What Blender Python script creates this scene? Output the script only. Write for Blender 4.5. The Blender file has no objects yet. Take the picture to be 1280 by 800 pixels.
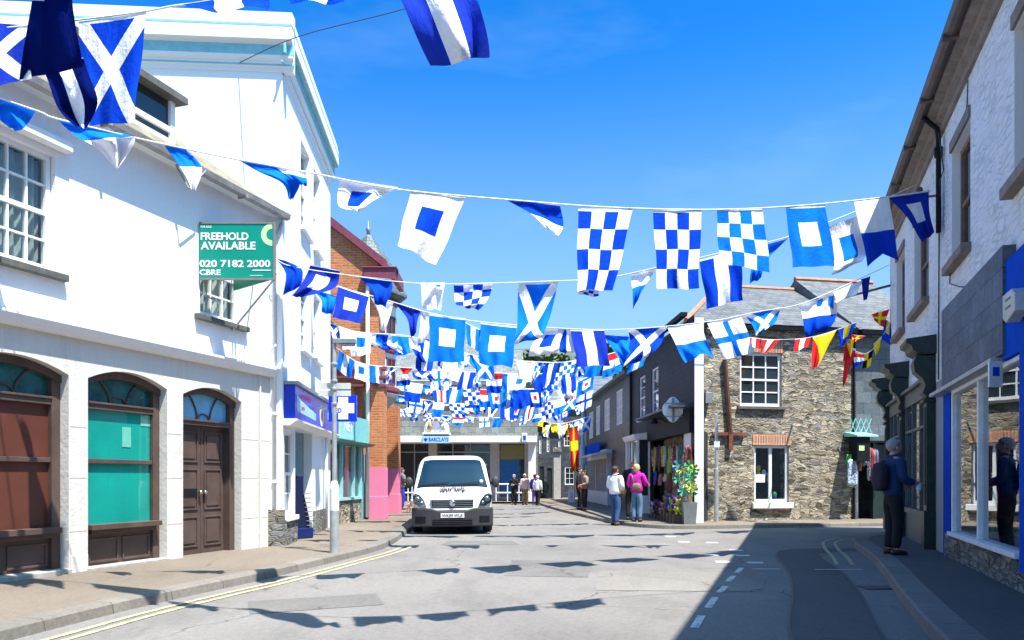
import bpy, bmesh, math, random
from mathutils import Vector, Matrix
random.seed(7)
R = math.radians
sc = bpy.context.scene
COL = sc.collection
F, CH, HZ = 1000.0, 1.3, 598.0

def P(px, py, z):
    return Vector(((px - 640) * z / F, z, CH + (HZ - py) * z / F))

class Frame:
    """a vertical plane: u runs along the wall, w points out of it"""
    def __init__(s, ox, oy, ux, uy, side):
        l = math.hypot(ux, uy); s.ux, s.uy = ux / l, uy / l
        s.wx, s.wy = (s.uy, -s.ux) if side > 0 else (-s.uy, s.ux)
        s.ox, s.oy = ox, oy
        s.u = Vector((s.ux, s.uy, 0)); s.w = Vector((s.wx, s.wy, 0))
    def p(s, a, o, h):
        return Vector((s.ox + a * s.ux + o * s.wx, s.oy + a * s.uy + o * s.wy, h))
    def s_(s, px, o=0):
        t = (px - 640) / F
        X, Y = s.ox + o * s.wx, s.oy + o * s.wy
        return (t * Y - X) / (s.ux - t * s.uy)
    def h_(s, px, py, o=0):
        q = s.p(s.s_(px, o), o, 0)
        return CH + (HZ - py) * q.y / F
WORLD = Frame(0, 0, 1, 0, 1)     # u = +x, w = -y (towards the camera)

# ------------------------------------------------------------------ objects
def tag(o, label=None, cat=None, group=None, kind=None):
    if label: o['label'] = label
    if cat: o['category'] = cat
    if group: o['group'] = group
    if kind: o['kind'] = kind
    return o
def thing(name, label, cat, loc, group=None):
    o = bpy.data.objects.new(name, None); COL.objects.link(o)
    o.location = loc; o.empty_display_size = .2
    o['org'] = [float(v) for v in loc]
    return tag(o, label, cat, group)
def org_of(par):
    while par is not None:
        if 'org' in par: return Vector(par['org'])
        par = par.parent
    return Vector((0, 0, 0))
def link_mesh(name, me, mats, parent=None, org=None, smooth=False):
    o = bpy.data.objects.new(name, me); COL.objects.link(o)
    for m in (mats if isinstance(mats, (list, tuple)) else [mats]): me.materials.append(m)
    if parent is not None:
        off = org_of(parent); o.parent = parent
    else:
        off = org if org is not None else Vector((0, 0, 0)); o.location = off
        o['org'] = [float(v) for v in off]
    if off.length > 0: me.transform(Matrix.Translation(-off))
    if smooth:
        for p in me.polygons: p.use_smooth = True
    return o

class MB:
    def __init__(s, fr=WORLD):
        s.v = []; s.f = []; s.m = []; s.fr = fr; s.uv = None
    def face(s, pts, m=0):
        n = len(s.v); s.v += [Vector(p) for p in pts]
        s.f.append(list(range(n, n + len(pts)))); s.m.append(m); return s
    def mesh(s, vs, fs, m=0):
        n = len(s.v); s.v += [Vector(p) for p in vs]
        for f in fs: s.f.append([n + i for i in f]); s.m.append(m)
        return s
    def box(s, a0, a1, o0, o1, h0, h1, m=0):
        p = s.fr.p
        vs = [p(a, o, h) for h in (h0, h1) for o in (o0, o1) for a in (a0, a1)]
        return s.mesh(vs, [(0, 1, 3, 2), (4, 6, 7, 5), (0, 4, 5, 1), (2, 3, 7, 6), (0, 2, 6, 4), (1, 5, 7, 3)], m)
    def prism(s, poly, o0, o1, m=0):
        """poly in (along, height), pushed from o0 to o1"""
        p = s.fr.p; n = len(poly)
        vs = [p(a, o0, h) for a, h in poly] + [p(a, o1, h) for a, h in poly]
        fs = [tuple(range(n)), tuple(range(n, 2 * n))] + [(i, (i + 1) % n, n + (i + 1) % n, n + i) for i in range(n)]
        return s.mesh(vs, fs, m)
    def profile(s, poly, a0, a1, m=0):
        """poly in (out, height), pushed along the wall from a0 to a1"""
        p = s.fr.p; n = len(poly)
        vs = [p(a0, o, h) for o, h in poly] + [p(a1, o, h) for o, h in poly]
        fs = [tuple(range(n)), tuple(range(n, 2 * n))] + [(i, (i + 1) % n, n + (i + 1) % n, n + i) for i in range(n)]
        return s.mesh(vs, fs, m)
    def plan(s, poly, h0, h1, m=0):
        """poly in world (x, y), pushed up from h0 to h1"""
        n = len(poly)
        vs = [(x, y, h0) for x, y in poly] + [(x, y, h1) for x, y in poly]
        fs = [tuple(range(n)), tuple(range(n, 2 * n))] + [(i, (i + 1) % n, n + (i + 1) % n, n + i) for i in range(n)]
        return s.mesh(vs, fs, m)
    def tube(s, pts, r, n=8, m=0):
        pts = [Vector(p) for p in pts]; k = len(pts)
        rs = r if isinstance(r, (list, tuple)) else [r] * k
        vs = []; up = Vector((0, 0, 1))
        for i, p in enumerate(pts):
            d = (pts[min(i + 1, k - 1)] - pts[max(i - 1, 0)]).normalized()
            ref = up if abs(d.z) < .95 else Vector((1, 0, 0))
            x = d.cross(ref).normalized(); y = d.cross(x)
            for j in range(n):
                a = 2 * math.pi * j / n
                vs.append(p + (x * math.cos(a) + y * math.sin(a)) * rs[i])
        fs = [(i * n + j, i * n + (j + 1) % n, (i + 1) * n + (j + 1) % n, (i + 1) * n + j) for i in range(k - 1) for j in range(n)]
        fs += [tuple(range(n)), tuple(range((k - 1) * n, k * n))]
        return s.mesh(vs, fs, m)
    def lathe(s, c, prof, n=24, m=0, a0=0, a1=2 * math.pi):
        """prof (radius, height) round a vertical axis at c"""
        full = abs(a1 - a0 - 2 * math.pi) < 1e-6; k = n if full else n + 1
        vs = [(c[0] + r * math.cos(a0 + (a1 - a0) * j / n), c[1] + r * math.sin(a0 + (a1 - a0) * j / n), h) for r, h in prof for j in range(k)]
        fs = []
        for i in range(len(prof) - 1):
            for j in range(n):
                j2 = (j + 1) % k
                fs.append((i * k + j, i * k + j2, (i + 1) * k + j2, (i + 1) * k + j))
        if full: fs += [tuple(range(k)), tuple(range((len(prof) - 1) * k, len(prof) * k))]
        return s.mesh(vs, fs, m)
    def ball(s, c, r, seg=12, m=0):
        rx, ry, rz = r if isinstance(r, (list, tuple)) else (r, r, r)
        vs = [(c[0], c[1], c[2] - rz)]; rings = seg // 2
        for i in range(1, rings):
            t = math.pi * i / rings - math.pi / 2
            for j in range(seg):
                a = 2 * math.pi * j / seg
                vs.append((c[0] + rx * math.cos(t) * math.cos(a), c[1] + ry * math.cos(t) * math.sin(a), c[2] + rz * math.sin(t)))
        vs.append((c[0], c[1], c[2] + rz)); e = len(vs) - 1; fs = []
        for j in range(seg):
            fs.append((0, 1 + (j + 1) % seg, 1 + j)); b = 1 + (rings - 2) * seg
            fs.append((e, b + j, b + (j + 1) % seg))
        for i in range(rings - 2):
            for j in range(seg):
                b = 1 + i * seg
                fs.append((b + j, b + (j + 1) % seg, b + seg + (j + 1) % seg, b + seg + j))
        return s.mesh(vs, fs, m)
    def build(s, name, mat, parent=None, smooth=False, bevel=0, recalc=True, org=None):
        me = bpy.data.meshes.new(name)
        me.from_pydata([tuple(v) for v in s.v], [], s.f)
        for p, m in zip(me.polygons, s.m): p.material_index = m
        me.update()
        if recalc:
            bm = bmesh.new(); bm.from_mesh(me)
            bmesh.ops.recalc_face_normals(bm, faces=bm.faces)
            bm.to_mesh(me); bm.free()
        fr = s.fr; uvl = me.uv_layers.new(name='UVMap').data
        for p in me.polygons:
            n = p.normal; b = abs(n.dot(fr.w)); a = abs(n.dot(fr.u)); c = abs(n.z)
            for li in p.loop_indices:
                q = me.vertices[me.loops[li].vertex_index].co
                d = q - Vector((fr.ox, fr.oy, 0)); A = d.dot(fr.u); O = d.dot(fr.w)
                if c > .9: uv = (A, O)
                elif b >= a: uv = (A, q.z if c < .3 else q.z / max(.2, math.sqrt(1 - c * c)))
                else: uv = (O, q.z if c < .3 else q.z / max(.2, math.sqrt(1 - c * c)))
                uvl[li].uv = uv
        if org is None and parent is None:
            xs = [v.co.x for v in me.vertices]; ys = [v.co.y for v in me.vertices]; zs = [v.co.z for v in me.vertices]
            org = Vector(((min(xs) + max(xs)) / 2, (min(ys) + max(ys)) / 2, min(zs)))
        o = link_mesh(name, me, mat, parent, org, smooth)
        if bevel:
            b = o.modifiers.new('bevel', 'BEVEL'); b.width = bevel; b.segments = 2; b.limit_method = 'ANGLE'; b.angle_limit = R(35)
        return o

def wall_cells(mb, a0, a1, h0, h1, openings, depth, o=0.0, m=0, mr=None):
    """front of a wall with rectangular or arched openings and their reveals; openings: (s0,s1,h0,h1,arch)"""
    p = mb.fr.p; mr = m if mr is None else mr
    S = sorted({a0, a1, *[x for op in openings for x in op[:2]]}); H = sorted({h0, h1, *[x for op in openings for x in op[2:4]]})
    S = [x for x in S if a0 - 1e-6 <= x <= a1 + 1e-6]; H = [x for x in H if h0 - 1e-6 <= x <= h1 + 1e-6]
    for i in range(len(S) - 1):
        for j in range(len(H) - 1):
            cs, ch = (S[i] + S[i + 1]) / 2, (H[j] + H[j + 1]) / 2
            if any(op[0] < cs < op[1] and op[2] < ch < op[3] for op in openings): continue
            mb.face([p(S[i], o, H[j]), p(S[i + 1], o, H[j]), p(S[i + 1], o, H[j + 1]), p(S[i], o, H[j + 1])], m)
    for op in openings:
        s0, s1, b, t = op[:4]; ar = op[4] if len(op) > 4 else 0
        d = o - depth
        mb.face([p(s0, o, b), p(s0, d, b), p(s0, d, t), p(s0, o, t)], mr)
        mb.face([p(s1, o, b), p(s1, d, b), p(s1, d, t), p(s1, o, t)], mr)
        mb.face([p(s0, o, b), p(s1, o, b), p(s1, d, b), p(s0, d, b)], mr)
        if not ar:
            mb.face([p(s0, o, t), p(s1, o, t), p(s1, d, t), p(s0, d, t)], mr)
        else:
            n = 10; pts = []
            for k in range(n + 1):
                x = k / n; pts.append((s0 + (s1 - s0) * x, t - ar + ar * (1 - (2 * x - 1) ** 2)))
            for k in range(n):
                (x0, y0), (x1, y1) = pts[k], pts[k + 1]
                if k == 0: mb.face([p(x0, o, y0), p(x1, o, y1), p(x1, o, t), p(x0, o, t)], m)
                else: mb.face([p(x0, o, y0), p(x1, o, y1), p(x1, o, t), p(x0, o, t)], m)
                mb.face([p(x0, o, y0), p(x1, o, y1), p(x1, d, y1), p(x0, d, y0)], mr)
    return mb

# ------------------------------------------------------------------ materials
class NT:
    def __init__(s, name):
        s.mat = bpy.data.materials.new(name); s.mat.use_nodes = True
        s.t = s.mat.node_tree; s.t.nodes.clear()
        s.out = s.t.nodes.new('ShaderNodeOutputMaterial')
    def n(s, kind, **kw):
        nd = s.t.nodes.new(kind)
        for k, v in kw.items(): setattr(nd, k, v)
        return nd
    def set(s, inp, v):
        if v is None: return
        if isinstance(v, bpy.types.NodeSocket): s.t.links.new(v, inp)
        elif isinstance(v, (tuple, list)): inp.default_value = tuple(v) + ((1,) if len(v) == 3 and len(inp.default_value) == 4 else ())
        else: inp.default_value = v
    def math(s, op, a, b=None, c=None):
        nd = s.n('ShaderNodeMath', operation=op); s.set(nd.inputs[0], a)
        if b is not None: s.set(nd.inputs[1], b)
        if c is not None: s.set(nd.inputs[2], c)
        return nd.outputs[0]
    def mix(s, f, a, b, blend='MIX'):
        nd = s.n('ShaderNodeMix', data_type='RGBA', blend_type=blend)
        s.set(nd.inputs['Factor'], f); s.set(nd.inputs[6], a); s.set(nd.inputs[7], b)
        return nd.outputs[2]
    def ramp(s, f, stops):
        nd = s.n('ShaderNodeValToRGB'); s.set(nd.inputs[0], f); e = nd.color_ramp.elements
        while len(e) < len(stops): e.new(.5)
        for el, (p_, c) in zip(e, stops):
            el.position = p_; el.color = (c, c, c, 1) if isinstance(c, (int, float)) else tuple(c) + (1,)
        return nd.outputs[0]
    def coord(s, which='Object'):
        return s.n('ShaderNodeTexCoord').outputs[which]
    def mapv(s, v, scale=(1, 1, 1), loc=(0, 0, 0), rot=(0, 0, 0)):
        nd = s.n('ShaderNodeMapping'); s.set(nd.inputs[0], v); nd.inputs['Scale'].default_value = scale
        nd.inputs['Location'].default_value = loc; nd.inputs['Rotation'].default_value = rot
        return nd.outputs[0]
    def noise(s, v, scale=5, detail=4, rough=.55):
        nd = s.n('ShaderNodeTexNoise'); s.set(nd.inputs['Vector'], v); s.set(nd.inputs['Scale'], scale)
        nd.inputs['Detail'].default_value = detail; nd.inputs['Roughness'].default_value = rough
        return nd.outputs['Fac']
    def bump(s, h, strength=.3, dist=.02, normal=None):
        nd = s.n('ShaderNodeBump'); s.set(nd.inputs['Height'], h); nd.inputs['Strength'].default_value = strength
        nd.inputs['Distance'].default_value = dist
        if normal is not None: s.set(nd.inputs['Normal'], normal)
        return nd.outputs[0]
    def bsdf(s, col, rough=.7, metal=0, normal=None, spec=.5, **kw):
        nd = s.n('ShaderNodeBsdfPrincipled')
        s.set(nd.inputs['Base Color'], col); s.set(nd.inputs['Roughness'], rough); s.set(nd.inputs['Metallic'], metal)
        s.set(nd.inputs['Specular IOR Level'], spec)
        if normal is not None: s.set(nd.inputs['Normal'], normal)
        for k, v in kw.items(): s.set(nd.inputs[k], v)
        s.t.links.new(nd.outputs[0], s.out.inputs[0]); return nd

def plain(name, col, rough=.6, metal=0, var=.12, scale=6, bump=.0, spec=.4, bscale=40):
    t = NT(name); v = t.coord('Object')
    n1 = t.noise(v, scale, 5, .6)
    lo = tuple(c * (1 - var) for c in col); hi = tuple(min(1, c * (1 + var)) for c in col)
    c = t.ramp(n1, [(.3, lo), (.7, hi)])
    nm = t.bump(t.noise(v, bscale, 3), bump, .01) if bump else None
    t.bsdf(c, rough, metal, nm, spec)
    return t.mat

def painted(name, col, dirt=(.45, .40, .34), amt=.35, bump=.25, rough=.8, bscale=18, crackle=False):
    """painted render with rain streaks and blotches that belong to the paint"""
    t = NT(name); uv = t.coord('UV')
    streak = t.noise(t.mapv(uv, (5, .5, 1)), 1.5, 5, .65)
    blot = t.noise(uv, .9, 6, .7)
    f = t.math('MULTIPLY', t.ramp(streak, [(.45, 0), (.85, 1)]), t.ramp(blot, [(.4, .1), (.75, 1)]))
    f = t.math('MULTIPLY', f, amt)
    fine = t.noise(uv, 30, 3)
    c0 = t.mix(t.ramp(fine, [(.3, 0), (.7, 1)]), tuple(x * .95 for x in col), col)
    c = t.mix(f, c0, dirt)
    h = t.math('ADD', t.noise(uv, bscale, 5, .6), t.math('MULTIPLY', t.noise(uv, 2.5, 2), 1.2))
    t.bsdf(c, rough, 0, t.bump(h, bump, .02), .25)
    return t.mat

def brickwork(name, c1, c2, mortar, bw=.225, bh=.075, msize=.01, bump=.5, streaks=.2, rough=.85, offset=.5, wash=None):
    t = NT(name); uv = t.coord('UV')
    wob = t.n('ShaderNodeVectorMath', operation='ADD')
    nz = t.n('ShaderNodeTexNoise'); t.set(nz.inputs['Vector'], uv); nz.inputs['Scale'].default_value = 3
    sub = t.n('ShaderNodeVectorMath', operation='SCALE'); t.set(sub.inputs[0], nz.outputs['Color']); sub.inputs['Scale'].default_value = .012
    t.set(wob.inputs[0], uv); t.set(wob.inputs[1], sub.outputs[0])
    b = t.n('ShaderNodeTexBrick', offset=offset); t.set(b.inputs['Vector'], wob.outputs[0])
    t.set(b.inputs['Color1'], c1); t.set(b.inputs['Color2'], c2); t.set(b.inputs['Mortar'], mortar)
    b.inputs['Scale'].default_value = 1; b.inputs['Brick Width'].default_value = bw; b.inputs['Row Height'].default_value = bh
    b.inputs['Mortar Size'].default_value = msize; b.inputs['Mortar Smooth'].default_value = .3
    st = t.ramp(t.noise(t.mapv(uv, (3, .7, 1)), 1.3, 5, .7), [(.35, 1 - streaks), (.7, 1)])
    c = t.mix(1.0, b.outputs['Color'], st, 'MULTIPLY')
    fine = t.ramp(t.noise(uv, 22, 4), [(.25, .75), (.75, 1.15)])
    c = t.mix(1.0, c, fine, 'MULTIPLY')
    h = t.math('ADD', t.math('MULTIPLY', b.outputs['Fac'], -1.0), t.math('MULTIPLY', t.noise(uv, 30, 4), .5))
    t.bsdf(c, rough, 0, t.bump(h, bump, .012), .3)
    return t.mat

def rubble(name, pale=(.50, .42, .30), dark=(.12, .10, .08), mortar=(.62, .55, .43)):
    """thin bedded rubble stone in lime mortar"""
    t = NT(name); uv = t.coord('UV')
    nz = t.n('ShaderNodeTexNoise'); t.set(nz.inputs['Vector'], t.mapv(uv, (1, 2.5, 1))); nz.inputs['Scale'].default_value = 2.2; nz.inputs['Detail'].default_value = 3
    sc_ = t.n('ShaderNodeVectorMath', operation='SCALE'); t.set(sc_.inputs[0], nz.outputs['Color']); sc_.inputs['Scale'].default_value = .22
    ad = t.n('ShaderNodeVectorMath', operation='ADD'); t.set(ad.inputs[0], uv); t.set(ad.inputs[1], sc_.outputs[0])
    v = t.mapv(ad.outputs[0], (3.6, 13.0, 1))
    ve = t.n('ShaderNodeTexVoronoi', feature='DISTANCE_TO_EDGE'); t.set(ve.inputs['Vector'], v); ve.inputs['Scale'].default_value = 1; ve.inputs['Randomness'].default_value = .95
    vc = t.n('ShaderNodeTexVoronoi', feature='F1'); t.set(vc.inputs['Vector'], v); vc.inputs['Scale'].default_value = 1; vc.inputs['Randomness'].default_value = .95
    sep = t.n('ShaderNodeSeparateColor'); t.set(sep.inputs[0], vc.outputs['Color'])
    stone = t.ramp(sep.outputs[0], [(0, dark), (.3, (.30, .25, .18)), (.65, pale), (.85, (.40, .36, .30)), (1, (.58, .50, .38))])
    stone = t.mix(t.ramp(sep.outputs[1], [(.6, 0), (.9, .6)]), stone, (.24, .25, .26))
    grain = t.ramp(t.noise(t.mapv(uv, (6, 22, 1)), 1.5, 6, .7), [(.3, .55), (.7, 1.25)])
    stone = t.mix(1.0, stone, grain, 'MULTIPLY')
    e = t.ramp(ve.outputs['Distance'], [(.02, 0), (.1, 1)])
    mc = t.mix(t.ramp(t.noise(uv, 5, 4), [(.4, 0), (.6, 1)]), mortar, tuple(x * .35 for x in mortar)); c = t.mix(e, mc, stone)  # mortar colour darkened in patches to paint the shadows between stones
    big = t.ramp(t.noise(uv, .6, 4), [(.3, .75), (.7, 1.1)])
    c = t.mix(1.0, c, big, 'MULTIPLY')
    h = t.math('ADD', t.math('MULTIPLY', e, 1.0), t.math('MULTIPLY', t.noise(t.mapv(uv, (6, 22, 1)), 1.5, 6, .7), .6))
    h = t.math('ADD', h, t.math('MULTIPLY', sep.outputs[2], .7))
    t.bsdf(c, .9, 0, t.bump(h, 1.0, .07), .2)
    return t.mat

def slates(name, c1=(.085, .095, .105), c2=(.15, .165, .175), bw=.30, bh=.22, lichen=(.22, .21, .16), la=.4, msize=.008, bump=.6, rough=.6, spec=.5):
    t = NT(name); uv = t.coord('UV')
    b = t.n('ShaderNodeTexBrick'); t.set(b.inputs['Vector'], uv)
    t.set(b.inputs['Color1'], c1); t.set(b.inputs['Color2'], c2); t.set(b.inputs['Mortar'], tuple(x * .25 for x in c1))
    b.inputs['Scale'].default_value = 1; b.inputs['Brick Width'].default_value = bw; b.inputs['Row Height'].default_value = bh
    b.inputs['Mortar Size'].default_value = msize; b.inputs['Bias'].default_value = -.1
    n = t.noise(t.mapv(uv, (1, 1.6, 1)), 1.8, 7, .75)
    c = t.mix(t.math('MULTIPLY', t.ramp(n, [(.45, 0), (.7, 1)]), la), b.outputs['Color'], lichen)
    c = t.mix(1.0, c, t.ramp(t.noise(uv, 14, 5, .7), [(.3, .65), (.7, 1.3)]), 'MULTIPLY')
    sx = t.n('ShaderNodeSeparateXYZ'); t.set(sx.inputs[0], uv)
    lap = t.math('FRACT', t.math('DIVIDE', sx.outputs[1], bh))
    h = t.math('ADD', t.math('MULTIPLY', lap, -1.0), t.math('MULTIPLY', b.outputs['Fac'], -.7))
    h = t.math('ADD', h, t.math('MULTIPLY', t.noise(uv, 9, 4), .5))
    t.bsdf(c, rough, 0, t.bump(h, bump, .02), spec)
    return t.mat

def glass_dark(name, tint=(.02, .03, .035), rough=.04):
    t = NT(name)
    nm = t.bump(t.noise(t.coord('Object'), 1.2, 2), .03, .05)
    t.bsdf(tint, rough, 0, nm, .8); return t.mat
def glass_clear(name, tint=(.75, .85, .85), refl=.1):
    t = NT(name); nm = t.bump(t.noise(t.coord('Object'), 1.0, 2), .02, .05)
    gl = t.n('ShaderNodeBsdfGlossy'); gl.inputs['Roughness'].default_value = .01; t.set(gl.inputs['Normal'], nm)
    tr = t.n('ShaderNodeBsdfTransparent'); t.set(tr.inputs['Color'], tint)
    ge = t.n('ShaderNodeNewGeometry'); dt_ = t.n('ShaderNodeVectorMath', operation='DOT_PRODUCT'); t.set(dt_.inputs[0], ge.outputs['Incoming']); t.set(dt_.inputs[1], ge.outputs['Normal'])
    k = t.math('POWER', t.math('SUBTRACT', 1.0, t.math('ABSOLUTE', dt_.outputs['Value'])), 5.0)
    f = t.math('MINIMUM', t.math('ADD', t.math('MULTIPLY', k, 1.5), .05 + refl * .2), 1.0)
    mx = t.n('ShaderNodeMixShader'); t.set(mx.inputs[0], f); t.t.links.new(tr.outputs[0], mx.inputs[1]); t.t.links.new(gl.outputs[0], mx.inputs[2])
    t.t.links.new(mx.outputs[0], t.out.inputs[0]); return t.mat

M = {}
M['white_render'] = painted('white_render', (.80, .80, .79), amt=.35, bump=.25)
M['cream_render'] = painted('cream_render', (.62, .595, .54), dirt=(.27, .23, .18), amt=.75, bump=.35)
M['pale_blue_render'] = painted('pale_blue_render', (.78, .82, .83), dirt=(.5, .6, .64), amt=.12, bump=.12)
M['aqua_trim'] = plain('aqua_trim', (.22, .50, .56), .6)
M['white_paint'] = plain('white_paint', (.78, .78, .76), .45, var=.05, bump=.05)
M['brown_wood'] = plain('brown_wood', (.085, .055, .045), .5, var=.25, scale=3, bump=.15)
M['dark_brown'] = plain('dark_brown', (.05, .034, .028), .5, var=.3)
M['board_brown'] = plain('board_brown', (.105, .034, .022), .35, var=.15, scale=2)
M['teal_board'] = plain('teal_board', (.01, .46, .37), .5, var=.15, scale=1.5)
M['slate_sill'] = plain('slate_sill', (.10, .10, .09), .8, var=.3, bump=.4)
M['gutter'] = plain('gutter', (.32, .30, .27), .6, var=.3, bump=.2)
M['brown_gutter'] = plain('brown_gutter', (.10, .065, .045), .5, var=.3)
M['brown_fascia'] = plain('brown_fascia', (.22, .17, .13), .7, var=.3, bump=.3)
M['window_glass'] = glass_dark('window_glass')
M['blue_glass'] = glass_dark('blue_glass', (.03, .06, .08))
M['shop_glass'] = glass_clear('shop_glass')
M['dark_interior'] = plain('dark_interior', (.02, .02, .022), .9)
M['black_paint'] = plain('black_paint', (.010, .010, .013), .6, spec=.15, var=.3, bump=.1)
M['green_black'] = plain('green_black', (.016, .028, .026), .4, var=.3, bump=.15)
M['metal_grey'] = plain('metal_grey', (.30, .32, .33), .45, .6, var=.15, bump=.1)
M['galv'] = plain('galv', (.42, .44, .44), .5, .5, var=.2, bump=.15)
M['white_metal'] = plain('white_metal', (.75, .76, .76), .4)
M['rust'] = plain('rust', (.16, .055, .03), .85, var=.4, bump=.4)
M['rope'] = plain('rope', (.78, .77, .74), .8)
M['cable'] = plain('cable', (.03, .03, .03), .6)
M['brick'] = brickwork('brick', (.66, .23, .08), (.50, .14, .045), (.50, .33, .20))
M['brick_arch'] = brickwork('brick_arch', (.62, .27, .13), (.48, .19, .10), (.62, .52, .42), bw=.075, bh=.23, offset=0)
M['pink_paint'] = painted('pink_paint', (.72, .20, .33), dirt=(.5, .15, .22), amt=.25, bump=.25)
M['maroon'] = plain('maroon', (.20, .045, .065), .5, var=.2)
M['painted_brick'] = None
M['rubble'] = rubble('rubble', (.60, .51, .36), (.10, .09, .07), (.70, .60, .43))
M['rubble_grey'] = rubble('rubble_grey', (.40, .40, .36), (.16, .17, .17), (.48, .48, .44))
M['roof_slate'] = slates('roof_slate', (.07, .08, .085), (.135, .145, .15), lichen=(.22, .20, .15), la=.5)
M['moss_slate'] = slates('moss_slate', (.14, .12, .09), (.26, .22, .16), .28, .18, (.32, .30, .12), .6)
M['hung_slate'] = slates('hung_slate', (.035, .038, .045), (.07, .075, .085), .26, .16, (.11, .12, .13), .3, .006, .5, .45, .5)
M['black_slate'] = slates('black_slate', (.010, .010, .013), (.024, .023, .030), .26, .16, (.05, .045, .055), .3, .005, .5, .6, .3)
M['grey_slate'] = slates('grey_slate', (.085, .10, .11), (.17, .19, .20), .5, .32, (.24, .25, .25), .3, .006, .6, .5, .5)
M['mottled_slate'] = slates('mottled_slate', (.11, .125, .115), (.20, .215, .195), .42, .34, (.27, .26, .20), .5, .01, .4)
M['terracotta'] = plain('terracotta', (.45, .18, .10), .8, var=.3, bump=.3)
M['granite'] = plain('granite', (.33, .31, .29), .8, var=.25, scale=12, bump=.4)
M['grey_stone'] = rubble('grey_stone', (.34, .35, .34), (.16, .17, .17), (.42, .42, .40))
M['blue_gloss'] = plain('blue_gloss', (.004, .025, .50), .25, var=.1)
M['royal_blue'] = plain('royal_blue', (.012, .045, .42), .35, var=.1)
M['bright_blue'] = plain('bright_blue', (.004, .07, .50), .9, var=.12, spec=.05)
M['teal_paint'] = plain('teal_paint', (.06, .42, .42), .4, var=.1)
M['light_teal'] = plain('light_teal', (.28, .62, .60), .4, var=.1)
M['green_sign'] = plain('green_sign', (.0, .24, .165), .35, var=.12, scale=1.5)
M['lime'] = plain('lime', (.50, .80, .32), .5)
M['magenta'] = plain('magenta', (.60, .03, .25), .5)
M['light_blue'] = plain('light_blue', (.35, .62, .75), .5)
M['concrete'] = plain('concrete', (.42, .40, .36), .8, var=.15, bump=.2)
M['rubber'] = plain('rubber', (.018, .018, .02), .8, bump=.2)
M['chrome'] = plain('chrome', (.7, .7, .7), .15, 1)
M['leaf'] = plain('leaf', (.055, .095, .025), .8, var=.5, scale=.35)
M['leaf2'] = plain('leaf2', (.10, .12, .03), .8, var=.5, scale=.35)
M['far_hill'] = plain('far_hill', (.07, .10, .07), .9, var=.35, scale=.05)

def painted_brick(name):
    t = NT(name); uv = t.coord('UV')
    nz = t.n('ShaderNodeTexNoise'); t.set(nz.inputs['Vector'], uv); nz.inputs['Scale'].default_value = 3; nz.inputs['Detail'].default_value = 4
    sc_ = t.n('ShaderNodeVectorMath', operation='SCALE'); t.set(sc_.inputs[0], nz.outputs['Color']); sc_.inputs['Scale'].default_value = .16
    ad = t.n('ShaderNodeVectorMath', operation='ADD'); t.set(ad.inputs[0], uv); t.set(ad.inputs[1], sc_.outputs[0])
    ve = t.n('ShaderNodeTexVoronoi', feature='DISTANCE_TO_EDGE'); t.set(ve.inputs['Vector'], t.mapv(ad.outputs[0], (3.2, 10.5, 1))); ve.inputs['Scale'].default_value = 1; ve.inputs['Randomness'].default_value = .8
    vc = t.n('ShaderNodeTexVoronoi', feature='F1'); t.set(vc.inputs['Vector'], t.mapv(ad.outputs[0], (3.2, 10.5, 1))); vc.inputs['Scale'].default_value = 1; vc.inputs['Randomness'].default_value = .8
    sep = t.n('ShaderNodeSeparateColor'); t.set(sep.inputs[0], vc.outputs['Color'])
    e = t.ramp(ve.outputs['Distance'], [(.0, 0), (.2, 1)])
    n = t.noise(t.mapv(uv, (2.2, 6, 1)), 1.8, 8, .78)
    c = t.mix(t.math('MULTIPLY', t.ramp(n, [(.60, 0), (.66, 1)]), .5), (.86, .87, .86), (.40, .42, .36))
    gap = t.math('MULTIPLY', t.math('SUBTRACT', 1.0, e), t.ramp(t.noise(uv, 1.8, 5), [(.42, .0), (.66, .5)]))
    c = t.mix(gap, c, (.30, .32, .28))
    h = t.math('ADD', t.math('MULTIPLY', e, 1.2), t.math('MULTIPLY', t.noise(t.mapv(uv, (5, 11, 1)), 1.6, 6, .7), 1.8))
    h = t.math('ADD', h, t.math('MULTIPLY', sep.outputs[0], .8))
    t.bsdf(c, .75, 0, t.bump(h, .7, .03), .3); return t.mat
M['painted_brick'] = painted_brick('painted_brick')

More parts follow.
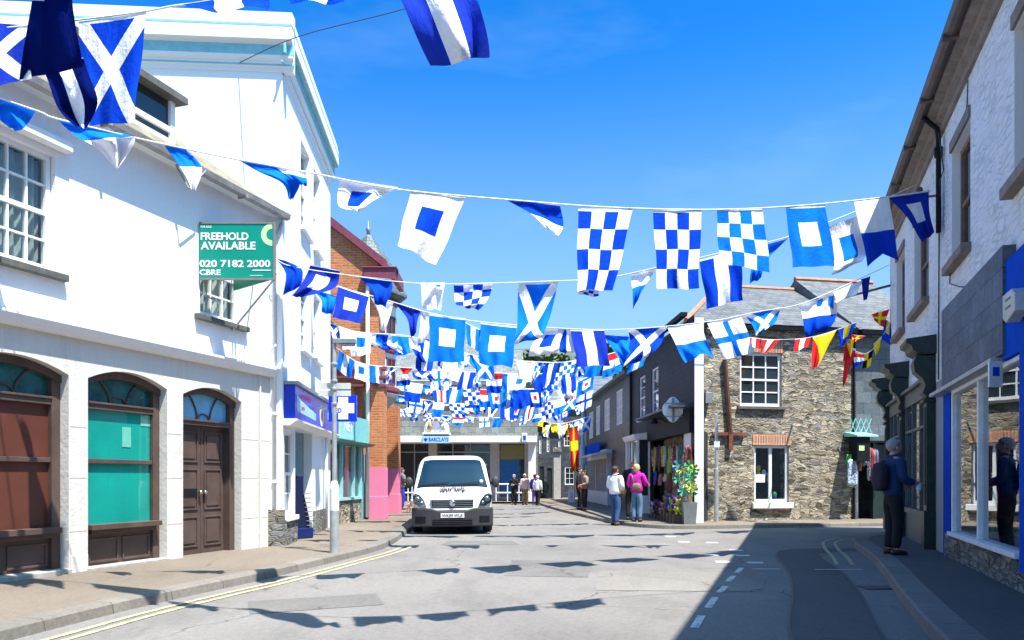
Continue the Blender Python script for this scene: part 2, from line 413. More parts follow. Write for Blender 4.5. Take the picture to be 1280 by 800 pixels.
def asphalt(name, base=(.19, .176, .16), dark=.55):
    t = NT(name); v = t.coord('Object')
    big = t.noise(v, .25, 5, .6); mid = t.noise(t.mapv(v, (1, .45, 1)), 1.1, 6, .7); fine = t.noise(v, 90, 3, .8)
    c = t.mix(t.ramp(big, [(.35, 0), (.65, 1)]), tuple(x * .86 for x in base), tuple(x * 1.1 for x in base))
    c = t.mix(t.math('MULTIPLY', t.ramp(mid, [(.50, 0), (.74, 1)]), .6), c, tuple(x * dark for x in base))
    sm = t.noise(t.mapv(v, (1.6, .35, 1), rot=(0, 0, -.25)), 1.0, 5, .6); c = t.mix(t.math('MULTIPLY', t.ramp(sm, [(.55, 0), (.7, 1)]), .35), c, tuple(x * .62 for x in base))
    spot = t.n('ShaderNodeTexVoronoi', feature='F1'); t.set(spot.inputs['Vector'], v); spot.inputs['Scale'].default_value = 1.3
    c = t.mix(t.math('MULTIPLY', t.ramp(spot.outputs['Distance'], [(.03, 1), (.07, 0)]), .5), c, tuple(x * .4 for x in base))
    c = t.mix(1.0, c, t.ramp(t.noise(v, 16, 5, .75), [(.3, .80), (.7, 1.18)]), 'MULTIPLY')
    c = t.mix(1.0, c, t.ramp(fine, [(.3, .6), (.7, 1.3)]), 'MULTIPLY')
    vo = t.n('ShaderNodeTexVoronoi', feature='DISTANCE_TO_EDGE')
    nz = t.n('ShaderNodeTexNoise'); t.set(nz.inputs['Vector'], v); nz.inputs['Scale'].default_value = 1.2; nz.inputs['Detail'].default_value = 5
    ad = t.n('ShaderNodeVectorMath', operation='ADD'); t.set(ad.inputs[0], v); t.set(ad.inputs[1], nz.outputs['Color']); t.set(vo.inputs['Vector'], ad.outputs[0]); vo.inputs['Scale'].default_value = .33
    crack = t.ramp(vo.outputs['Distance'], [(.0, 1), (.007, 0)])
    crack = t.math('MULTIPLY', crack, t.ramp(t.noise(v, .5, 2), [(.5, 0), (.6, .8)]))
    c = t.mix(crack, c, (.06, .055, .05))
    h = t.math('ADD', fine, t.math('MULTIPLY', crack, -2.0))
    t.bsdf(c, .85, 0, t.bump(h, .5, .008), .3); return t.mat
M['asphalt'] = asphalt('asphalt')
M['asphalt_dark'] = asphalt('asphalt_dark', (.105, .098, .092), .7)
M['asphalt_light'] = asphalt('asphalt_light', (.215, .20, .172), .85)
M['paving'] = asphalt('paving', (.185, .15, .115), .75)
M['tar'] = plain('tar', (.03, .03, .03), .5)
def worn(name, col, lo=.42, hi=.60):
    t = NT(name); v = t.coord('Object'); n = t.math('ADD', t.math('MULTIPLY', t.noise(v, 9, 6, .75), .6), t.math('MULTIPLY', t.noise(v, 60, 3, .8), .4))
    c = t.mix(t.ramp(n, [(lo, 0), (hi, 1)]), (.17, .16, .15), col); t.bsdf(c, .85, 0, None, .2); return t.mat
M['white_line'] = worn('white_line', (.60, .60, .57), .40, .50)
M['yellow_line'] = worn('yellow_line', (.50, .42, .22), .40, .56)
M['kerb'] = brickwork('kerb', (.23, .205, .175), (.17, .155, .13), (.10, .09, .08), bw=.9, bh=2.0, msize=.008, bump=.3)

# ------------------------------------------------------------------ text
def text_pts(txt, bold=.012):
    cu = bpy.data.curves.new('t', 'FONT'); cu.body = txt; cu.size = 1; cu.offset = bold; cu.resolution_u = 3
    o = bpy.data.objects.new('t', cu); COL.objects.link(o)
    dg = bpy.context.evaluated_depsgraph_get()
    me = bpy.data.meshes.new_from_object(o.evaluated_get(dg))
    vs = [v.co.copy() for v in me.vertices]; fs = [tuple(p.vertices) for p in me.polygons]
    bpy.data.objects.remove(o); bpy.data.curves.remove(cu); bpy.data.meshes.remove(me)
    return vs, fs
def text_on(mb, fr, txt, a0, a1, h0, h1, o, bold=.012, m=0):
    """lettering stretched into the rectangle; a0 is where the first letter starts"""
    vs, fs = text_pts(txt, bold)
    x0 = min(v.x for v in vs); x1 = max(v.x for v in vs); y0 = min(v.y for v in vs); y1 = max(v.y for v in vs)
    mb.mesh([fr.p(a0 + (v.x - x0) / (x1 - x0) * (a1 - a0), o, h0 + (v.y - y0) / (y1 - y0) * (h1 - h0)) for v in vs], fs, m)
    return mb

# ------------------------------------------------------------------ windows
def window(par, fr, s0, s1, h0, h1, o, cols, rows, mat='white_paint', glass='window_glass', bar=.025, edge=.055, sash=True, sill=None, name='window', label=None, sillw=.1):
    f = MB(fr)
    f.box(s0, s0 + edge, o - .05, o + .03, h0, h1); f.box(s1 - edge, s1, o - .05, o + .03, h0, h1)
    f.box(s0 + edge, s1 - edge, o - .05, o + .028, h1 - edge, h1); f.box(s0 + edge, s1 - edge, o - .05, o + .028, h0, h0 + edge * 1.3)
    mid = (h0 + h1) / 2
    if sash: f.box(s0 + edge, s1 - edge, o - .045, o + .02, mid - .028, mid + .028)
    for i in range(1, cols):
        x = s0 + edge + (s1 - s0 - 2 * edge) * i / cols
        f.box(x - bar / 2, x + bar / 2, o - .04, o + .012, h0 + edge * 1.3, h1 - edge)
    H0, H1 = h0 + edge * 1.3, h1 - edge
    segs = [(H0, mid - .028), (mid + .028, H1)] if sash else [(H0, H1)]
    for a, b in segs:
        for j in range(1, rows):
            y = a + (b - a) * j / rows
            f.box(s0 + edge, s1 - edge, o - .038, o + .009, y - bar / 2, y + bar / 2)
    w = f.build(name, M[mat], par)
    if label: w['label'] = label
    g = MB(fr); g.face([fr.p(s0 + .02, o - .015, h0 + .02), fr.p(s1 - .02, o - .015, h0 + .02), fr.p(s1 - .02, o - .015, h1 - .02), fr.p(s0 + .02, o - .015, h1 - .02)])
    g.build('pane', M[glass], w)
    if sill:
        MB(fr).box(s0 - sillw, s1 + sillw, o, .09, h0 - .09, h0 - .005).build('sill', M[sill], w, bevel=.008)
    return w
# ================================================================== the setting: ground
def G(px, py, h=0.0):
    z = (CH - h) * F / (py - HZ); return ((px - 640) * z / F, z)
def sheet(name, poly, h, mat, kind='structure'):
    mb = MB(); mb.face([(x, y, h) for x, y in poly]); o = mb.build(name, mat, recalc=False)
    if o.data.polygons[0].normal.z < 0: o.data.flip_normals()
    return tag(o, kind=kind)
sheet('road', [(-700, -60), (700, -60), (700, 900), (-700, 900)], 0, M['asphalt'])

def smooth_line(pts, n=6):
    out = []; k = len(pts)
    for i in range(k - 1):
        p0, p1, p2, p3 = pts[max(i - 1, 0)], pts[i], pts[i + 1], pts[min(i + 2, k - 1)]
        for j in range(n):
            t = j / n
            out.append(tuple(.5 * ((2 * p1[d]) + (-p0[d] + p2[d]) * t + (2 * p0[d] - 5 * p1[d] + 4 * p2[d] - p3[d]) * t * t + (-p0[d] + 3 * p1[d] - 3 * p2[d] + p3[d]) * t ** 3) for d in range(len(p1))))
    out.append(tuple(pts[-1])); return out
def offset_line(pts, d):
    out = []
    for i, p in enumerate(pts):
        a = pts[max(i - 1, 0)]; b = pts[min(i + 1, len(pts) - 1)]
        tx, ty = b[0] - a[0], b[1] - a[1]; l = math.hypot(tx, ty) or 1
        out.append((p[0] - ty / l * d, p[1] + tx / l * d))
    return out
def strip(name, line, d0, d1, h, mat, kind='structure'):
    a, b = offset_line(line, d0), offset_line(line, d1); mb = MB()
    n = len(line); mb.mesh([(x, y, h) for x, y in a] + [(x, y, h) for x, y in b], [(i, i + 1, n + i + 1, n + i) for i in range(n - 1)])
    o = mb.build(name, mat); 
    if o.data.polygons[0].normal.z < 0: o.data.flip_normals()
    return tag(o, kind=kind)
def kerb(name, line, width, side, h=.11):
    """kerb stones along a line, width towards the pavement (side +1 = left of travel)"""
    a, b = line, offset_line(line, width * side); mb = MB(); n = len(line)
    prof = [(a, 0), (offset_line(line, .015 * side), h - .02), (offset_line(line, .04 * side), h), (b, h), (b, 0)]
    vs = [(x, y, z) for l, z in prof for x, y in l]
    fs = [(r * n + i, r * n + i + 1, (r + 1) * n + i + 1, (r + 1) * n + i) for r in range(4) for i in range(n - 1)]
    fs += [tuple(r * n for r in range(5)), tuple(r * n + n - 1 for r in range(5))]
    mb.mesh(vs, fs); o = mb.build(name, M['kerb'])
    # run the stone joints along the kerb
    uvl = o.data.uv_layers[0].data; L = [0]
    for i in range(1, n): L.append(L[-1] + math.dist(line[i], line[i - 1]))
    for p in o.data.polygons:
        for li in p.loop_indices:
            vi = o.data.loops[li].vertex_index; uvl[li].uv = (L[vi % n], (vi // n) * .1 + .3)
    return tag(o, kind='structure')

# left pavement
left_kerb = smooth_line([(-4.9, -8), (-4.55, 2), (-4.25, 5.0), (-4.02, 6.44), (-3.81, 7.78), (-3.55, 8.9), (-3.2, 10.2), (-2.8, 12.2), (-2.42, 14.3), (-2.36, 16), (-2.45, 18.5), (-2.6, 24), (-2.9, 31), (-3.6, 38), (-4.6, 40.2), (-9, 41)])
kerb('kerb_left', left_kerb, .22, +1)
poly = [(-2, 40.5)]
sheet('pavement_left', offset_line(left_kerb, .2) + [(-14, 41), (-14, -8)], .108, M['paving'])
sheet('pavement_far', [(-9, 41.0), (6.0, 41.0), (6.0, 60), (-9, 60)], .10, M['paving'])
near = [p for p in left_kerb if p[1] < 15.6]
strip('yellow_line', near, -.24, -.31, .0062, M['yellow_line']); strip('yellow_line', near, -.40, -.47, .0062, M['yellow_line'])
# right pavement by the shops
right_kerb = smooth_line([(1.2, -8), (2.2, 2), (2.75, 4.4), (3.38, 6.44), (4.25, 8.84), (5.0, 10.8), (5.75, 12.9), (6.35, 14.8), (6.95, 16.3), (7.7, 17.1), (9.3, 17.5), (12, 17.6), (30, 17.8)])
kerb('kerb_right', right_kerb, .30, -1)
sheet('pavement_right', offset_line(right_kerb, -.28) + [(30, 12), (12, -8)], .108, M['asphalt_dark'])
cor = [p for p in right_kerb if 11.6 < p[1] and p[0] < 11]
strip('yellow_line', cor, .28, .34, .0062, M['yellow_line']); strip('yellow_line', cor, .50, .56, .0062, M['yellow_line'])
# pavement round the gift shop corner and below the stone house
far_kerb = smooth_line([(-.2, 60), (1.1, 43), (1.73, 33.3), (2.3, 27.5), (2.79, 23.4), (3.1, 21.9), (3.6, 20.9), (4.4, 20.45), (6.5, 20.9), (9.6, 21.6), (14, 22.6), (30, 26)])
kerb('kerb_far', far_kerb, .22, +1)
sheet('pavement_corner', offset_line(far_kerb, .2) + [(30, 60), (-.2, 60)], .106, M['paving'])
# road surface: reinstated trenches, pale patch, paint
tr = smooth_line([G(1108 - 20, 690), G(1010, 692), G(1030, 720), G(1043, 760), G(1046, 800), (1.8, 4.0)])
trench = smooth_line([(9.0, 15.4), (6.6, 14.6), G(1000, 690), G(1018, 715), G(1032, 745), G(1040, 790), (1.9, 4.0)])
strip('tar_seam', trench, .36, .39, .008, M['tar']); strip('trench_patch', trench, -.34, .37, .004, M['asphalt_dark']); strip('tar_seam', trench, -.36, -.33, .0085, M['tar'])
sheet('road_patch', [G(745, 738), G(748, 714), G(962, 716), G(950, 740)], .004, M['asphalt_light'])
M['asphalt_mid'] = asphalt('asphalt_mid', (.155, .145, .132), .6)
for k_, q_ in enumerate(([G(640, 700), G(742, 702), G(735, 722), G(630, 720)], [G(310, 752), G(470, 742), G(480, 756), G(312, 768)], [G(560, 676), G(640, 676), G(650, 681), G(552, 681)])): sheet('road_patch', q_, .0036, M['asphalt_mid'])
for a, b, w in (((868, 785), (877, 770), .12), ((885, 760), (894, 747), .12), ((899, 741), (907, 733), .12), ((910, 727), (917, 720), .12), ((921, 716), (927, 710), .12)):
    w = .075
    p, q = G(*a), G(*b); strip('road_marking', [p, q], -w / 2, w / 2, .0046, M['white_line'])
for cx, cy in ((855, 677.5), (890, 678.5), (920, 688), (890, 694), (928, 694.5), (904, 702.5), (944, 703.5), (838, 671), (806, 668)):
    p = G(cx, cy); sheet('road_marking', [(p[0] - .13, p[1] - .11), (p[0] + .10, p[1] - .12), (p[0] + .14, p[1] + .11), (p[0] - .1, p[1] + .12)], .0046, M['white_line'])
strip('road_marking', [G(1018, 712.5), G(1078, 712.5)], -.03, .03, .0092, M['white_line'])
strip('road_marking', [G(940, 711.5), G(975, 711.5)], -.03, .03, .0045, M['white_line'])
# sunken ironwork
for (cx, cy, w, d) in ((1096, 735, .36, .3),):
    p = G(cx, cy); mb = MB(); mb.box(p[0] - w / 2, p[0] + w / 2, -p[1] - d / 2, -p[1] + d / 2, .004, .012)
    mb.fr = WORLD
    dc = mb.build('drain_cover', M['dark_brown']); tag(dc, 'small iron drain cover in the road ' + ('near the left kerb' if cx < 640 else 'against the right kerb in shade'), 'drain cover')

# ================================================================== A: white building on the left with brown shopfront
fa = Frame(-8.44 * .9505, 8.44 * .3108, .3108, .9505, 1)
SA = lambda px, o=0: fa.s_(px, o)
A_end = SA(345)
A0 = SA(-420)
bA = thing('white_building', 'white rendered two storey building with arched brown shopfronts and slate roof on the left', 'building', fa.p(SA(200), 0, 0))
ops_up = [(SA(-42), SA(69), 3.84, 5.28), (SA(250), SA(301), 3.84, 5.28)]
sp, cr = 2.62, 2.76
ops_dn = [(SA(-62), SA(85), .16, cr, .16), (SA(109), SA(208), .12, cr, .16), (SA(228), SA(301), .1, cr - .03, .16)]
mb = MB(fa)
wall_cells(mb, A0, A_end, 3.22, 5.98, ops_up, .16)
mb.box(A0, A_end, -7.9, -.3, 0, 5.9)
mb.face([fa.p(A_end, 0, 0), fa.p(A_end, -.3, 0), fa.p(A_end, -.3, 5.98), fa.p(A_end, 0, 5.98)])
mb.face([fa.p(A0, 0, 0), fa.p(A0, -.3, 0), fa.p(A0, -.3, 5.98), fa.p(A0, 0, 5.98)])
mb.face([fa.p(A0, 0, 5.98), fa.p(A_end, 0, 5.98), fa.p(A_end, -.3, 5.98), fa.p(A0, -.3, 5.98)])
mb.build('wall', M['white_render'], bA)
mb = MB(fa); wall_cells(mb, A0, A_end - .02, 0, 3.08, ops_dn, .32, o=.012)
lower = mb.build('shopfront_wall', M['cream_render'], bA)
MB(fa).profile([(-.02, 3.08), (.08, 3.08), (.13, 3.13), (.17, 3.2), (.17, 3.235), (-.02, 3.27)], A0, A_end - .02).build('string_course', M['white_render'], bA)
mb = MB(fa)
for h in (.62, 1.3, 1.95):
    for a, b in ((86, 108), (209, 227), (302, 340)): MB(fa).box(SA(a), SA(b), .0, .0135, h, h + .008).build('block_joint', M['granite'], lower)
for q_ in ((SA(322), SA(323.5), .012, .05, .1, 3.08), (A0, SA(-62), .012, .03, .1, .35), (SA(86), SA(108), .012, .03, .1, .32)): MB(fa).box(*q_).build('plinth', M['cream_render'], bA)
MB(fa).box(SA(-62), SA(86), -.3, .06, .09, .165).build('doorstep', M['granite'], bA, bevel=.01)
MB(fa).box(SA(107), SA(210), -.3, .05, .09, .14).build('doorstep', M['granite'], bA, bevel=.01)
# upper windows with curtains
def curtain(par, fr, s0, s1, h0, h1, o, mat, folds=9, amp=.03):
    mb = MB(fr); n = folds * 8; vs = []
    for i in range(n + 1):
        s = s0 + (s1 - s0) * i / n; d = amp * math.sin(2 * math.pi * folds * i / n) + amp * .4 * math.sin(7.3 * i / n * 6)
        for h in (h0, h1): vs.append(fr.p(s, o + d, h))
    mb.mesh(vs, [(2 * i, 2 * i + 2, 2 * i + 3, 2 * i + 1) for i in range(n)])
    return mb.build('curtain', mat, par, smooth=True)
M['curtain'] = plain('curtain', (.62, .60, .55), .9)
M['curtain_grey'] = plain('curtain_grey', (.38, .40, .40), .9)
for i, (s0, s1, h0, h1) in enumerate(ops_up):
    window(bA, fa, s0 + .01, s1 - .01, h0, h1, -.1, 4 if i == 0 else 3, 2, glass='shop_glass', sill='slate_sill', edge=.06, sillw=.14)
    curtain(bA, fa, s0 + .05, s1 - .05, h0 + .05, h1 - .05, -.22, M['curtain_grey' if i == 0 else 'curtain'], 8)
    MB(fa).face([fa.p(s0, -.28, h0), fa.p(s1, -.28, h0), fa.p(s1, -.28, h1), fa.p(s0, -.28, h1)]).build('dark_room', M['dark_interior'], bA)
MB(fa).box(SA(-55), SA(82), 0, .13, 5.36, 5.48).build('hood_mould', M['white_render'], bA, bevel=.012)
# shopfront joinery
def arch_pts(s0, s1, t, ar, n=12): return [(s0 + (s1 - s0) * k / n, t - ar + ar * (1 - (2 * k / n - 1) ** 2)) for k in range(n + 1)]
def joinery(i, s0, s1, h0, tr0, tr1, kind):
    W = M['brown_wood']; fr = fa; D = -.3; e = .13; t = cr - (.03 if i == 2 else 0)
    q = thing  # parts stay children of the building
    fb = MB(fr)
    fb.box(s0 + .004, s0 + e, D, -.12, h0, t - .16); fb.box(s1 - e, s1 - .004, D, -.12, h0, t - .16)
    for (x0, y0), (x1, y1) in zip(arch_pts(s0, s1, t, .16)[:-1], arch_pts(s0, s1, t, .16)[1:]):
        fb.mesh([fr.p(x, o, y) for o in (D, -.1) for x, y in ((x0, y0 - .002), (x1, y1 - .002), (x1, y1 - .10), (x0, y0 - .10))],
                [(0, 1, 2, 3), (4, 5, 6, 7), (0, 1, 5, 4), (2, 3, 7, 6), (1, 2, 6, 5), (0, 3, 7, 4)])
    fb.box(s0 + e, s1 - e, D, -.125, tr0, tr1 - .03); fb.box(s0 + e, s1 - e, D + .05, -.105, tr1 - .03, tr1)
    # fanlight bars: a small central loop with curved stems
    m = (s0 + s1) / 2; w = (s1 - s0) * .13; top = t - .1; c0 = -.185
    for sg in (-1, 1):
        fb.tube([fr.p(m + sg * w * (.8 + 1.2 * k * k), c0, tr1 + (top - tr1) * k) for k in (0, .25, .5, .75, 1)], .016, 6)
    fb.tube([fr.p(m + w * .75 * math.cos(a), c0, tr1 + .10 * math.sin(a)) for a in [math.pi * k / 8 for k in range(9)]], .013, 6)
    return fb
frame_names = []
for i, (s0, s1, h0, t, ar) in enumerate(ops_dn):
    tr0, tr1 = (2.22, 2.32) if i < 2 else (2.13, 2.22)
    fb = joinery(i, s0, s1, h0, tr0, tr1, i)
    e = .13
    if i < 2:
        fb.box(s0 + e, s1 - e, -.3, -.135, 1.50, 1.56)
        fb.box(s0 + e - .05, s1 - e + .05, -.3, .0, .62, .69); fb.box(s0 + e, s1 - e, -.3, -.06, .56, .62)
        fb.box(s0 + e, s1 - e, -.3, -.16, h0, .56)
        for a, b in ((.03, .47), (.53, .97)):
            L = s1 - s0 - 2 * e; x0, x1 = s0 + e + L * a, s0 + e + L * b
            for q in ((x0, x1, h0 + .05, h0 + .08), (x0, x1, .47, .50), (x0, x0 + .03, h0 + .08, .47), (x1 - .03, x1, h0 + .08, .47)): fb.box(q[0], q[1], -.16, -.145, q[2], q[3])
        fr_o = fb.build('shop_window', M['brown_wood'], bA, bevel=.006)
        pm = M['board_brown'] if i == 0 else M['teal_board']
        pb = MB(fa); pb.face([fa.p(s0 + .05, -.185, .66), fa.p(s1 - .05, -.185, .66), fa.p(s1 - .05, -.185, tr0), fa.p(s0 + .05, -.185, tr0)])
        if i == 0:
            pb.build('boarding', pm, fr_o)['label'] = 'brown boarded up shop window'
        else:
            pb.build('boarding', pm, fr_o)['label'] = 'green board behind the shop glass'
            g = MB(fa); g.face([fa.p(s0 + .05, -.168, .66), fa.p(s1 - .05, -.168, .66), fa.p(s1 - .05, -.168, tr0), fa.p(s0 + .05, -.168, tr0)]); g.build('pane', M['shop_glass'], fr_o)
            nt = MB(fa); a = SA(149, -.26)
            nt.box(SA(147, -.26), SA(158, -.26), -.183, -.178, fa.h_(150, 559, -.26), fa.h_(150, 534, -.26)); nt.build('notice', plain('notice_paper', (.3, .75, .6), .6), fr_o)
            nt = MB(fa)
            nt.box(SA(170, -.26), SA(184, -.26), -.183, -.178, fa.h_(177, 533, -.26), fa.h_(177, 520, -.26)); nt.build('notice', bpy.data.materials['notice_paper'], fr_o)
        fg = MB(fa); fg.face([fa.p(s0 + .05, -.20, tr1), fa.p(s1 - .05, -.20, tr1), fa.p(s1 - .05, -.20, cr), fa.p(s0 + .05, -.20, cr)])
        fg.build('fanlight', plain('fanlight_teal', (.01, .10, .10), .08, var=.5) if i == 0 else bpy.data.materials['fanlight_teal'], fr_o)
    else:
        fr_o = fb.build('door_frame', M['brown_wood'], bA, bevel=.006)
        fg = MB(fa); fg.face([fa.p(s0 + .05, -.20, tr1), fa.p(s1 - .05, -.20, tr1), fa.p(s1 - .05, -.20, cr), fa.p(s0 + .05, -.20, cr)])
        fg.build('fanlight', plain('fanlight_sky', (.16, .42, .62), .08), fr_o)
        L = (s1 - s0 - 2 * e) / 2
        for k in range(2):
            d = MB(fa); x0 = s0 + e + L * k + .004; x1 = x0 + L - .008
            d.box(x0, x1, -.29, -.24, h0 + .01, tr0)
            Hs = [(h0 + .12, .66), (.74, 1.06), (1.14, 1.62), (1.70, tr0 - .06)]
            rows = [(h0 + .12, .70), (.80, 1.45), (1.55, tr0 - .08)]
            for a, b in rows:
                u0, u1 = x0 + .07, x1 - .07
                for q in ((u0, u1, a, a + .025), (u0, u1, b - .025, b), (u0, u0 + .025, a + .025, b - .025), (u1 - .025, u1, a + .025, b - .025)): d.box(q[0], q[1], -.24, -.222, q[2], q[3])
                d.prism([(u0 + .06, a + .06), (u1 - .06, a + .06), (u1 - .06, b - .06), (u0 + .06, b - .06)], -.24, -.226)
            do = d.build('door', M['brown_wood'], bA, bevel=.005)
            hb = MB(fa); cx = x1 - .05 if k == 0 else x0 + .05
            hb.ball(fa.p(cx, -.19, 1.08), .032, 10); hb.tube([fa.p(cx, -.24, 1.08), fa.p(cx, -.2, 1.08)], .012)
            hb.build('handle', M['chrome'], do, smooth=True)
            if k == 0:
                lb = MB(fa); lb.box(x0 + .08, x1 - .10, -.222, -.214, 1.02, 1.14); lb.build('letter_box', M['black_paint'], do)
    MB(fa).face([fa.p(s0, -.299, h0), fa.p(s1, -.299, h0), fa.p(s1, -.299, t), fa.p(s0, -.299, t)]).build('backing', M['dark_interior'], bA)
# eaves, gutter, roof
MB(fa).profile([(-.02, 5.90), (.16, 5.90), (.16, 6.02), (-.02, 6.06)], A0, A_end - .03).build('soffit', M['white_paint'], bA)
gt = MB(fa); gt.profile([(.165, 5.93), (.19, 5.88), (.25, 5.86), (.31, 5.88), (.33, 5.96), (.30, 5.96), (.25, 5.89), (.20, 5.91), (.19, 5.97)], A0, A_end - .03)
gto = gt.build('gutter', M['gutter'], bA)
for k in range(int((A_end - .1 - A0) / 1.4) + 1): MB(fa).box(A0 + k * 1.4, A0 + k * 1.4 + .04, .16, .335, 5.85, 5.905).build('gutter_bracket', M['gutter'], gto)
tp = math.tan(R(36))
rf = MB(fa); rf.profile([(.26, 5.97), (-3.9, 5.97 + 4.16 * tp), (-8.1, 5.97 - .04), (-8.1, 5.9), (-3.9, 5.85 + 4.16 * tp), (.24, 5.92)], A0, A_end + .02)
rf.build('roof', M['moss_slate'], bA)
# downpipe
dp = MB(fa); sp_ = SA(338)
dp.tube([fa.p(sp_, .25, 5.9), fa.p(sp_, .22, 5.75), fa.p(sp_, .09, 5.5), fa.p(sp_, .085, .15)], .035)
for h in (4.9, 3.6, 2.4, 1.2): dp.tube([fa.p(sp_, .085, h), fa.p(sp_, .085, h + .06)], .045)
dp.build('downpipe', M['white_paint'], bA, smooth=True)
# dormer
ds0, ds1 = SA(96, -.55), SA(219, -.55); dz = lambda px, py: fa.h_(px, py, -.55)
dt = dz(222, 131)
dm = MB(fa)
dm.box(ds0, ds0 + .1, -.62, -.55, 6.3, dt); dm.box(ds1 - .1, ds1, -.62, -.55, 6.3, dt)
dm.box(ds0 + .1, ds1 - .1, -.62, -.55, dt - .5, dt - .42); dm.box(ds0 + .1, ds1 - .1, -.62, -.552, 6.3, 6.62)
dm.prism([(ds1 - .001, 6.3), (ds1 - .001, dt), (ds1 - .04, dt), (ds1 - .04, 6.3)], -.62, -2.4); dm.box(ds0, ds0 + .05, -2.6, -.62, 6.3, dt)
md = (ds0 + ds1) / 2; dm.box(md - .05, md + .05, -.62, -.54, 6.62, dt - .5)
do = dm.build('dormer', M['white_paint'], bA)
MB(fa).face([fa.p(ds0 + .05, -.6, 6.5), fa.p(ds1 - .05, -.6, 6.5), fa.p(ds1 - .05, -.6, dt), fa.p(ds0 + .05, -.6, dt)]).build('pane', M['window_glass'], do)
dr = MB(fa); dr.profile([(-.40, dt), (-.40, dt + .10), (-.45, dt + .14), (-3.2, dt + .5), (-3.2, dt)], ds0 - .12, ds1 + .12); dr.build('dormer_roof', M['slate_sill'], do)

# ================================================================== estate board on its bracket
es = thing('estate_board', 'green freehold available board fixed out from the white wall', 'sign', P(342, 345, 12.35))
e0, e1 = P(249.5, 348, 12.35), P(342, 348, 12.35); fe = Frame(e0.x, e0.y, 1, .0, 1)
W_ = e1.x - e0.x; hb_, ht_ = P(300, 348, 12.35).z, P(300, 280, 12.35).z; H_ = ht_ - hb_
bo = MB(fe).box(0, W_, -.012, .012, hb_, ht_).build('board', M['green_sign'], es)
frm = MB(fe); frm.box(-.0, W_ + .03, -.02, .02, ht_, ht_ + .025); frm.box(0, W_ + .03, -.02, .02, hb_ - .025, hb_); frm.box(W_, W_ + .03, -.02, .02, hb_, ht_)
frm.build('frame', plain('sign_frame', (.20, .17, .16), .6), es)
ly = lambda v: hb_ + H_ * (1 - v); lx = lambda u: W_ * u
tx = MB(fe)
for s, a, b, t, bt in (('FREEHOLD', .02, .665, .16, .30), ('AVAILABLE', .02, .76, .33, .475), ('020 7182 2000', .004, .96, .665, .80), ('CBRE', .004, .29, .84, .945)):
    text_on(tx, fe, s, lx(a), lx(b), ly(bt), ly(t), .016, .028)
text_on(tx, fe, 'FOR SALE', lx(.02), lx(.165), ly(.075), ly(.035), .016, .02)
tx.box(lx(.72), lx(.965), .012, .016, ly(.862), ly(.846)); tx.box(lx(.68), lx(.86), .012, .015, ly(.955), ly(.947))
tx.build('lettering', M['white_paint'], es)
rg = MB(fe); rc, rh = lx(.985), ly(.20); n = 24; vs = []
for k in range(n + 1):
    a = math.pi / 2 + math.pi * k / n
    for r_ in (.105, .20): vs.append(fe.p(min(rc + r_ * .86 * math.cos(a), W_ - .002), .015, rh + r_ * .86 * math.sin(a)))
rg.mesh(vs, [(2 * k, 2 * k + 2, 2 * k + 3, 2 * k + 1) for k in range(n)]); rg.build('ring_mark', M['lime'], es)
# second leaf going back to the wall and struts
q0 = fe.p(W_ + .02, -.02, 0); wl = fa.p(SA(342), .0, 0); fl = Frame(q0.x, q0.y, wl.x - 1.1 * fa.ux - q0.x, wl.y - 1.1 * fa.uy - q0.y, 1)
LL = math.hypot(wl.x - 1.1 * fa.ux - q0.x, wl.y - 1.1 * fa.uy - q0.y)
MB(fl).box(0, LL, -.012, .012, hb_, ht_).build('board', M['green_sign'], es)
st = MB(); st.tube([e1 + Vector((0, 0, -.02)), fa.p(SA(290), .0, 3.72)], .016); st.tube([fe.p(W_, 0, ht_ + .02), fa.p(SA(349) - .6, .02, 5.45)], .012)
st.tube([fe.p(.06, -.02, hb_), fe.p(.06, -.02, hb_ - .25), fa.p(SA(275), 0, hb_ - .28)], .014)
st.build('strut', M['metal_grey'], es)
# drooping banner bracket below the gutter
bk = MB(); bk.tube([fa.p(SA(237, .3), .3, 5.55), fa.p(SA(255, .3), .34, 5.93)], .012); bk.tube([fa.p(SA(236, .3), .3, 5.55), fa.p(SA(234, .3), .1, 5.9)], .012)
tag(bk.build('flag_bracket', M['metal_grey'], org=fa.p(SA(245), .3, 5.5)), 'thin grey metal bracket hanging below the gutter of the white building', 'bracket')

# ================================================================== B: tall white building
Bx, By = (353 - 640) * .0141, 14.1
fb_ = Frame(Bx, By, -.072, 1, 1); fs_ = Frame(Bx, By, -1, -.072, -1)
SB = lambda px, o=0: fb_.s_(px, o); HB = fb_.h_
LB = SB(413)
bB = thing('tall_white_building', 'tall white building with pale blue cornice and a blue chemist shop below', 'building', fb_.p(2, 0, 0))
wins = [(SB(376), SB(387), 6.3, 8.0), (SB(392), SB(400), 6.3, 8.0), (SB(376), SB(387), 3.9, 5.3), (SB(392), SB(400), 3.9, 5.3)]
shop_w = (SB(355.5), SB(367.5), .62, 2.15); door_r = (SB(369), SB(390), .1, 2.25)
mb = MB(fb_); wall_cells(mb, 0, LB, 0, 8.6, wins + [shop_w], .18)
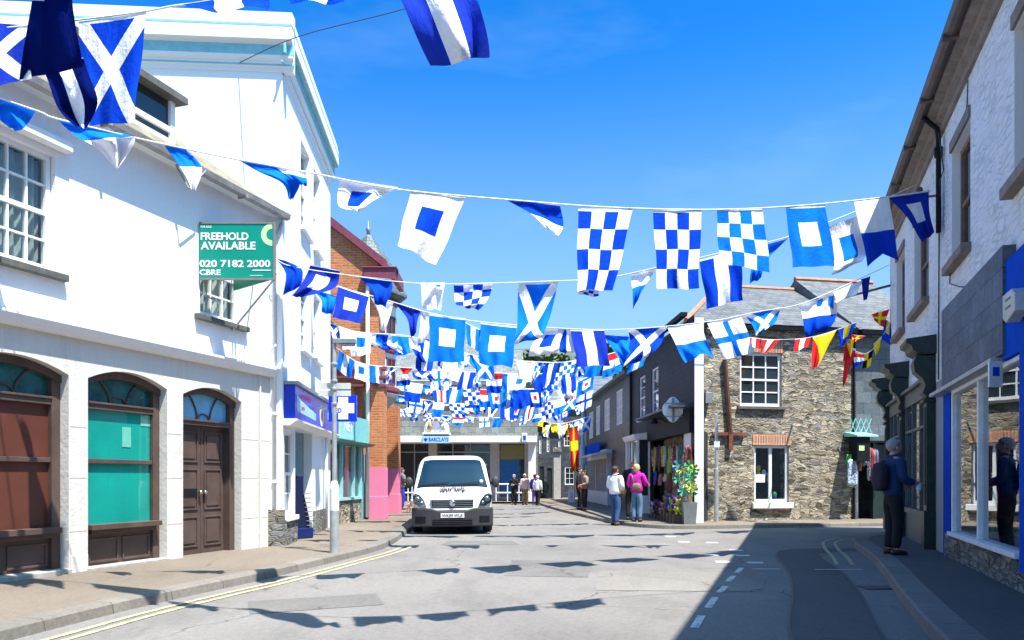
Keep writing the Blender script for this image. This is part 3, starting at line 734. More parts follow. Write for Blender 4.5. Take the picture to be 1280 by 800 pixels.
# door recess is deeper: cut by hand
mb2 = MB(fb_); wall_cells(mb2, 0, LB, 0, 8.6, wins + [shop_w, door_r], .18)
p = fb_.p
mb2.box(.02, LB, -11.9, -1.6, 0, 8.58)
mb2.box(.02, SB(369), -1.6, -.4, 0, 8.58); mb2.box(SB(390), LB, -1.6, -.3, 0, 8.6); mb2.box(SB(369), SB(390), -1.6, -.3, 2.3, 8.6)
mb2.face([fs_.p(0, 0, 0), fs_.p(12, 0, 0), fs_.p(12, 0, 8.6), fs_.p(0, 0, 8.6)])
mb2.face([p(LB, 0, 0), p(LB, -.3, 0), p(LB, -.3, 8.6), p(LB, 0, 8.6)])
mb2.build('wall', M['pale_blue_render'], bB)
rc_ = MB(fb_); a, b = SB(369) + .004, SB(390) - .004
rc_.face([p(a, -.19, .11), p(a, -1.2, .11), p(a, -1.2, 2.25), p(a, -.19, 2.25)]); rc_.face([p(b, -.19, .11), p(b, -1.2, .11), p(b, -1.2, 2.25), p(b, -.19, 2.25)])
rc_.face([p(a, -1.2, .11), p(b, -1.2, .11), p(b, -1.2, 2.25), p(a, -1.2, 2.25)]); rc_.face([p(a, -.19, 2.25), p(b, -.19, 2.25), p(b, -1.2, 2.25), p(a, -1.2, 2.25)])
rc_.build('doorway', plain('doorway_blue', (.35, .55, .62), .6), bB)
# cornice: same profile on street side and on the side facing the camera
top = HB(362, 30)
def cornice_prof(k=1.0):
    return [(-.1, 8.45), (.015, 8.45), (.02, 8.52), (.05, 8.54), (.05, 8.62), (.10 * k, 8.66), (.10 * k, 8.72), (.10, 8.9), (.20, 8.94), (.20, 9.28), (.17, 9.32), (.17, 9.42), (-.1, 9.45)]
cm = MB(fb_); cm.profile(cornice_prof(), -.0, LB); cm.build('cornice', M['pale_blue_render'], bB)
cm = MB(fs_); cm.profile(cornice_prof(), -.2, 12); cm.build('cornice', M['pale_blue_render'], bB)
for fr, L0, L1 in ((fb_, -.2, LB), (fs_, -.21, 12)):
    bl = MB(fr)
    for o, h0, h1 in ((.053, 8.545, 8.575), (.103, 8.71, 8.885), (.203, 9.16, 9.2)): bl.box(L0, L1, o - .04, o, h0, h1)
    if fr is fb_: bl.box(0, LB, .0, .18, 8.90, 8.935)
    bl.build('cornice_band', M['aqua_trim'], bB)
MB(fb_).box(.05, LB, -12, -.05, 8.6, 9.2).build('roof', M['grey_slate'], bB)
for s0, s1, h0, h1 in wins:
    window(bB, fb_, s0, s1, h0, h1, -.12, 2, 2, glass='blue_glass', sill='white_paint', sillw=.05)
sw = window(bB, fb_, shop_w[0], shop_w[1], shop_w[2], shop_w[3], -.08, 1, 2, glass='blue_glass', sash=True, sill='white_paint', sillw=.06)
MB(fb_).box(.0, SB(369) - .01, .0, .05, .1, .56).build('plinth', M['grey_stone'], bB)
MB(fb_).box(SB(391), SB(405), .0, .04, .1, .6).build('plinth', M['grey_stone'], bB)
MB(fs_).box(-.05, 1.5, .0, .05, .1, .75).build('plinth', M['grey_stone'], bB)
dp = MB(fb_); s_ = SB(408, .08); dp.tube([p(s_, .08, 2.3), p(s_, .08, .15)], .035); dp.build('downpipe', M['white_paint'], bB, smooth=True)
# fascia sign
fh0, fh1 = HB(368, 523, .2), HB(368, 480, .2)
fas = MB(fb_).box(.12, LB - .03, 0, .2, fh0, fh1).build('fascia_sign', M['blue_gloss'], bB)
ga = MB(fb_); u = lambda k: .15 + (LB - .2) * k; v = lambda k: fh0 + (fh1 - fh0) * k
def patch(mb, pts, o=.203): mb.face([fb_.p(u(a), o, v(b)) for a, b in pts])
gm = [MB(fb_) for _ in range(4)]
patch(gm[0], [(.02, .25), (.02, .75), (.10, .62), (.26, .50), (.40, .42), (.40, .18), (.2, .22)])
patch(gm[1], [(.10, .66), (.10, .80), (.28, .86), (.30, .72)])
patch(gm[1], [(.10, .34), (.10, .44), (.16, .46), (.16, .36)], .206)
ring = [(.53 + .05 * math.cos(a), .45 + .38 * math.sin(a)) for a in [2 * math.pi * k / 20 for k in range(20)]]
patch(gm[2], ring); patch(gm[3], [(.68, .42), (.68, .82), (.96, .86), (.96, .46)])
for g, mt in zip(gm, ('light_blue', 'magenta', 'white_paint', 'light_teal')): g.build('sign_graphic', M[mt], fas)
patch(tm := MB(fb_), [(.535 + .025 * math.cos(a), .45 + .2 * math.sin(a)) for a in [2 * math.pi * k / 14 for k in range(14)]], .206); tm.build('sign_graphic', M['maroon'], fas)
MB(fb_).profile([(0, fh0 - .12), (.12, fh0 - .12), (.24, fh0 - .03), (.24, fh0), (0, fh0)], .04, LB - .02).build('fascia_cornice', M['white_paint'], bB)
MB(fb_).box(.08, LB, 0, .26, fh1 + .002, fh1 + .06).build('fascia_cap', M['metal_grey'], bB)
# projecting chemist cross
x0, x1 = P(415, 527, 16.2), P(446, 494, 16.2); fx = Frame(x0.x, x0.y, 1, 0, 1); w_ = x1.x - x0.x
cs = thing('chemist_sign', 'blue projecting sign with white cross on the chemist shop', 'sign', x0, )
MB(fx).box(-.06, w_, -.05, .05, x0.z, x1.z).build('panel', M['blue_gloss'], cs)
cz, chh = (x0.z + x1.z) / 2, (x1.z - x0.z); cx = w_ * .47
cc = MB(fx); a_, b_ = .10, .225
cc.box(cx - a_, cx + a_, .05, .056, cz - b_, cz + b_); cc.box(cx - b_, cx - a_, .05, .056, cz - a_, cz + a_); cc.box(cx + a_, cx + b_, .05, .056, cz - a_, cz + a_)
cc.build('cross', M['white_paint'], cs)
tt = MB(fx); text_on(tt, fx, 'ED', cx - .16, cx - .03, cz - .09, cz + .0, .060, .02); tt.build('lettering', M['royal_blue'], cs)
MB(fx).box(-.7, -.06, -.02, .02, cz - .02, cz + .02).build('bracket', M['metal_grey'], cs)
# dark blue basket stand in the doorway
bs = thing('basket_stand', 'dark blue plastic basket stand in the chemist doorway', 'display stand', fb_.p(SB(379), -.35, .11))
sb_ = Frame(*fb_.p(SB(373), -.15, 0).xy, .55, .85, 1)
mb = MB(sb_); mb.prism([(0, .12), (.5, .12), (.5, .5), (.34, 1.05), (.34, 1.35), (.02, 1.35)], -.4, 0); mb.build('body', plain('stand_navy', (.004, .008, .045), .5), bs, bevel=.02)
for k in range(8):
    MB(sb_).box(.40 - k * .012, .56 - k * .012, -.38, .03, .36 + k * .09, .375 + k * .09).build('basket', M['metal_grey'], bs)
MB(sb_).box(-.0, .58, -.42, .02, .11, .32).build('base', plain('stand_base', (.004, .012, .10), .5), bs, bevel=.02)
# ================================================================== C: small turquoise shop
fc = Frame(-4.62, 19.42, .085, 1, 1); LC = 3.75; HC = fc.h_; SC = lambda px, o=0: fc.s_(px, o)
bC = thing('turquoise_shop', 'small single storey turquoise shop with stone base beside the blue chemist', 'building', fc.p(2, 0, 0))
mb = MB(fc); wall_cells(mb, 0, LC, 0, 3.0, [(.45, LC - .35, .75, 2.25)], .12); mb.box(0, LC, -6, -.5, 0, 3.0)
mb.face([fc.p(0, 0, 3), fc.p(LC, 0, 3), fc.p(LC, -.5, 3), fc.p(0, -.5, 3)])
mb.build('wall', M['teal_paint'], bC)
MB(fc).box(.45, LC - .35, -.02, .04, .1, .72).build('stall_riser', M['rubble'], bC)
sf = MB(fc); sf.box(.45, LC - .35, -.05, .08, .72, .79)
for s in (.45, 1.55, 2.65, LC - .40): sf.box(s, s + .06, -.05, .05, .79, 2.25)
wf = sf.build('window', M['light_teal'], bC)
MB(fc).face([fc.p(.46, -.03, .79), fc.p(LC - .36, -.03, .79), fc.p(LC - .36, -.03, 2.24), fc.p(.46, -.03, 2.24)]).build('pane', M['shop_glass'], wf)
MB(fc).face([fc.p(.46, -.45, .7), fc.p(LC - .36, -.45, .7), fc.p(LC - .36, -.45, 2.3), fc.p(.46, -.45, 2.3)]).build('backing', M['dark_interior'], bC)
random.seed(3)
for k in range(9):
    s = .6 + k * .33; h = random.uniform(1.1, 1.9); c = random.choice([(.5, .12, .1), (.75, .7, .6), (.1, .35, .4), (.7, .5, .2), (.6, .6, .7)])
    MB(fc).box(s, s + .2, -.3, -.24, .82, h).build('display', plain('display_%d' % k, c, .7), bC)
# signs: bulging front and the flat length beyond
sg = MB(fc); sg.prism([(.35, 2.28), (1.75, 2.28), (1.75, 3.02), (.35, 3.02)], 0, .34); so = sg.build('sign', M['light_teal'], bC, bevel=.02)
tt = MB(fc); text_on(tt, fc, 'NET', .72, 1.45, 2.5, 2.78, .347, .03); tt.box(.8, 1.35, .34, .346, 2.84, 2.90); tt.build('lettering', M['white_paint'], so)
MB(fc).box(1.8, LC, 0, .16, 2.28, 2.98).build('sign', plain('aqua_sign', (.16, .50, .50), .4), bC)
MB(fc).profile([(0, 2.18), (.3, 2.22), (.36, 2.275), (0, 2.275)], .3, LC).build('cornice', plain('teal_dark', (.05, .22, .2), .5), bC)
MB(fc).box(LC, LC + .45, -.3, -.05, .1, 2.0).build('notice_panel', M['white_paint'], bC)

# ================================================================== BR: brick building with turret
f1 = Frame(-3.74, 23.4, -1, 0, -1)     # south gable, s runs to the left
bR = thing('brick_building', 'red brick gabled building with corner turret and pink painted pillars', 'building', (-4, 24, 0))
def slope_h(x): return 8.67 + (-5.31 - x) * .78
ap = -7.7; xr = -3.9
gb = MB(f1); s_of = lambda x: -3.74 - x
ez = slope_h(xr)
gb.prism([(s_of(xr), 4.0), (s_of(xr), ez), (s_of(ap), slope_h(ap)), (s_of(-11.5), ez), (s_of(-11.5), 0), (s_of(-4.62), 0), (s_of(-4.62), 4.0)], -.01, -1.2)
gb.build('wall', M['brick'], bR)
MB(f1).box(1.5, 7, -12, -1.2, 0, 6.6).build('rear_wing', M['brick'], bR)
for a_, o_, hh in ((0, 0, 4.05), (.13, -3.81, 3.75)):
    po = MB(f1).box(a_, a_ + .43, o_ - .55, o_ + .06, .1, hh).build('pillar', M['brick'], bR)
    MB(f1).box(a_ - .02, a_ + .45, o_ - .57, o_ + .08, .78, 1.62).build('painted_band', M['pink_paint'], po)
    MB(f1).box(a_ - .04, a_ + .47, o_ - .59, o_ + .10, .1, .78).build('pillar_base', M['pink_paint'], po, bevel=.015)
MB(f1).box(.5, 1.0, -3.7, -3.4, .1, 3.7).build('back_wall', M['dark_interior'], bR)
st = MB(f1)
for h in (3.98, 4.22, 4.48): st.box(-.06, 1.9, -.3, .10, h, h + .07)
st.build('string_course', M['maroon'], bR)
bg = MB(f1)
L = [(s_of(xr) - .25, ez - .2 + .02), (s_of(ap), slope_h(ap) + .02)]
bg.prism([(L[0][0], L[0][1]), (L[1][0], L[1][1]), (L[1][0], L[1][1] + .26), (L[0][0], L[0][1] + .26)], .0, .14)
bg.prism([(s_of(-11.7), ez - .2), (s_of(-11.7), ez + .08), (L[1][0] + .001, L[1][1] + .26), (L[1][0] + .001, L[1][1])], .0, .14)
bg.build('bargeboard', M['maroon'], bR)
rf = MB(f1); rf.prism([(s_of(xr) - .3, ez - .03), (s_of(ap), slope_h(ap) + .27), (s_of(-11.8), ez - .03), (s_of(-11.8), ez - .14), (s_of(ap), slope_h(ap) + .16), (s_of(xr) - .3, ez - .14)], .04, -1.25); rf.build('roof', M['grey_slate'], bR)
gx0, gx1 = P(455, 350, 23.2), P(494, 336, 23.2)
eb = MB(WORLD); eb.box(gx0.x, gx1.x, -23.5, -23.1, gx0.z, gx1.z); eb.box(gx0.x - .05, gx1.x + .06, -23.52, -23.06, gx1.z, gx1.z + .04); eb.box(gx1.x - .1, gx1.x + .04, -24.7, -23.52, gx0.z, gx1.z + .02)
eb.build('eaves_box', M['maroon'], bR, bevel=.01)
wp = MB(); X = P(459.5, 600, 23.25).x; wp.tube([(X, 23.25, 6.9), (X, 23.25, .2)], .055); wp.build('downpipe', M['white_paint'], bR, smooth=True)
vt = MB(f1); vt.box(s_of(P(441, 0, 23.3).x) - .0, s_of(P(434, 0, 23.3).x) + .05, -.02, .12, 3.2, 3.55); vt.build('vent_box', M['metal_grey'], bR)
# oriel turret
tc = (-4.66, 25.95); DZ = -.45; rr = .93
n8 = 8
tb = MB(); tb.lathe(tc, [(.32, 3.4 + DZ), (.42, 3.75 + DZ), (.72, 4.1 + DZ), (.95, 4.35 + DZ), (.99, 4.46 + DZ), (.93, 4.5 + DZ)], n8); tb.build('corbel', M['concrete'], bR)
tb = MB(); tb.lathe(tc, [(.90, 4.5 + DZ), (.90, 7.3 + DZ)], n8); tw = tb.build('turret_wall', M['white_paint'], bR)
for k in range(n8):
    a = 2 * math.pi * (k + .5) / n8; fo = Frame(tc[0] + math.cos(a) * .831 + math.sin(a) * .26, tc[1] + math.sin(a) * .831 - math.cos(a) * .26, -math.sin(a), math.cos(a), 1)
    for h0, h1 in ((4.75 + DZ, 5.6 + DZ), (6.1 + DZ, 6.95 + DZ)):
        wf = MB(fo)
        for q in ((.0, .05, h0, h1), (.47, .52, h0, h1), (.05, .47, h1 - .05, h1), (.05, .47, h0, h0 + .05), (.24, .28, h0 + .05, h1 - .05)): wf.box(q[0], q[1], .0, .035, q[2], q[3])
        w = wf.build('window', M['maroon'], bR)
        MB(fo).face([fo.p(.04, .012, h0 + .04), fo.p(.48, .012, h0 + .04), fo.p(.48, .012, h1 - .04), fo.p(.04, .012, h1 - .04)]).build('pane', M['window_glass'], w)
for h in (5.75 + DZ, 7.3 + DZ, 4.5 + DZ):
    MB().lathe(tc, [(.95, h), (1.02, h + .05), (1.02, h + .16), (.92, h + .2)], n8).build('moulding', M['maroon'], bR)
tb = MB(); tb.lathe(tc, [(r0, h0 + DZ) for r0, h0 in ((.9, 7.45), (1.26, 7.60), (1.26, 7.68), (1.12, 7.95), (.93, 8.35), (.70, 8.8), (.42, 9.2), (.14, 9.6), (.05, 9.66))], n8); tb.build('spire', slates('spire_slate', (.07, .10, .11), (.12, .16, .165), .18, .14, (.15, .19, .17), .3), bR)
tb = MB(); tb.lathe(tc, [(r0, h0 + DZ - .3) for r0, h0 in ((.07, 9.9), (.05, 10.05), (.09, 10.12), (.02, 10.2), (.015, 10.4))], 10); tb.build('finial', M['metal_grey'], bR, smooth=True)
# dark slate hung strip with white window behind the lamp post
f2 = Frame(-4.75, 19.9, 0, 1, 1)
bD0 = thing('slate_hung_house', 'narrow dark slate hung wall between white building and brick gable', 'building', (-5.2, 20, 0))
MB(f2).box(0, 3.3, -5, -.35, 3.01, 5.6).build('wall', M['hung_slate'], bD0)
MB(f2).profile([(-.2, 5.6), (-2.8, 7.0), (-5.3, 5.6)], 0, 3.3).build('roof', M['grey_slate'], bD0)

# ================================================================== BK: the bank and what stands behind it
bank = thing('bank', 'low grey bank with white canopy and blue name board at the end of the street', 'building', (-2.3, 43, 0))
fk = Frame(-7.0, 43.0, 1, 0, 1); X0 = -7.0
kx = lambda px, z=43: (px - 640) * z / F - X0
kz = lambda py, z=43: CH + (HZ - py) * z / F
mb = MB(fk); wall_cells(mb, 0, kx(673), 3.3, kz(477), [(kx(508), kx(526), kz(511), kz(485)), (kx(556), kx(577), kz(505), kz(483)), (kx(600), kx(622), kz(503), kz(483)), (kx(645), kx(658), kz(503), kz(483))], .15)
mb.box(0, kx(673), -7, -.4, 0, kz(477)); mb.build('wall', M['mottled_slate'], bank)
for a, b, c, d in ((508, 526, 511, 485), (556, 577, 505, 483), (600, 622, 503, 483), (645, 658, 503, 483)):
    window(bank, fk, kx(a), kx(b), kz(c), kz(d), -.08, 4, 2, sash=False, sill='white_paint')
MB(fk).box(-.5, kx(671, 41.6) + .0, -.3, 1.5, kz(553, 41.5), kz(545, 41.5)).build('canopy', M['white_paint'], bank, bevel=.02)
gf = MB(fk)
for a, b in ((536, 546), (613, 624), (495, 500), (656, 660)): gf.box(kx(a), kx(b), -.3, .06, 0, 3.25)
gf.build('column', M['concrete'], bank)
MB(fk).box(kx(660), kx(669), -.3, 1.2, 0, 3.18).build('end_wall', M['white_paint'], bank)
for a, b in ((500, 536), (546, 613), (624, 656)):
    fr_ = MB(fk)
    c = {500: 518, 546: 566, 624: 640}[a]
    fr_.box(kx(a), kx(b), -.1, -.04, kz(566), kz(564.5)); fr_.box(kx(a), kx(b), -.1, -.04, kz(625), kz(620))
    for x in ((a, c, b) if a != 624 else (a, b)): fr_.box(kx(x) - .03, kx(x) + .03, -.1, -.03, kz(620), 3.2)
    if a == 546: fr_.box(kx(588) - .03, kx(588) + .03, -.1, -.03, kz(564), 3.2)
    wo = fr_.build('window', M['metal_grey'], bank)
    MB(fk).face([fk.p(kx(a), -.07, .2), fk.p(kx(b), -.07, .2), fk.p(kx(b), -.07, 3.2), fk.p(kx(a), -.07, 3.2)]).build('pane', M['window_glass'], wo)
MB(fk).box(kx(626), kx(648), -.06, -.035, kz(621), kz(576)).build('poster', plain('poster_blue', (.0, .12, .35), .4), bank)
MB(fk).box(kx(626), kx(655), -.05, -.03, kz(574), kz(556)).build('poster', plain('poster_gold', (.22, .20, .08), .5), bank)
eave = MB(fk); eave.box(-.2, kx(674), -.1, .25, kz(478), kz(476)); eave.build('gutter', M['white_paint'], bank)
rf = MB(fk); rf.profile([(.3, kz(477)), (-5, 9.0), (-10.3, kz(477)), (-10.3, 6.3), (.3, 6.3)], -.3, kx(655)); rf.build('roof', M['mottled_slate'], bank)
nb = thing('name_board', 'pale blue bank name board with dark lettering on the canopy edge', 'sign', fk.p(kx(545, 41.4), 1.55, 3.2))
k0, k1 = kx(528, 41.45), kx(561.5, 41.45)
MB(fk).box(k0, k1, 1.5, 1.56, kz(553.5, 41.45), kz(545, 41.45)).build('panel', M['light_blue'], nb)
tt = MB(fk); text_on(tt, fk, 'BARCLAYS', k0 + .33, k1 - .04, kz(551.8, 41.4), kz(546.8, 41.4), 1.567, .02); 
ex, ez_ = k0 + .17, kz(549.3, 41.4)
tt.face([fk.p(ex + dx * .028, 1.567, ez_ + dy * .028) for dx, dy in ((-4, 3), (-2.5, 1), (-1, 3), (0, 4), (1, 3), (2.5, 1), (4, 3), (3.5, -1), (1.5, -2), (1, -4), (-1, -4), (-1.5, -2), (-3.5, -1))])
tt.build('lettering', M['royal_blue'], nb)
# carved coat of arms over the canopy
ca = thing('coat_of_arms', 'white carved coat of arms standing on the bank canopy', 'carving', fk.p(kx(546, 41.4), 1.2, 3.5))
c0, c1 = kx(529.5, 41.5), kx(561, 41.5); cm_ = (c0 + c1) / 2; zb = kz(543.5, 41.5)
MB(fk).box(c0, c1, .9, 1.5, kz(545, 41.5) + .004, kz(542.8, 41.5) + .02).build('plinth', M['dark_interior'], ca)
MB(fk).box(c0 - .05, c1 + .05, .9, 1.54, zb + .03, zb + .13).build('ledge', M['white_paint'], ca)
pts = [(cm_ + (c1 - c0) * .49 * math.cos(a), zb + .14 + .82 * math.sin(a) ** .8) for a in [math.pi * k / 16 for k in range(17)]]
MB(fk).prism(pts, .95, 1.35).build('tympanum', M['white_paint'], ca)
sh = MB(fk); sh.prism([(cm_ - .17, zb + .72), (cm_ + .17, zb + .72), (cm_ + .17, zb + .42), (cm_, zb + .24), (cm_ - .17, zb + .42)], 1.35, 1.42); sh.build('shield', plain('shield_paint', (.35, .35, .55), .5), ca)
for sgn, col in ((-1, (.62, .42, .16)), (1, (.70, .64, .6))):
    an = MB(fk); q = lambda x, y: fk.p(cm_ + sgn * x, 1.42, zb + y)
    an.tube([q(.22, .38), q(.36, .5), q(.33, .68), q(.28, .80)], [.06, .085, .075, .05]); an.ball(q(.25, .84), .07, 10)
    an.tube([q(.35, .5), q(.45, .35), q(.4, .18)], [.055, .04, .03]); an.tube([q(.32, .42), q(.27, .28), q(.3, .17)], [.045, .035, .03]); an.tube([q(.3, .68), q(.2, .66), q(.16, .74)], [.035, .03, .025])
    an.tube([q(.42, .45), q(.53, .5), q(.5, .62)], [.02, .018, .03])
    an.build('supporter', plain('supporter%d' % (sgn + 1), col, .6), ca, smooth=True)
cr_ = MB(fk); cr_.ball(fk.p(cm_, 1.40, zb + .84), (.12, .05, .09), 10); cr_.tube([fk.p(cm_ - .13, 1.4, zb + .78), fk.p(cm_ + .13, 1.4, zb + .78)], .03); cr_.build('crown', plain('crown_gold', (.6, .38, .12), .5), ca, smooth=True)
# small round projecting sign on the right of the canopy
bx = thing('projecting_sign', 'small white and blue sign hanging at right of bank canopy', 'sign', fk.p(kx(655, 41), 1.6, 3.3))
MB(fk).box(kx(652.5, 41.2), kx(659, 41.2), 1.52, 1.62, kz(552, 41.2), kz(541, 41.2)).build('panel', M['white_paint'], bx, bevel=.02)
MB(fk).box(kx(654, 41.2), kx(657.5, 41.2), 1.62, 1.63, kz(550, 41.2), kz(544, 41.2)).build('mark', M['bright_blue'], bx)
# railings in front of the bank
for nm, a, b in (('left', 505, 520), ('right', 620, 663)):
    r_ = MB(); z = 41.6
    for h in (.55, 1.0): r_.tube([P(a, 600, z).xy.to_3d() + Vector((0, 0, h)), P(b, 600, z).xy.to_3d() + Vector((0, 0, h))], .045, 6)
    for k in range(4):
        x = P(a + (b - a) * k / 3, 600, z).x; r_.tube([(x, z, .1), (x, z, 1.0)], .03, 6)
    tag(r_.build('railing', M['white_metal'], org=P((a + b) / 2, 600, z).xy.to_3d()), 'white metal railing in front of the bank window, %s' % ('behind the van' if nm == 'left' else 'behind the standing group of people'), 'railing', 'railings before the bank')
# house behind the bank, higher roof
hb = thing('slate_roofed_house', 'grey slate roofed house rising behind the bank', 'building', (-5, 56, 0))
fh = Frame(-12, 54, 1, 0, 1)
MB(fh).box(0, 9.8, -8, 0, 0, 8.2).build('wall', M['grey_stone'], hb)
MB(fh).profile([(.3, 8.1), (-4, 11.4), (-8.3, 8.1)], -.2, 10).build('roof', M['mottled_slate'], hb)
MB(fh).box(6.0, 6.9, -4.6, -3.7, 10.5, 12.3).build('chimney', M['brick'], hb)
h2 = thing('stone_gabled_house', 'stone gabled house with chimney behind the bank', 'building', (2, 58, 0))
fg2 = Frame(-1.2, 57, 1, 0, 1)
MB(fg2).prism([(0, 0), (3.5, 0), (3.5, 6.8), (1.75, 8.3), (0, 6.8)], 0, -8).build('wall', M['grey_stone'], h2)
MB(fg2).prism([(-.2, 6.7), (1.75, 8.4), (3.7, 6.7), (3.7, 6.85), (1.75, 8.58), (-.2, 6.85)], .1, -8).build('roof', M['grey_slate'], h2)
MB(fg2).box(1.4, 2.1, -1, -.4, 8, 9.2).build('chimney', M['brick'], h2)
# dark slate houses closing the lane
ln = thing('lane_house', 'dark slate hung house with tall narrow windows beyond the bank', 'building', (3.2, 48, 0))
fl1 = Frame(1.55, 48, 1, 0, 1); lx_ = lambda px, z=48: (px - 640) * z / F - 1.55; lz = lambda py, z=48: CH + (HZ - py) * z / F
wo = [(lx_(674), lx_(677), lz(567), lz(545)), (lx_(683.5), lx_(687), lz(565), lz(546)), (lx_(698), lx_(701), lz(565), lz(550)), (lx_(675), lx_(680), .1, lz(583)), (lx_(684), lx_(690), .1, lz(585))]
mb = MB(fl1); wall_cells(mb, 0, lx_(703), 0, lz(530), wo, .15); mb.box(0, lx_(703), -8, -.3, 0, lz(530)); mb.build('wall', M['hung_slate'], ln)
for w in wo[:3]: window(ln, fl1, w[0], w[1], w[2], w[3], -.06, 1, 2, sill=None)
for w in wo[3:]: MB(fl1).box(w[0], w[1], -.1, -.05, w[2], w[3]).build('door', M['green_black'], ln)
MB(fl1).profile([(.25, lz(531)), (-4, 8.0), (-8.3, lz(531))], -.1, lx_(704)).build('roof', M['grey_slate'], ln)
pr = thing('stone_pier', 'pale stone pier on the corner between the dark houses', 'pier', (2.6, 47, 0))
MB(WORLD).box(P(692, 0, 46.5).x, P(701, 0, 46.5).x, -47.3, -46.5, 0, P(0, 565, 46.5).z).build('shaft', M['concrete'], pr, bevel=.02)
MB(WORLD).box(P(691, 0, 46.4).x, P(702, 0, 46.4).x, -47.4, -46.4, P(0, 565, 46.5).z, P(0, 559, 46.5).z).build('cap', M['grey_stone'], pr)
l2 = thing('corner_house', 'dark slate house with white lattice window behind the direction sign', 'building', (4.4, 50, 0))
fl3 = Frame(P(703, 0, 50).x, 50, 1, 0, 1)
mb = MB(fl3); wall_cells(mb, 0, 3.5, 0, 6.0, [(.15, .75, .9, 2.0), (.1, .5, 3.3, 4.6)], .1); mb.box(0, 3.5, -8, -.2, 0, 6); mb.build('wall', M['hung_slate'], l2)
window(l2, fl3, .15, .75, .9, 2.0, -.04, 2, 3, sash=False); window(l2, fl3, .1, .5, 3.3, 4.6, -.04, 2, 2)
MB(fl3).profile([(.25, 6), (-4, 8.2), (-8.3, 6)], -.1, 3.6).build('roof', M['grey_slate'], l2)

# ================================================================== D: black slate gift shop row on the right
fd = Frame(4.9, 21.5, -.035, 1, -1); SD = lambda px, o=0: fd.s_(px, o); HD = fd.h_
D1 = SD(790); D2 = SD(733)
gs = thing('gift_shop_building', 'black slate hung gift shop on the corner with white end wall', 'building', fd.p(3, 0, 0))
wd = [(SD(823), SD(814.5), 3.42, 4.96), (SD(806.5), SD(799), 3.42, 4.95)]
shopo = (.35, SD(813), .1, 2.55)
mb = MB(fd); wall_cells(mb, 0, D1, 0, 5.72, [tuple(w) for w in wd] + [shopo], .13)
mb.box(8.0, D1, -4.5, -.35, 0, 5.7); mb.box(1.2, 8.0, -.26, -.2, 2.7, 5.7); mb.box(SD(813) + .1, 8.0, -4.5, -.35, 0, 2.7)
mb.build('wall', M['black_slate'], gs)
ew = MB(fd); ew.box(-.02, 1.15, -.25, -.003, 0, 5.62); ew.build('end_wall', M['white_render'], gs)
for w in wd: window(gs, fd, w[0], w[1], w[2], w[3], -.06, 1, 2, glass='blue_glass', sill='white_paint', sillw=.04)
MB(fd).profile([(.28, 5.62), (.30, 5.75), (-2.4, 7.3), (-5.2, 5.7), (-5.2, 5.6)], 7.0, D1).build('roof', M['roof_slate'], gs)
MB(fd).profile([(.2, 5.66), (.38, 5.64), (.38, 5.76), (.2, 5.76)], -.05, D1).build('gutter', M['black_paint'], gs)
MB(fd).box(.1, SD(812), .0, .12, 2.55, 3.2).build('fascia', M['black_paint'], gs)
MB(fd).box(.2, SD(813), .1, .55, 3.24, 3.30).build('awning_box', M['hung_slate'], gs)
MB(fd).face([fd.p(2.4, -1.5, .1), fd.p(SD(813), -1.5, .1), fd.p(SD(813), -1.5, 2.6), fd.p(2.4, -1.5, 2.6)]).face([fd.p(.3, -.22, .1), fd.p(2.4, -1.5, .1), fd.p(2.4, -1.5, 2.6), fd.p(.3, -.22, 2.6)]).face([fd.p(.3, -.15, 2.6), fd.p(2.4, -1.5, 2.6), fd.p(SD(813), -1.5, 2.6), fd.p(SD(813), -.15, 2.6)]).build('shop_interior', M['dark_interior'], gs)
dp = MB(fd); dp.tube([fd.p(D1 - .06, .06, 5.6), fd.p(D1 - .06, .06, 2.9)], .05); dp.build('downpipe', M['black_paint'], gs)
# swan neck lamp over the fascia
lamp = thing('shop_lamp', 'dark swan neck lamp over the gift shop fascia', 'lamp', fd.p(SD(825), .12, 3.0))
lm = MB(); q = SD(826, .3); lm.tube([fd.p(q, .12, 3.0), fd.p(q, .3, 3.12), fd.p(q, .45, 3.08)], .015); lm.build('arm', M['black_paint'], lamp)
lm = MB(); c = fd.p(q, .5, 0); lm.lathe((c.x, c.y), [(.02, 3.12), (.06, 3.08), (.13, 2.96)], 12); lm.build('lamp_shade', M['black_paint'], lamp)
# bay window
bay = thing('bay_window', 'white painted bay shop window projecting beside the hanging goods', 'window', fd.p(SD(800), .2, 0))
b0, b1, bo = SD(812.5), SD(783, .45), .45
bf = MB(fd)
bf.profile([(0, 2.62), (bo + .05, 2.62), (bo + .12, 2.72), (bo + .12, 2.80), (0, 2.88)], b0 - .1, b1 + .1)
for s in [b0, b0 + .9, b0 + 1.5, b0 + 2.1, b1 - .09]: bf.box(s, s + .08, bo - .08, bo, .7, 2.62)
bf.box(b0, b0 + .08, 0, .06, .7, 2.62); bf.box(b0, b1, bo - .1, bo + .03, .62, .72); bf.box(b0, b0 + .08, 0, bo - .1, .62, .72); bf.box(b0, b1, 0, bo - .02, .1, .62)
bf.build('frame', M['white_paint'], bay)
g = MB(fd); g.face([fd.p(b0, bo - .04, .7), fd.p(b1, bo - .04, .7), fd.p(b1, bo - .04, 2.62), fd.p(b0, bo - .04, 2.62)]); g.face([fd.p(b0 + .04, .05, .7), fd.p(b0 + .04, bo - .05, .7), fd.p(b0 + .04, bo - .05, 2.62), fd.p(b0 + .04, .05, 2.62)]); g.build('pane', M['window_glass'], bay)
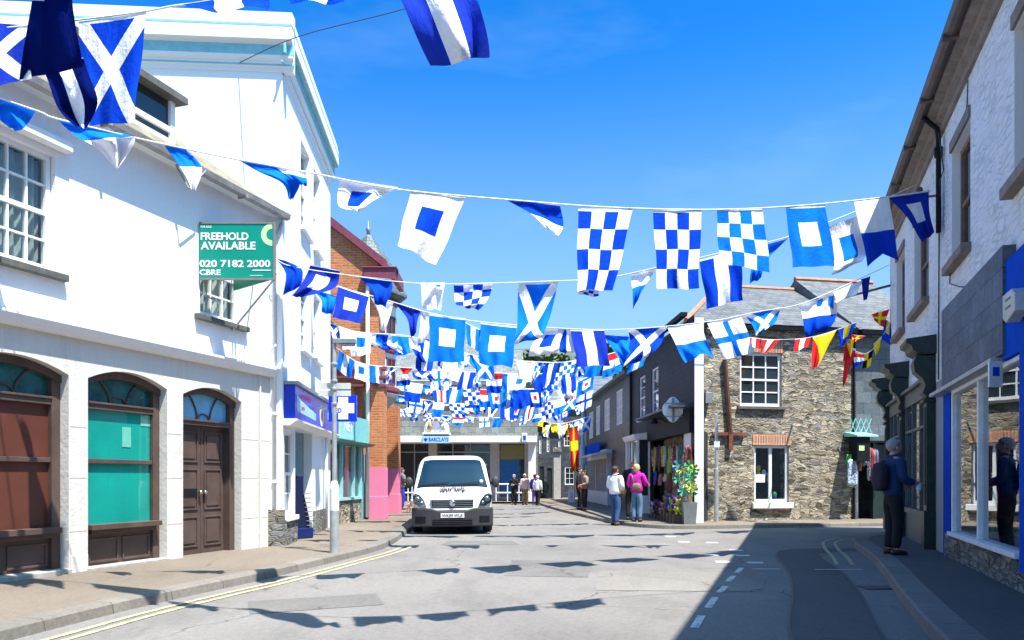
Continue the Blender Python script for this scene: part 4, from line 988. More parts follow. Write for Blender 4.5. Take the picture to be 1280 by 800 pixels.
# row of lower houses further along
rw = thing('row_house', 'dark slate row house with four tall white sash windows', 'building', fd.p(D1 + 4, 0, 0))
ww = [(SD(b), SD(a), lo, hi) for a, b, lo, hi in ((770, 778, 3.55, 5.0), (755, 762, 3.5, 4.95), (744.5, 750, 3.45, 4.9), (736, 741.5, 3.4, 4.8))]
mb = MB(fd); wall_cells(mb, D1 + .01, D2, 0, 5.45, ww, .1); mb.box(D1 + .01, D2, -4.5, -.3, 0, 5.4); mb.build('wall', M['hung_slate'], rw)
for w in ww: window(rw, fd, w[0], w[1], w[2], w[3], -.05, 2, 2, glass='curtain')  # panes take the pale curtain colour to paint the sky reflected in them
MB(fd).profile([(.28, 5.35), (.30, 5.45), (-2.4, 6.9), (-5.2, 5.4), (-5.2, 5.3)], D1 + .01, D2 + .2).build('roof', M['roof_slate'], rw)
ws = MB(fd); a, b = SD(765), SD(737)
ws.box(a, b, .0, .25, 2.2, 2.6); ws.box(a, b, .0, .2, .1, .7)
for k in range(9): s = a + (b - a) * k / 8.2; ws.box(s, s + .12 if k % 4 == 0 else s + .05, .02, .22, .7, 2.2)
for h in (1.1, 1.5, 1.9): ws.box(a, b, .08, .12, h, h + .04)
sh_ = ws.build('shopfront', plain('pale_grey_paint', (.50, .52, .55), .5), rw)
MB(fd).face([fd.p(a, .06, .7), fd.p(b, .06, .7), fd.p(b, .06, 2.2), fd.p(a, .06, 2.2)]).build('pane', M['window_glass'], sh_)
aw = MB(fd); aw.profile([(.1, 2.55), (1.0, 2.35), (1.0, 2.27), (.1, 2.42)], SD(768), SD(745)); aw.build('awning', plain('awning_canvas', (.45, .46, .48), .8), rw)
sg = MB(fd); sg.box(SD(757), SD(735), .25, .3, 2.55, 3.0); sg.build('sign', M['bright_blue'], rw)

# ================================================================== S: stone house facing the camera
fS = Frame(5.16, 22.45, 1, .2, 1); SS = lambda px, o=0: fS.s_(px, o); HS = fS.h_
Ssplit = SS(1067); Send = SS(1175)
sh = thing('stone_house', 'rubble stone house with white sash windows facing across the road', 'building', fS.p(3, 0, 0))
su = (SS(925), SS(977), HS(950, 508), HS(950, 441)); sl = (SS(943), SS(986), HS(965, 628), HS(965, 557))
mb = MB(fS); wall_cells(mb, 0, Ssplit, 0, 5.62, [su, sl], .16); pw = lambda a_, o_: tuple(fS.p(a_, o_, 0).xy)
mb.plan([pw(.02, -.5), pw(Ssplit, -.5), pw(Ssplit, -6), pw(1.25, -6)], 0, 5.6)
mb.box(0, .02, -.5, -.01, 0, 5.6)
mb.build('wall', M['rubble'], sh)
window(sh, fS, su[0], su[1], su[2], su[3], -.09, 3, 2, glass='window_glass', sill='slate_sill', edge=.07, bar=.035)
lw = window(sh, fS, sl[0], sl[1], sl[2], sl[3], -.09, 2, 1, glass='shop_glass', sash=False, edge=.07, bar=.09)
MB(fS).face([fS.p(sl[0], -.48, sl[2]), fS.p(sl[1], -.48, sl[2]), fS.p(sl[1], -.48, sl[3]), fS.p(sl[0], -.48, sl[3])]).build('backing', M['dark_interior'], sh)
MB(fS).box(sl[0] - .08, sl[1] + .1, -.1, .10, sl[2] - .17, sl[2] - .004).build('window_sill', M['white_paint'], sh, bevel=.01)
random.seed(11)
for k in range(11):
    s = sl[0] + .12 + (k % 5) * .17; h = sl[2] + .12 + random.random() * 1.1; c = random.choice([(.6, .04, .03), (.03, .1, .5), (.02, .35, .08), (.7, .5, .03), (.7, .7, .7), (.6, .2, .02)])
    MB(fS).ball(fS.p(s, -.3, h), (.07, .03, random.uniform(.07, .14)), 8).build('window_toy', plain('window_toy_%d' % k, c, .6), sh, smooth=True)
MB(fS).box(sl[0] + .04, sl[0] + .36, -.085, -.06, HS(965, 603), HS(965, 593)).build('window_card', M['white_paint'], lw)
def soldier(par, s0, s1, h0, h1, n, arch):
    mb = MB(fS)
    for k in range(n):
        a = s0 + (s1 - s0) * k / n + .004; b = s0 + (s1 - s0) * (k + 1) / n - .004; m = (2 * (k + .5) / n - 1)
        dz = arch * (1 - m * m); mb.box(a, b, -.02, .018, h0 + dz, h1 + dz)
    return mb.build('brick_lintel', M['brick_arch'], par)
soldier(sh, sl[0] - .06, sl[1] + .06, sl[3] + .01, HS(965, 543), 14, .0); soldier(sh, su[0] - .04, su[1] + .04, su[3] + .01, HS(950, 428), 15, .0)
ga = HS(931, 405, .2)
# hipped roof: left end slopes too
p = fS.p; ridge_h = 7.55; e_h = 5.68
L0, L1, dO, dB = -.35, Ssplit, .13, -6.2
ra, rb_ = p(2.2, -3.2, ridge_h), p(L1 + .0, -3.2, ridge_h)
rf = MB(fS); rf.mesh([p(L0, dO, e_h), p(L1, dO, e_h), rb_, ra, p(L0 + 1.25, dB, e_h), p(L1, dB, e_h)], [(0, 1, 2, 3), (0, 3, 4), (4, 3, 2, 5)])
rf.build('roof', M['roof_slate'], sh)
hp = MB(); hp.tube([p(L0, dO, e_h + .03), ra], .07, 6); hp.tube([ra, rb_], .08, 6); hp.build('ridge_tiles', M['terracotta'], sh)
MB(fS).profile([(.05, 5.53), (.20, 5.52), (.21, 5.63), (.05, 5.64)], L0, Ssplit).build('gutter', M['black_paint'], sh)
bp = MB(); x = SS(876); bp.tube([p(x, .08, 5.5), p(x, .08, .15)], .06); bp.build('downpipe', M['black_paint'], sh)
rp = MB(); rp.tube([p(SS(904.5), .07, HS(904, 450)), p(SS(911.5), .07, HS(911, 541))], .07, 6); rp.build('rusty_pipe', plain('dull_rust', (.10, .04, .026), .85, var=.4, bump=.4), sh)
rp = MB(fS); rp.box(SS(889), SS(930), .03, .10, HS(905, 544.5), HS(905, 540.5)); rp.box(SS(909), SS(914), .01, .12, HS(905, 562), HS(905, 539)); rp.build('rusty_bar', M['rust'], sh)
mbx = MB(fS).box(SS(878.5), SS(886), .0, .22, HS(882, 505), HS(882, 491)).build('meter_box', M['metal_grey'], sh, bevel=.01)
# adjoining slate hung house with open shop
sn = thing('slate_hung_shop', 'grey slate hung house with small shop door right of the stone house', 'building', fS.p(Ssplit + 1, 0, 0))
s0 = Ssplit + .01
mb = MB(fS); wall_cells(mb, s0, Send, 0, 5.66, [(SS(1072), SS(1112), .1, HS(1090, 552))], .2, o=.03)
mb.box(s0, Send, -6, -1.2, 0, 5.6); mb.box(s0, Send, -1.2, -.3, HS(1090, 552) + .1, 5.6); mb.box(s0, SS(1071), -1.2, -.3, 0, 3); mb.box(SS(1114), Send, -1.2, -.3, 0, 3)
mb.build('wall', M['grey_slate'], sn)
MB(fS).profile([(.3, 5.6), (-3.2, 7.9), (-6.5, 5.6)], s0, Send).build('roof', M['roof_slate'], sn)
MB(fS).tube([p(s0, -3.2, 7.92), p(Send, -3.2, 7.92)], .08, 6).build('ridge_tiles', M['terracotta'], sn)
MB(fS).profile([(.18, 5.48), (.40, 5.46), (.42, 5.60), (.18, 5.62)], s0, Send).build('gutter', M['black_paint'], sn)
db = MB(fS); db.box(SS(1091), SS(1095), -.1, .02, .1, 2.35); db.box(SS(1095), SS(1112), -.14, -.1, .1, 2.3); db.build('door', M['green_black'], sn)
MB(fS).box(SS(1070), SS(1114), .03, .1, HS(1090, 553.5), HS(1090, 551)).build('lintel', M['black_paint'], sn)
wp = MB(); wp.box(SS(1065.5), SS(1067.5), .02, .07, .1, 5.5); wp.fr = fS
MB(fS).box(SS(1065.5), SS(1067.5), .02, .07, .1, 5.5).build('corner_strip', M['black_paint'], sn)

# hill and woods beyond
random.seed(21)
def hill(name, pts, base_y, mat, depth):
    n = len(pts); vs = []
    for k, (px, py) in enumerate(pts):
        q = P(px, py, base_y); vs += [(q.x, base_y - depth * .6, -1), (q.x, base_y - depth * .25, q.z * .55), (q.x, base_y, q.z), (q.x * 1.05, base_y + depth, q.z * .7)]
    mb = MB(); mb.mesh(vs, [(4 * k + j, 4 * k + 4 + j, 4 * k + 5 + j, 4 * k + 1 + j) for k in range(n - 1) for j in range(3)])
    return tag(mb.build(name, mat, smooth=True), kind='structure')
hill('far_hill', [(-400, 560), (100, 540), (300, 500), (480, 462), (560, 445), (620, 438), (655, 436), (700, 432), (760, 440), (850, 455), (1000, 500), (1400, 560), (1900, 580)], 620, M['far_hill'], 200)
hill('near_hill', [(-200, 560), (200, 540), (420, 500), (560, 470), (640, 462), (700, 452), (760, 445), (830, 440), (900, 450), (1100, 480), (1500, 540)], 150, M['leaf'], 60)
wood = MB(); cl = []
for k in range(150):
    px = random.uniform(470, 860); z = random.uniform(118, 158)
    base = 470 + (760 - px) * .08 if px < 760 else 462
    py = base + random.uniform(-26, 34); q = P(px, py, z); cl.append((q, random.uniform(1.6, 4.0)))
for q, r_ in cl:
    for j in range(170):
        d = Vector((random.gauss(0, 1), random.gauss(0, 1), random.gauss(0, 1))).normalized() * r_ * (random.random() ** .4) ; d.z *= .8
        c = q + d; s = random.uniform(.22, .5)
        a = Vector((random.gauss(0, 1), random.gauss(0, 1), random.gauss(0, 1))).normalized(); b = a.cross(Vector((random.random(), random.random(), 1))).normalized()
        wood.face([c + a * s, c + b * s, c - a * s, c - b * s], 0 if random.random() < .55 else 1)
wo_ = wood.build('woodland', [M['leaf'], M['leaf2']], recalc=False); tag(wo_, 'green and yellow wooded slope far beyond the bank roofs', 'trees', kind='stuff')
# ================================================================== R: building on the right
fr_ = Frame(2.212, -.763, .326, .9454, -1); SR = lambda px, o=0: fr_.s_(px, o); HR = fr_.h_
Rend = SR(1112.5); R0 = -4.0
rb = thing('painted_brick_building', 'rough white painted brick building with dark shopfronts on the right', 'building', fr_.p(12, 0, 0))
def wr(a, b, lo=4.5, hi=6.2): return (min(SR(a), SR(b)), max(SR(a), SR(b)), lo, hi)
uw = [wr(1190, 1213), wr(1143, 1161), wr(1121, 1131), wr(1268, 1318), wr(1440, 1580)]
shw = (SR(1285), SR(1189), .52, 2.58)
sh2 = (SR(1152), SR(1168), .75, 2.7); sh3 = (SR(1127), SR(1146), .75, 2.7)
sh2 = tuple([min(sh2[:2]), max(sh2[:2])]) + sh2[2:]; sh3 = tuple([min(sh3[:2]), max(sh3[:2])]) + sh3[2:]
mb = MB(fr_)
wall_cells(mb, R0, Rend, 2.9, 7.0, uw, .2, mr=1)
mb.box(R0, Rend, -7, -1.3, 0, 6.95); mb.box(R0, Rend, -1.3, -.3, 2.95, 6.95)
p = fr_.p
mb.face([p(Rend, 0, 0), p(Rend, -1.4, 0), p(Rend, -1.4, 7), p(Rend, 0, 7)])
mb.build('wall', [M['painted_brick'], M['white_render']], rb)
M['grey_render'] = painted('grey_render', (.30, .31, .32), dirt=(.16, .16, .15), amt=.5, bump=.3)
mb = MB(fr_); wall_cells(mb, R0, Rend, 0, 2.9, [shw, sh2, sh3], .12); mb.build('shopfront_wall', M['grey_render'], rb)
M['brown_window'] = plain('brown_window', (.20, .13, .09), .6, var=.25)
for w in uw:
    window(rb, fr_, w[0] + .06, w[1] - .02, w[2], w[3], -.14, 2, 1, mat='brown_window', edge=.07)
    MB(fr_).box(w[0] - .06, w[1] + .08, -.02, .13, w[2] - .13, w[2] - .004).build('window_ledge', M['brown_fascia'], rb, bevel=.012)
    MB(fr_).box(w[0] - .02, w[1] + .02, -.0, .035, w[3] + .004, w[3] + .16).build('window_head', M['brown_fascia'], rb)
# eaves
MB(fr_).profile([(0, 6.78), (.05, 6.78), (.05, 6.90), (.12, 6.93), (.12, 7.02), (.24, 7.05), (.24, 7.16), (0, 7.2)], R0, Rend).build('eaves_fascia', M['brown_fascia'], rb)
gt = MB(fr_); gt.profile([(.245, 7.14), (.27, 7.07), (.33, 7.05), (.39, 7.07), (.42, 7.16), (.40, 7.17), (.33, 7.09), (.27, 7.12), (.265, 7.18)], R0, Rend + .05)
gto = gt.build('gutter', M['brown_gutter'], rb)
for k in range(int((Rend - 1 - R0) / 1.85) + 1): MB(fr_).box(R0 + .9 + k * 1.85, R0 + 1.0 + k * 1.85, .24, .43, 7.04, 7.10).build('gutter_joint', M['brown_gutter'], gto)
MB(fr_).profile([(.3, 7.16), (-3.5, 9.6), (-7.2, 7.1), (-7.2, 7.0), (.3, 7.1)], R0, Rend).build('roof', M['roof_slate'], rb)
pp = MB(); s = SR(1174, .07); pp.tube([p(s, .3, 7.06), p(s, .1, 6.85), p(s, .08, 6.7), p(s, .08, 5.2)], .04); pp.tube([p(s, .08, 6.4), p(s, .08, 6.55)], .065); pp.build('downpipe', M['black_paint'], rb, smooth=True)
cb = MB(); s1 = SR(1176); cb.tube([p(s1, .02, 6.6), p(s1, .03, 4.0), p(s1 + .02, .03, 2.9)], .012, 5)
cb.tube([p(SR(1190), .02, 4.6), p(SR(1193), .06, 4.2), p(SR(1205), .06, 4.0), p(SR(1214), .03, 3.88)], .009, 5)
cb.tube([p(SR(1213), .03, 6.7), p(SR(1212), .03, 6.4), p(SR(1208), .03, 6.25)], .009, 5)
cb.tube([p(SR(1182), .1, 6.75), p(SR(1184), .05, 6.1), p(SR(1186), .12, 5.9), p(SR(1181), .06, 5.75)], .010, 5)
cb.build('cable', M['cable'], rb)
ins = MB(); s = SR(1171); ins.tube([p(s, 0, 6.0), p(s, .25, 6.0), p(s, .28, 6.08)], .018); ins.ball(p(s, .26, 6.12), .06, 8); ins.ball(p(s, .2, 5.6), .05, 8); ins.build('insulator', M['brown_gutter'], rb, smooth=True)
# slate panel over the shop window
MB(fr_).box(SR(1253, .13), SR(1177, .13), .0, .13, 2.66, 3.84).build('slate_panel', slates('slate_panel', (.035, .055, .08), (.07, .10, .135), .36, .30, (.20, .23, .26), .4, .009, .8), rb)
MB(fr_).box(SR(1262), SR(1178), .0, .19, 2.60, 2.655).build('lintel_strip', M['galv'], rb)
MB(fr_).box(R0, SR(1253, .1), .0, .10, 2.60, 3.66).build('blue_board', M['bright_blue'], rb)
MB(fr_).box(SR(1187.5, .03), SR(1179, .03), .0, .03, .1, 2.595).build('blue_post', M['bright_blue'], rb)
MB(fr_).box(SR(1330), SR(1274, .12), .0, .12, .35, 2.59).build('blue_post', M['bright_blue'], rb)
MB(fr_).box(SR(1330), SR(1184), .005, .04, .1, .46).build('stall_riser', M['grey_stone'], rb)
# big shop window
W = MB(fr_); a0, a1, h0, h1 = SR(1276, .06), SR(1189, .06), .52, 2.58
W.box(a0, a1, -.02, .12, .46, .52); W.box(a0, a1, -.06, .06, 2.54, 2.595)
for s in (a0, (a0 * .47 + a1 * .53), a1 - .07): W.box(s, s + .07, -.06, .06, .52, 2.54)
wo = W.build('shop_window', M['white_metal'], rb, bevel=.008)
MB(fr_).face([p(a0 + .02, -.0, .5), p(a1 - .02, -.0, .5), p(a1 - .02, -.0, 2.56), p(a0 + .02, -.0, 2.56)]).build('pane', M['shop_glass'], wo)
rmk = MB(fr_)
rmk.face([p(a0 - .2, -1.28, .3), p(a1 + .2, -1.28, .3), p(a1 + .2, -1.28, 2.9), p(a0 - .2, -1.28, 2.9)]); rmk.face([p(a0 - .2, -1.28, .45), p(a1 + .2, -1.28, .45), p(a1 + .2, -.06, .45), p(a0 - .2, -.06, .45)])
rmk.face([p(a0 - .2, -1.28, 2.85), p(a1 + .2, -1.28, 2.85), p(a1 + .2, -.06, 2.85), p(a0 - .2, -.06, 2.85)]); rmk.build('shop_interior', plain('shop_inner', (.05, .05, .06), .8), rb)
# clothes on show in the window
for nm, px, col, lab in (('jacket', 1217, (.012, .015, .03), 'dark jacket on show in the blue framed shop window'), ('dress', 1236, (.16, .015, .04), 'dark red garment on show at right of blue framed shop window')):
    s = SR(px, -.4); g = MB(fr_); c = p(s, -.45, 0)
    prof = [(.02, 1.85), (.10, 1.82), (.2, 1.72), (.17, 1.4), (.19, 1.0), (.22, .75)]
    g.lathe((c.x, c.y), prof, 14); g.tube([p(s - .19, -.45, 1.7), p(s - .28, -.42, 1.4), p(s - .25, -.38, 1.1)], [.06, .055, .045]); g.tube([p(s + .19, -.45, 1.7), p(s + .27, -.42, 1.4), p(s + .25, -.38, 1.1)], [.06, .055, .045])
    st = thing(nm + '_display', lab, 'clothing', p(s, -.45, .45))
    g.build('garment', plain(nm, col, .8, bump=.3), st, smooth=True)
    l = MB(); l.tube([p(s, -.45, .45), p(s, -.45, .8)], .02); l.lathe((c.x, c.y), [(.14, .452), (.14, .47), (.03, .48)], 14); l.ball((c.x, c.y, 1.98), (.08, .08, .12), 10); l.tube([(c.x, c.y, 1.82), (c.x, c.y, 1.92)], .035); l.build('stand', M['galv'], st, smooth=True)
# alarm box, little projecting sign
al = thing('alarm_box', 'cream burglar alarm box on the blue board', 'alarm', p(SR(1258, .2), .1, 2.9))
MB(fr_).prism([(SR(x, .26), h) for x, h in ((1268, 2.93), (1268, 3.10), (1264, 3.17), (1253, 3.17), (1253, 2.93), (1257, 2.87))], .134, .26).build('case', plain('alarm_cream', (.50, .50, .42), .5), al, bevel=.01)
at = MB(fr_); at.box(SR(1263, .26), SR(1257, .26), .26, .264, 3.08, 3.10); at.box(SR(1263, .26), SR(1257, .26), .26, .264, 3.0, 3.02); at.build('mark', M['brown_wood'], al)
ps = thing('hanging_sign', 'small pale plate with blue square beside the shop window corner', 'sign', p(SR(1266), .1, 2.3))
q = Frame(*p(SR(1268), .12, 0).xy, -.99, -.14, -1)
MB(q).box(0, .16, -.012, .012, 2.30, 2.58).build('plate', M['white_metal'], ps); MB(q).box(.04, .12, .012, .016, 2.42, 2.52).build('mark', M['bright_blue'], ps)
MB(fr_).box(SR(1262), SR(1260), -.0, .045, .30, .36).build('air_vent', M['metal_grey'], rb)
# dark classical shopfront
def pilaster(s, kdepth=.34):
    c = MB(fr_)
    c.profile([(0, 3.38), (kdepth * .6, 3.38), (kdepth + .02, 3.46), (kdepth + .04, 3.54), (kdepth + .12, 3.58), (kdepth + .12, 3.65), (0, 3.70)], s - .08, s + .74)
    c.build('pilaster_cap', M['green_black'], rb, bevel=.006)
    c = MB(fr_)
    c.profile([(0, 3.37), (.30, 3.37), (.34, 3.25), (.32, 3.10), (.20, 2.98), (.16, 2.86), (.20, 2.74), (.12, 2.66), (0, 2.64)], s, s + .34)
    c.build('console', M['green_black'], rb, bevel=.008)
    c = MB(fr_)
    c.box(s + .02, s + .32, 0, .14, .75, 2.62); c.box(s, s + .34, 0, .18, .1, .75); c.box(s - .01, s + .35, 0, .19, 2.58, 2.635)
    for k in range(3): c.box(s + .07 + k * .075, s + .10 + k * .075, .14, .155, .85, 2.5)
    c.build('pilaster', M['green_black'], rb, bevel=.006)
P1, P2 = SR(1170), SR(1136)
pilaster(P1); pilaster(P2); pilaster(Rend - .55)
for a, b in ((P1 + .36, P2 - .02), (P2 + .36, Rend - .57)):
    c = MB(fr_); c.box(a, b, 0, .08, 2.72, 2.98); c.box(a, b, 0, .16, 2.98, 3.04); c.box(a, b, 0, .10, .62, .72); c.box(a, b, .0, .06, .1, .62)
    for k in range(4): s = a + (b - a - .05) * k / 3; c.box(s, s + .05, 0, .07, .72, 2.72)
    c.box(a, b, 0, .065, 2.2, 2.25)
    f_ = c.build('shop_frame', plain('olive_frame', (.10, .12, .11), .5), rb)
    MB(fr_).face([p(a, .03, .72), p(b, .03, .72), p(b, .03, 2.72), p(a, .03, 2.72)]).build('pane', M['blue_glass'], f_)

# ================================================================== street furniture
lp = thing('lamp_post', 'grey lamp post with white lower sleeve on the left pavement', 'street lamp', (P(418, 691, 12.85).x, 12.85, .1))
x, y = lp.location.x, 12.85
m_ = MB(); m_.lathe((x, y), [(.075, .1), (.075, .78), (.071, .785)], 16); m_.build('base', M['galv'], lp, smooth=False)
m_ = MB(); m_.lathe((x, y), [(.076, .785), (.076, 1.02), (.074, 1.14), (.062, 1.2), (.045, 1.26)], 16); m_.build('sleeve', M['white_metal'], lp)
m_ = MB(); m_.lathe((x, y), [(.042, 1.22), (.036, 2.6), (.03, 3.55)], 12); 
for h in (2.48, 2.72, 2.85, 3.12): m_.lathe((x, y), [(.05, h), (.052, h + .01), (.052, h + .03), (.05, h + .04)], 12)
m_.build('column', M['galv'], lp)
m_ = MB(); m_.box(x - .02, x + .34, -y - .06, -y + .06, 3.46, 3.54); m_.box(x + .08, x + .33, -y - .05, -y + .05, 3.425, 3.458); m_.build('lantern', M['metal_grey'], lp, bevel=.01)
for dz, nm in ((0, 'sign_back'),):
    m_ = MB(); m_.box(x - .27, x + .25, -y - .075, -y - .06, 2.63, 2.72); m_.box(x - .27, x + .25, -y - .075, -y - .06, 2.74, 2.84); bsn = m_.build('sign_back', plain('sign_back', (.55, .57, .54), .5), lp)
    m_ = MB(); m_.box(x - .25, x + .23, -y - .09, -y - .076, 2.665, 2.68); m_.box(x - .25, x + .23, -y - .09, -y - .076, 2.78, 2.795); m_.build('rail', M['metal_grey'], bsn)
gp = thing('grey_post', 'slim grey post with small plate before the stone house', 'post', (P(895.5, 652, 21.9).x, 21.9, .1))
x, y = gp.location.x, 21.9
m_ = MB(); m_.lathe((x, y), [(.055, .1), (.055, 1.55), (.045, 1.6), (.045, 3.05), (.0, 3.07)], 12); m_.build('pole', M['galv'], gp)
m_ = MB(); m_.box(x - .075, x + .075, -y + .05, -y + .065, 2.15, 2.32); m_.build('plate', M['white_metal'], gp)
wsn = thing('direction_sign', 'small white sign on a thin pole in front of corner house', 'sign', (P(718, 0, 44).x, 44, .1)); x = wsn.location.x
m_ = MB(); m_.tube([(x, 44, .1), (x, 44, 2.9)], .035); m_.build('pole', M['metal_grey'], wsn)
m_ = MB(); a, b = P(712, 573, 43.9), P(722, 565, 43.9); m_.box(a.x, b.x, -43.95, -43.92, a.z, b.z); pl = m_.build('plate', M['white_metal'], wsn)
m_ = MB(); m_.box(a.x + .06, b.x - .06, -43.92, -43.915, a.z + .2, a.z + .24); m_.box(a.x + .06, b.x - .1, -43.92, -43.915, a.z + .1, a.z + .14); m_.build('lettering', M['royal_blue'], pl)
tl = thing('banner_column', 'pale blue lamp column standing before the dark row houses', 'street lamp', (P(728.5, 0, 42).x, 42, .1)); x = tl.location.x
m_ = MB(); m_.lathe((x, 42), [(.11, .1), (.11, 2.0), (.09, 2.1), (.08, 5.2), (.06, 5.3)], 12); m_.build('column', plain('pale_blue_metal', (.30, .45, .58), .4), tl)
m_ = MB(); m_.lathe((x, 42), [(.16, 2.0), (.18, 2.1), (.14, 3.0), (.11, 3.1)], 12); m_.build('collar', bpy.data.materials['pale_blue_metal'], tl)
ab = thing('pavement_board', 'small white pavement board in the dark doorway', 'sign', (P(714, 0, 40).x, 40, .1)); x = ab.location.x
fA = Frame(x - .18, 40, 1, 0, 1); m_ = MB(fA); m_.prism([(0, .1), (.36, .1), (.3, .75), (.06, .75)], -.03, 0); m_.build('board', M['white_metal'], ab); m_ = MB(fA); m_.prism([(.1, .3), (.26, .3), (.24, .6), (.12, .6)], 0, .006); m_.build('notice', M['light_blue'], ab)
# round back-to-front hanging sign of the gift shop
rs = thing('shop_sign', 'white bottle shaped hanging sign back on the black slate wall', 'sign', fd.p(SD(842), .55, 3.2))
cx, cz = P(841, 512, 22.2).x, P(841, 512, 22.2).z; fq = Frame(cx, 22.2, 1, 0, 1)
pts = []
for k in range(32):
    a = 2 * math.pi * k / 32; r_ = .30 * (1 + .10 * math.cos(4 * a)); pts.append((max(-.28, min(.28, .95 * r_ * math.cos(a))), cz + r_ * 1.08 * math.sin(a)))
MB(fq).prism(pts, -.02, .02).build('panel', M['white_metal'], rs)
m_ = MB(fq); m_.box(-.03, .03, .02, .05, cz - .34, cz + .32); m_.box(.03, .36, .02, .05, cz + .14, cz + .19); m_.box(-.25, -.03, .02, .04, cz + .16, cz + .18); m_.box(-.25, .25, .021, .035, cz - .2, cz - .18)
m_.box(.34, .37, .02, .05, cz - .55, cz + .19); m_.tube([fq.p(.35, .03, cz - .45), fd.p(SD(816), .05, 3.25)], .025); m_.build('bracket', M['metal_grey'], rs)
# hanging awning item and clothes at the stone corner
ah = thing('bracket_sign', 'black box sign with turquoise top on the stone wall', 'sign', fS.p(SS(1062), 0, 2.2))
a0, a1 = SS(1055), SS(1076)
m_ = MB(fS); m_.box(SS(1057), SS(1073), .15, .55, HS(1060, 577), HS(1060, 547)); m_.build('box', M['black_paint'], ah, bevel=.01)
m_ = MB(fS); m_.profile([(.0, HS(1060, 540)), (.62, HS(1060, 545)), (.62, HS(1060, 547)), (.0, HS(1060, 546))], a0, SS(1081)); m_.build('top', M['light_teal'], ah)
m_ = MB(fS); m_.box(SS(1059), SS(1065.5), .55, .56, HS(1060, 564), HS(1060, 558)); m_.build('mark', M['lime'], ah)
m_ = MB()
for k in range(4):
    s = a0 + (SS(1081) - a0) * k / 4; e = s + (SS(1081) - a0) / 4; hh, hl = HS(1060, 524), HS(1060, 541)
    m_.tube([fS.p(s, .3, hl), fS.p(e, .3, hh)], .012, 5); m_.tube([fS.p(s, .3, hh), fS.p(e, .3, hl)], .012, 5)
m_.build('lattice', M['light_teal'], ah)
def cloth_item(name, lab, cat, fr, px, py0, py1, o, w, mat, grp=None):
    s = fr.s_(px, o); h1, h0 = fr.h_(px, py0, o), fr.h_(px, py1, o); n = 8; m = 6; vs = []
    for j in range(m + 1):
        for i in range(n + 1):
            u_ = i / n - .5; v_ = j / m; ww = w * (1 - .35 * (1 - v_) ** 2)
            vs.append(fr.p(s + u_ * ww, o + .035 * math.sin(9 * u_ + 3 * v_ + px) , h1 + (h0 - h1) * v_ + .02 * math.sin(5 * u_ + px)))
    mb = MB(fr); mb.mesh(vs, [(j * (n + 1) + i, j * (n + 1) + i + 1, (j + 1) * (n + 1) + i + 1, (j + 1) * (n + 1) + i) for j in range(m) for i in range(n)])
    o_ = mb.build(name, mat, smooth=True, org=fr.p(s, o, h0)); sd = o_.modifiers.new('thick', 'SOLIDIFY'); sd.thickness = .02
    return tag(o_, lab, cat, grp)
CM = {}
def cmat(c):
    k = tuple(c)
    if k not in CM:
        t = NT('cloth_%d' % len(CM)); v = t.coord('Object'); rc = random.Random(len(CM) + 4); c2 = rc.choice([(.6, .55, .5), (.03, .05, .2), (.55, .4, .03), (.35, .03, .05), (.04, .25, .1)])
        vo = t.n('ShaderNodeTexVoronoi'); t.set(vo.inputs['Vector'], t.mapv(v, (8, 8, rc.uniform(3, 12)))); sp_ = t.n('ShaderNodeSeparateColor'); t.set(sp_.inputs[0], vo.outputs['Color'])
        f = t.ramp(sp_.outputs[0], [(.55, 0), (.6, 1)]); cc = t.mix(t.math('MULTIPLY', f, .8), tuple(x * .75 for x in c), c2); t.bsdf(cc, .85, 0, t.bump(t.noise(v, 30, 3), .3, .01), .2); CM[k] = t.mat
    return CM[k]
cloth_item('shirt', 'white and pale blue shirt hung on the stone corner', 'clothing', fS, 1065, 575, 609, .4, .34, cmat((.68, .80, .85)))
cloth_item('vest', 'red and green top hung behind the white shirt', 'clothing', fS, 1072, 568, 588, .32, .28, cmat((.6, .06, .04)))
cloth_item('banner', 'bright green cloth strip above the white shirt', 'clothing', fS, 1061, 568, 580, .36, .24, cmat((.10, .55, .12)))
cloth_item('windsock', 'blue windsock hung beside the slate shop door', 'windsock', fS, 1080, 556, 582, .3, .16, cmat((.05, .3, .7)))
for k, c in enumerate([(.6, .6, .65), (.4, .05, .1), (.65, .6, .3), (.1, .2, .5)]):
    cloth_item('scarf', 'hanging scarf in the slate shop doorway, %s' % ('pale grey', 'dark red', 'straw yellow', 'navy blue')[k], 'scarf', fS, 1087 + k * 3, 560 + k, 600 + 3 * k, .12, .10, cmat(c), 'scarves in the slate shop doorway')
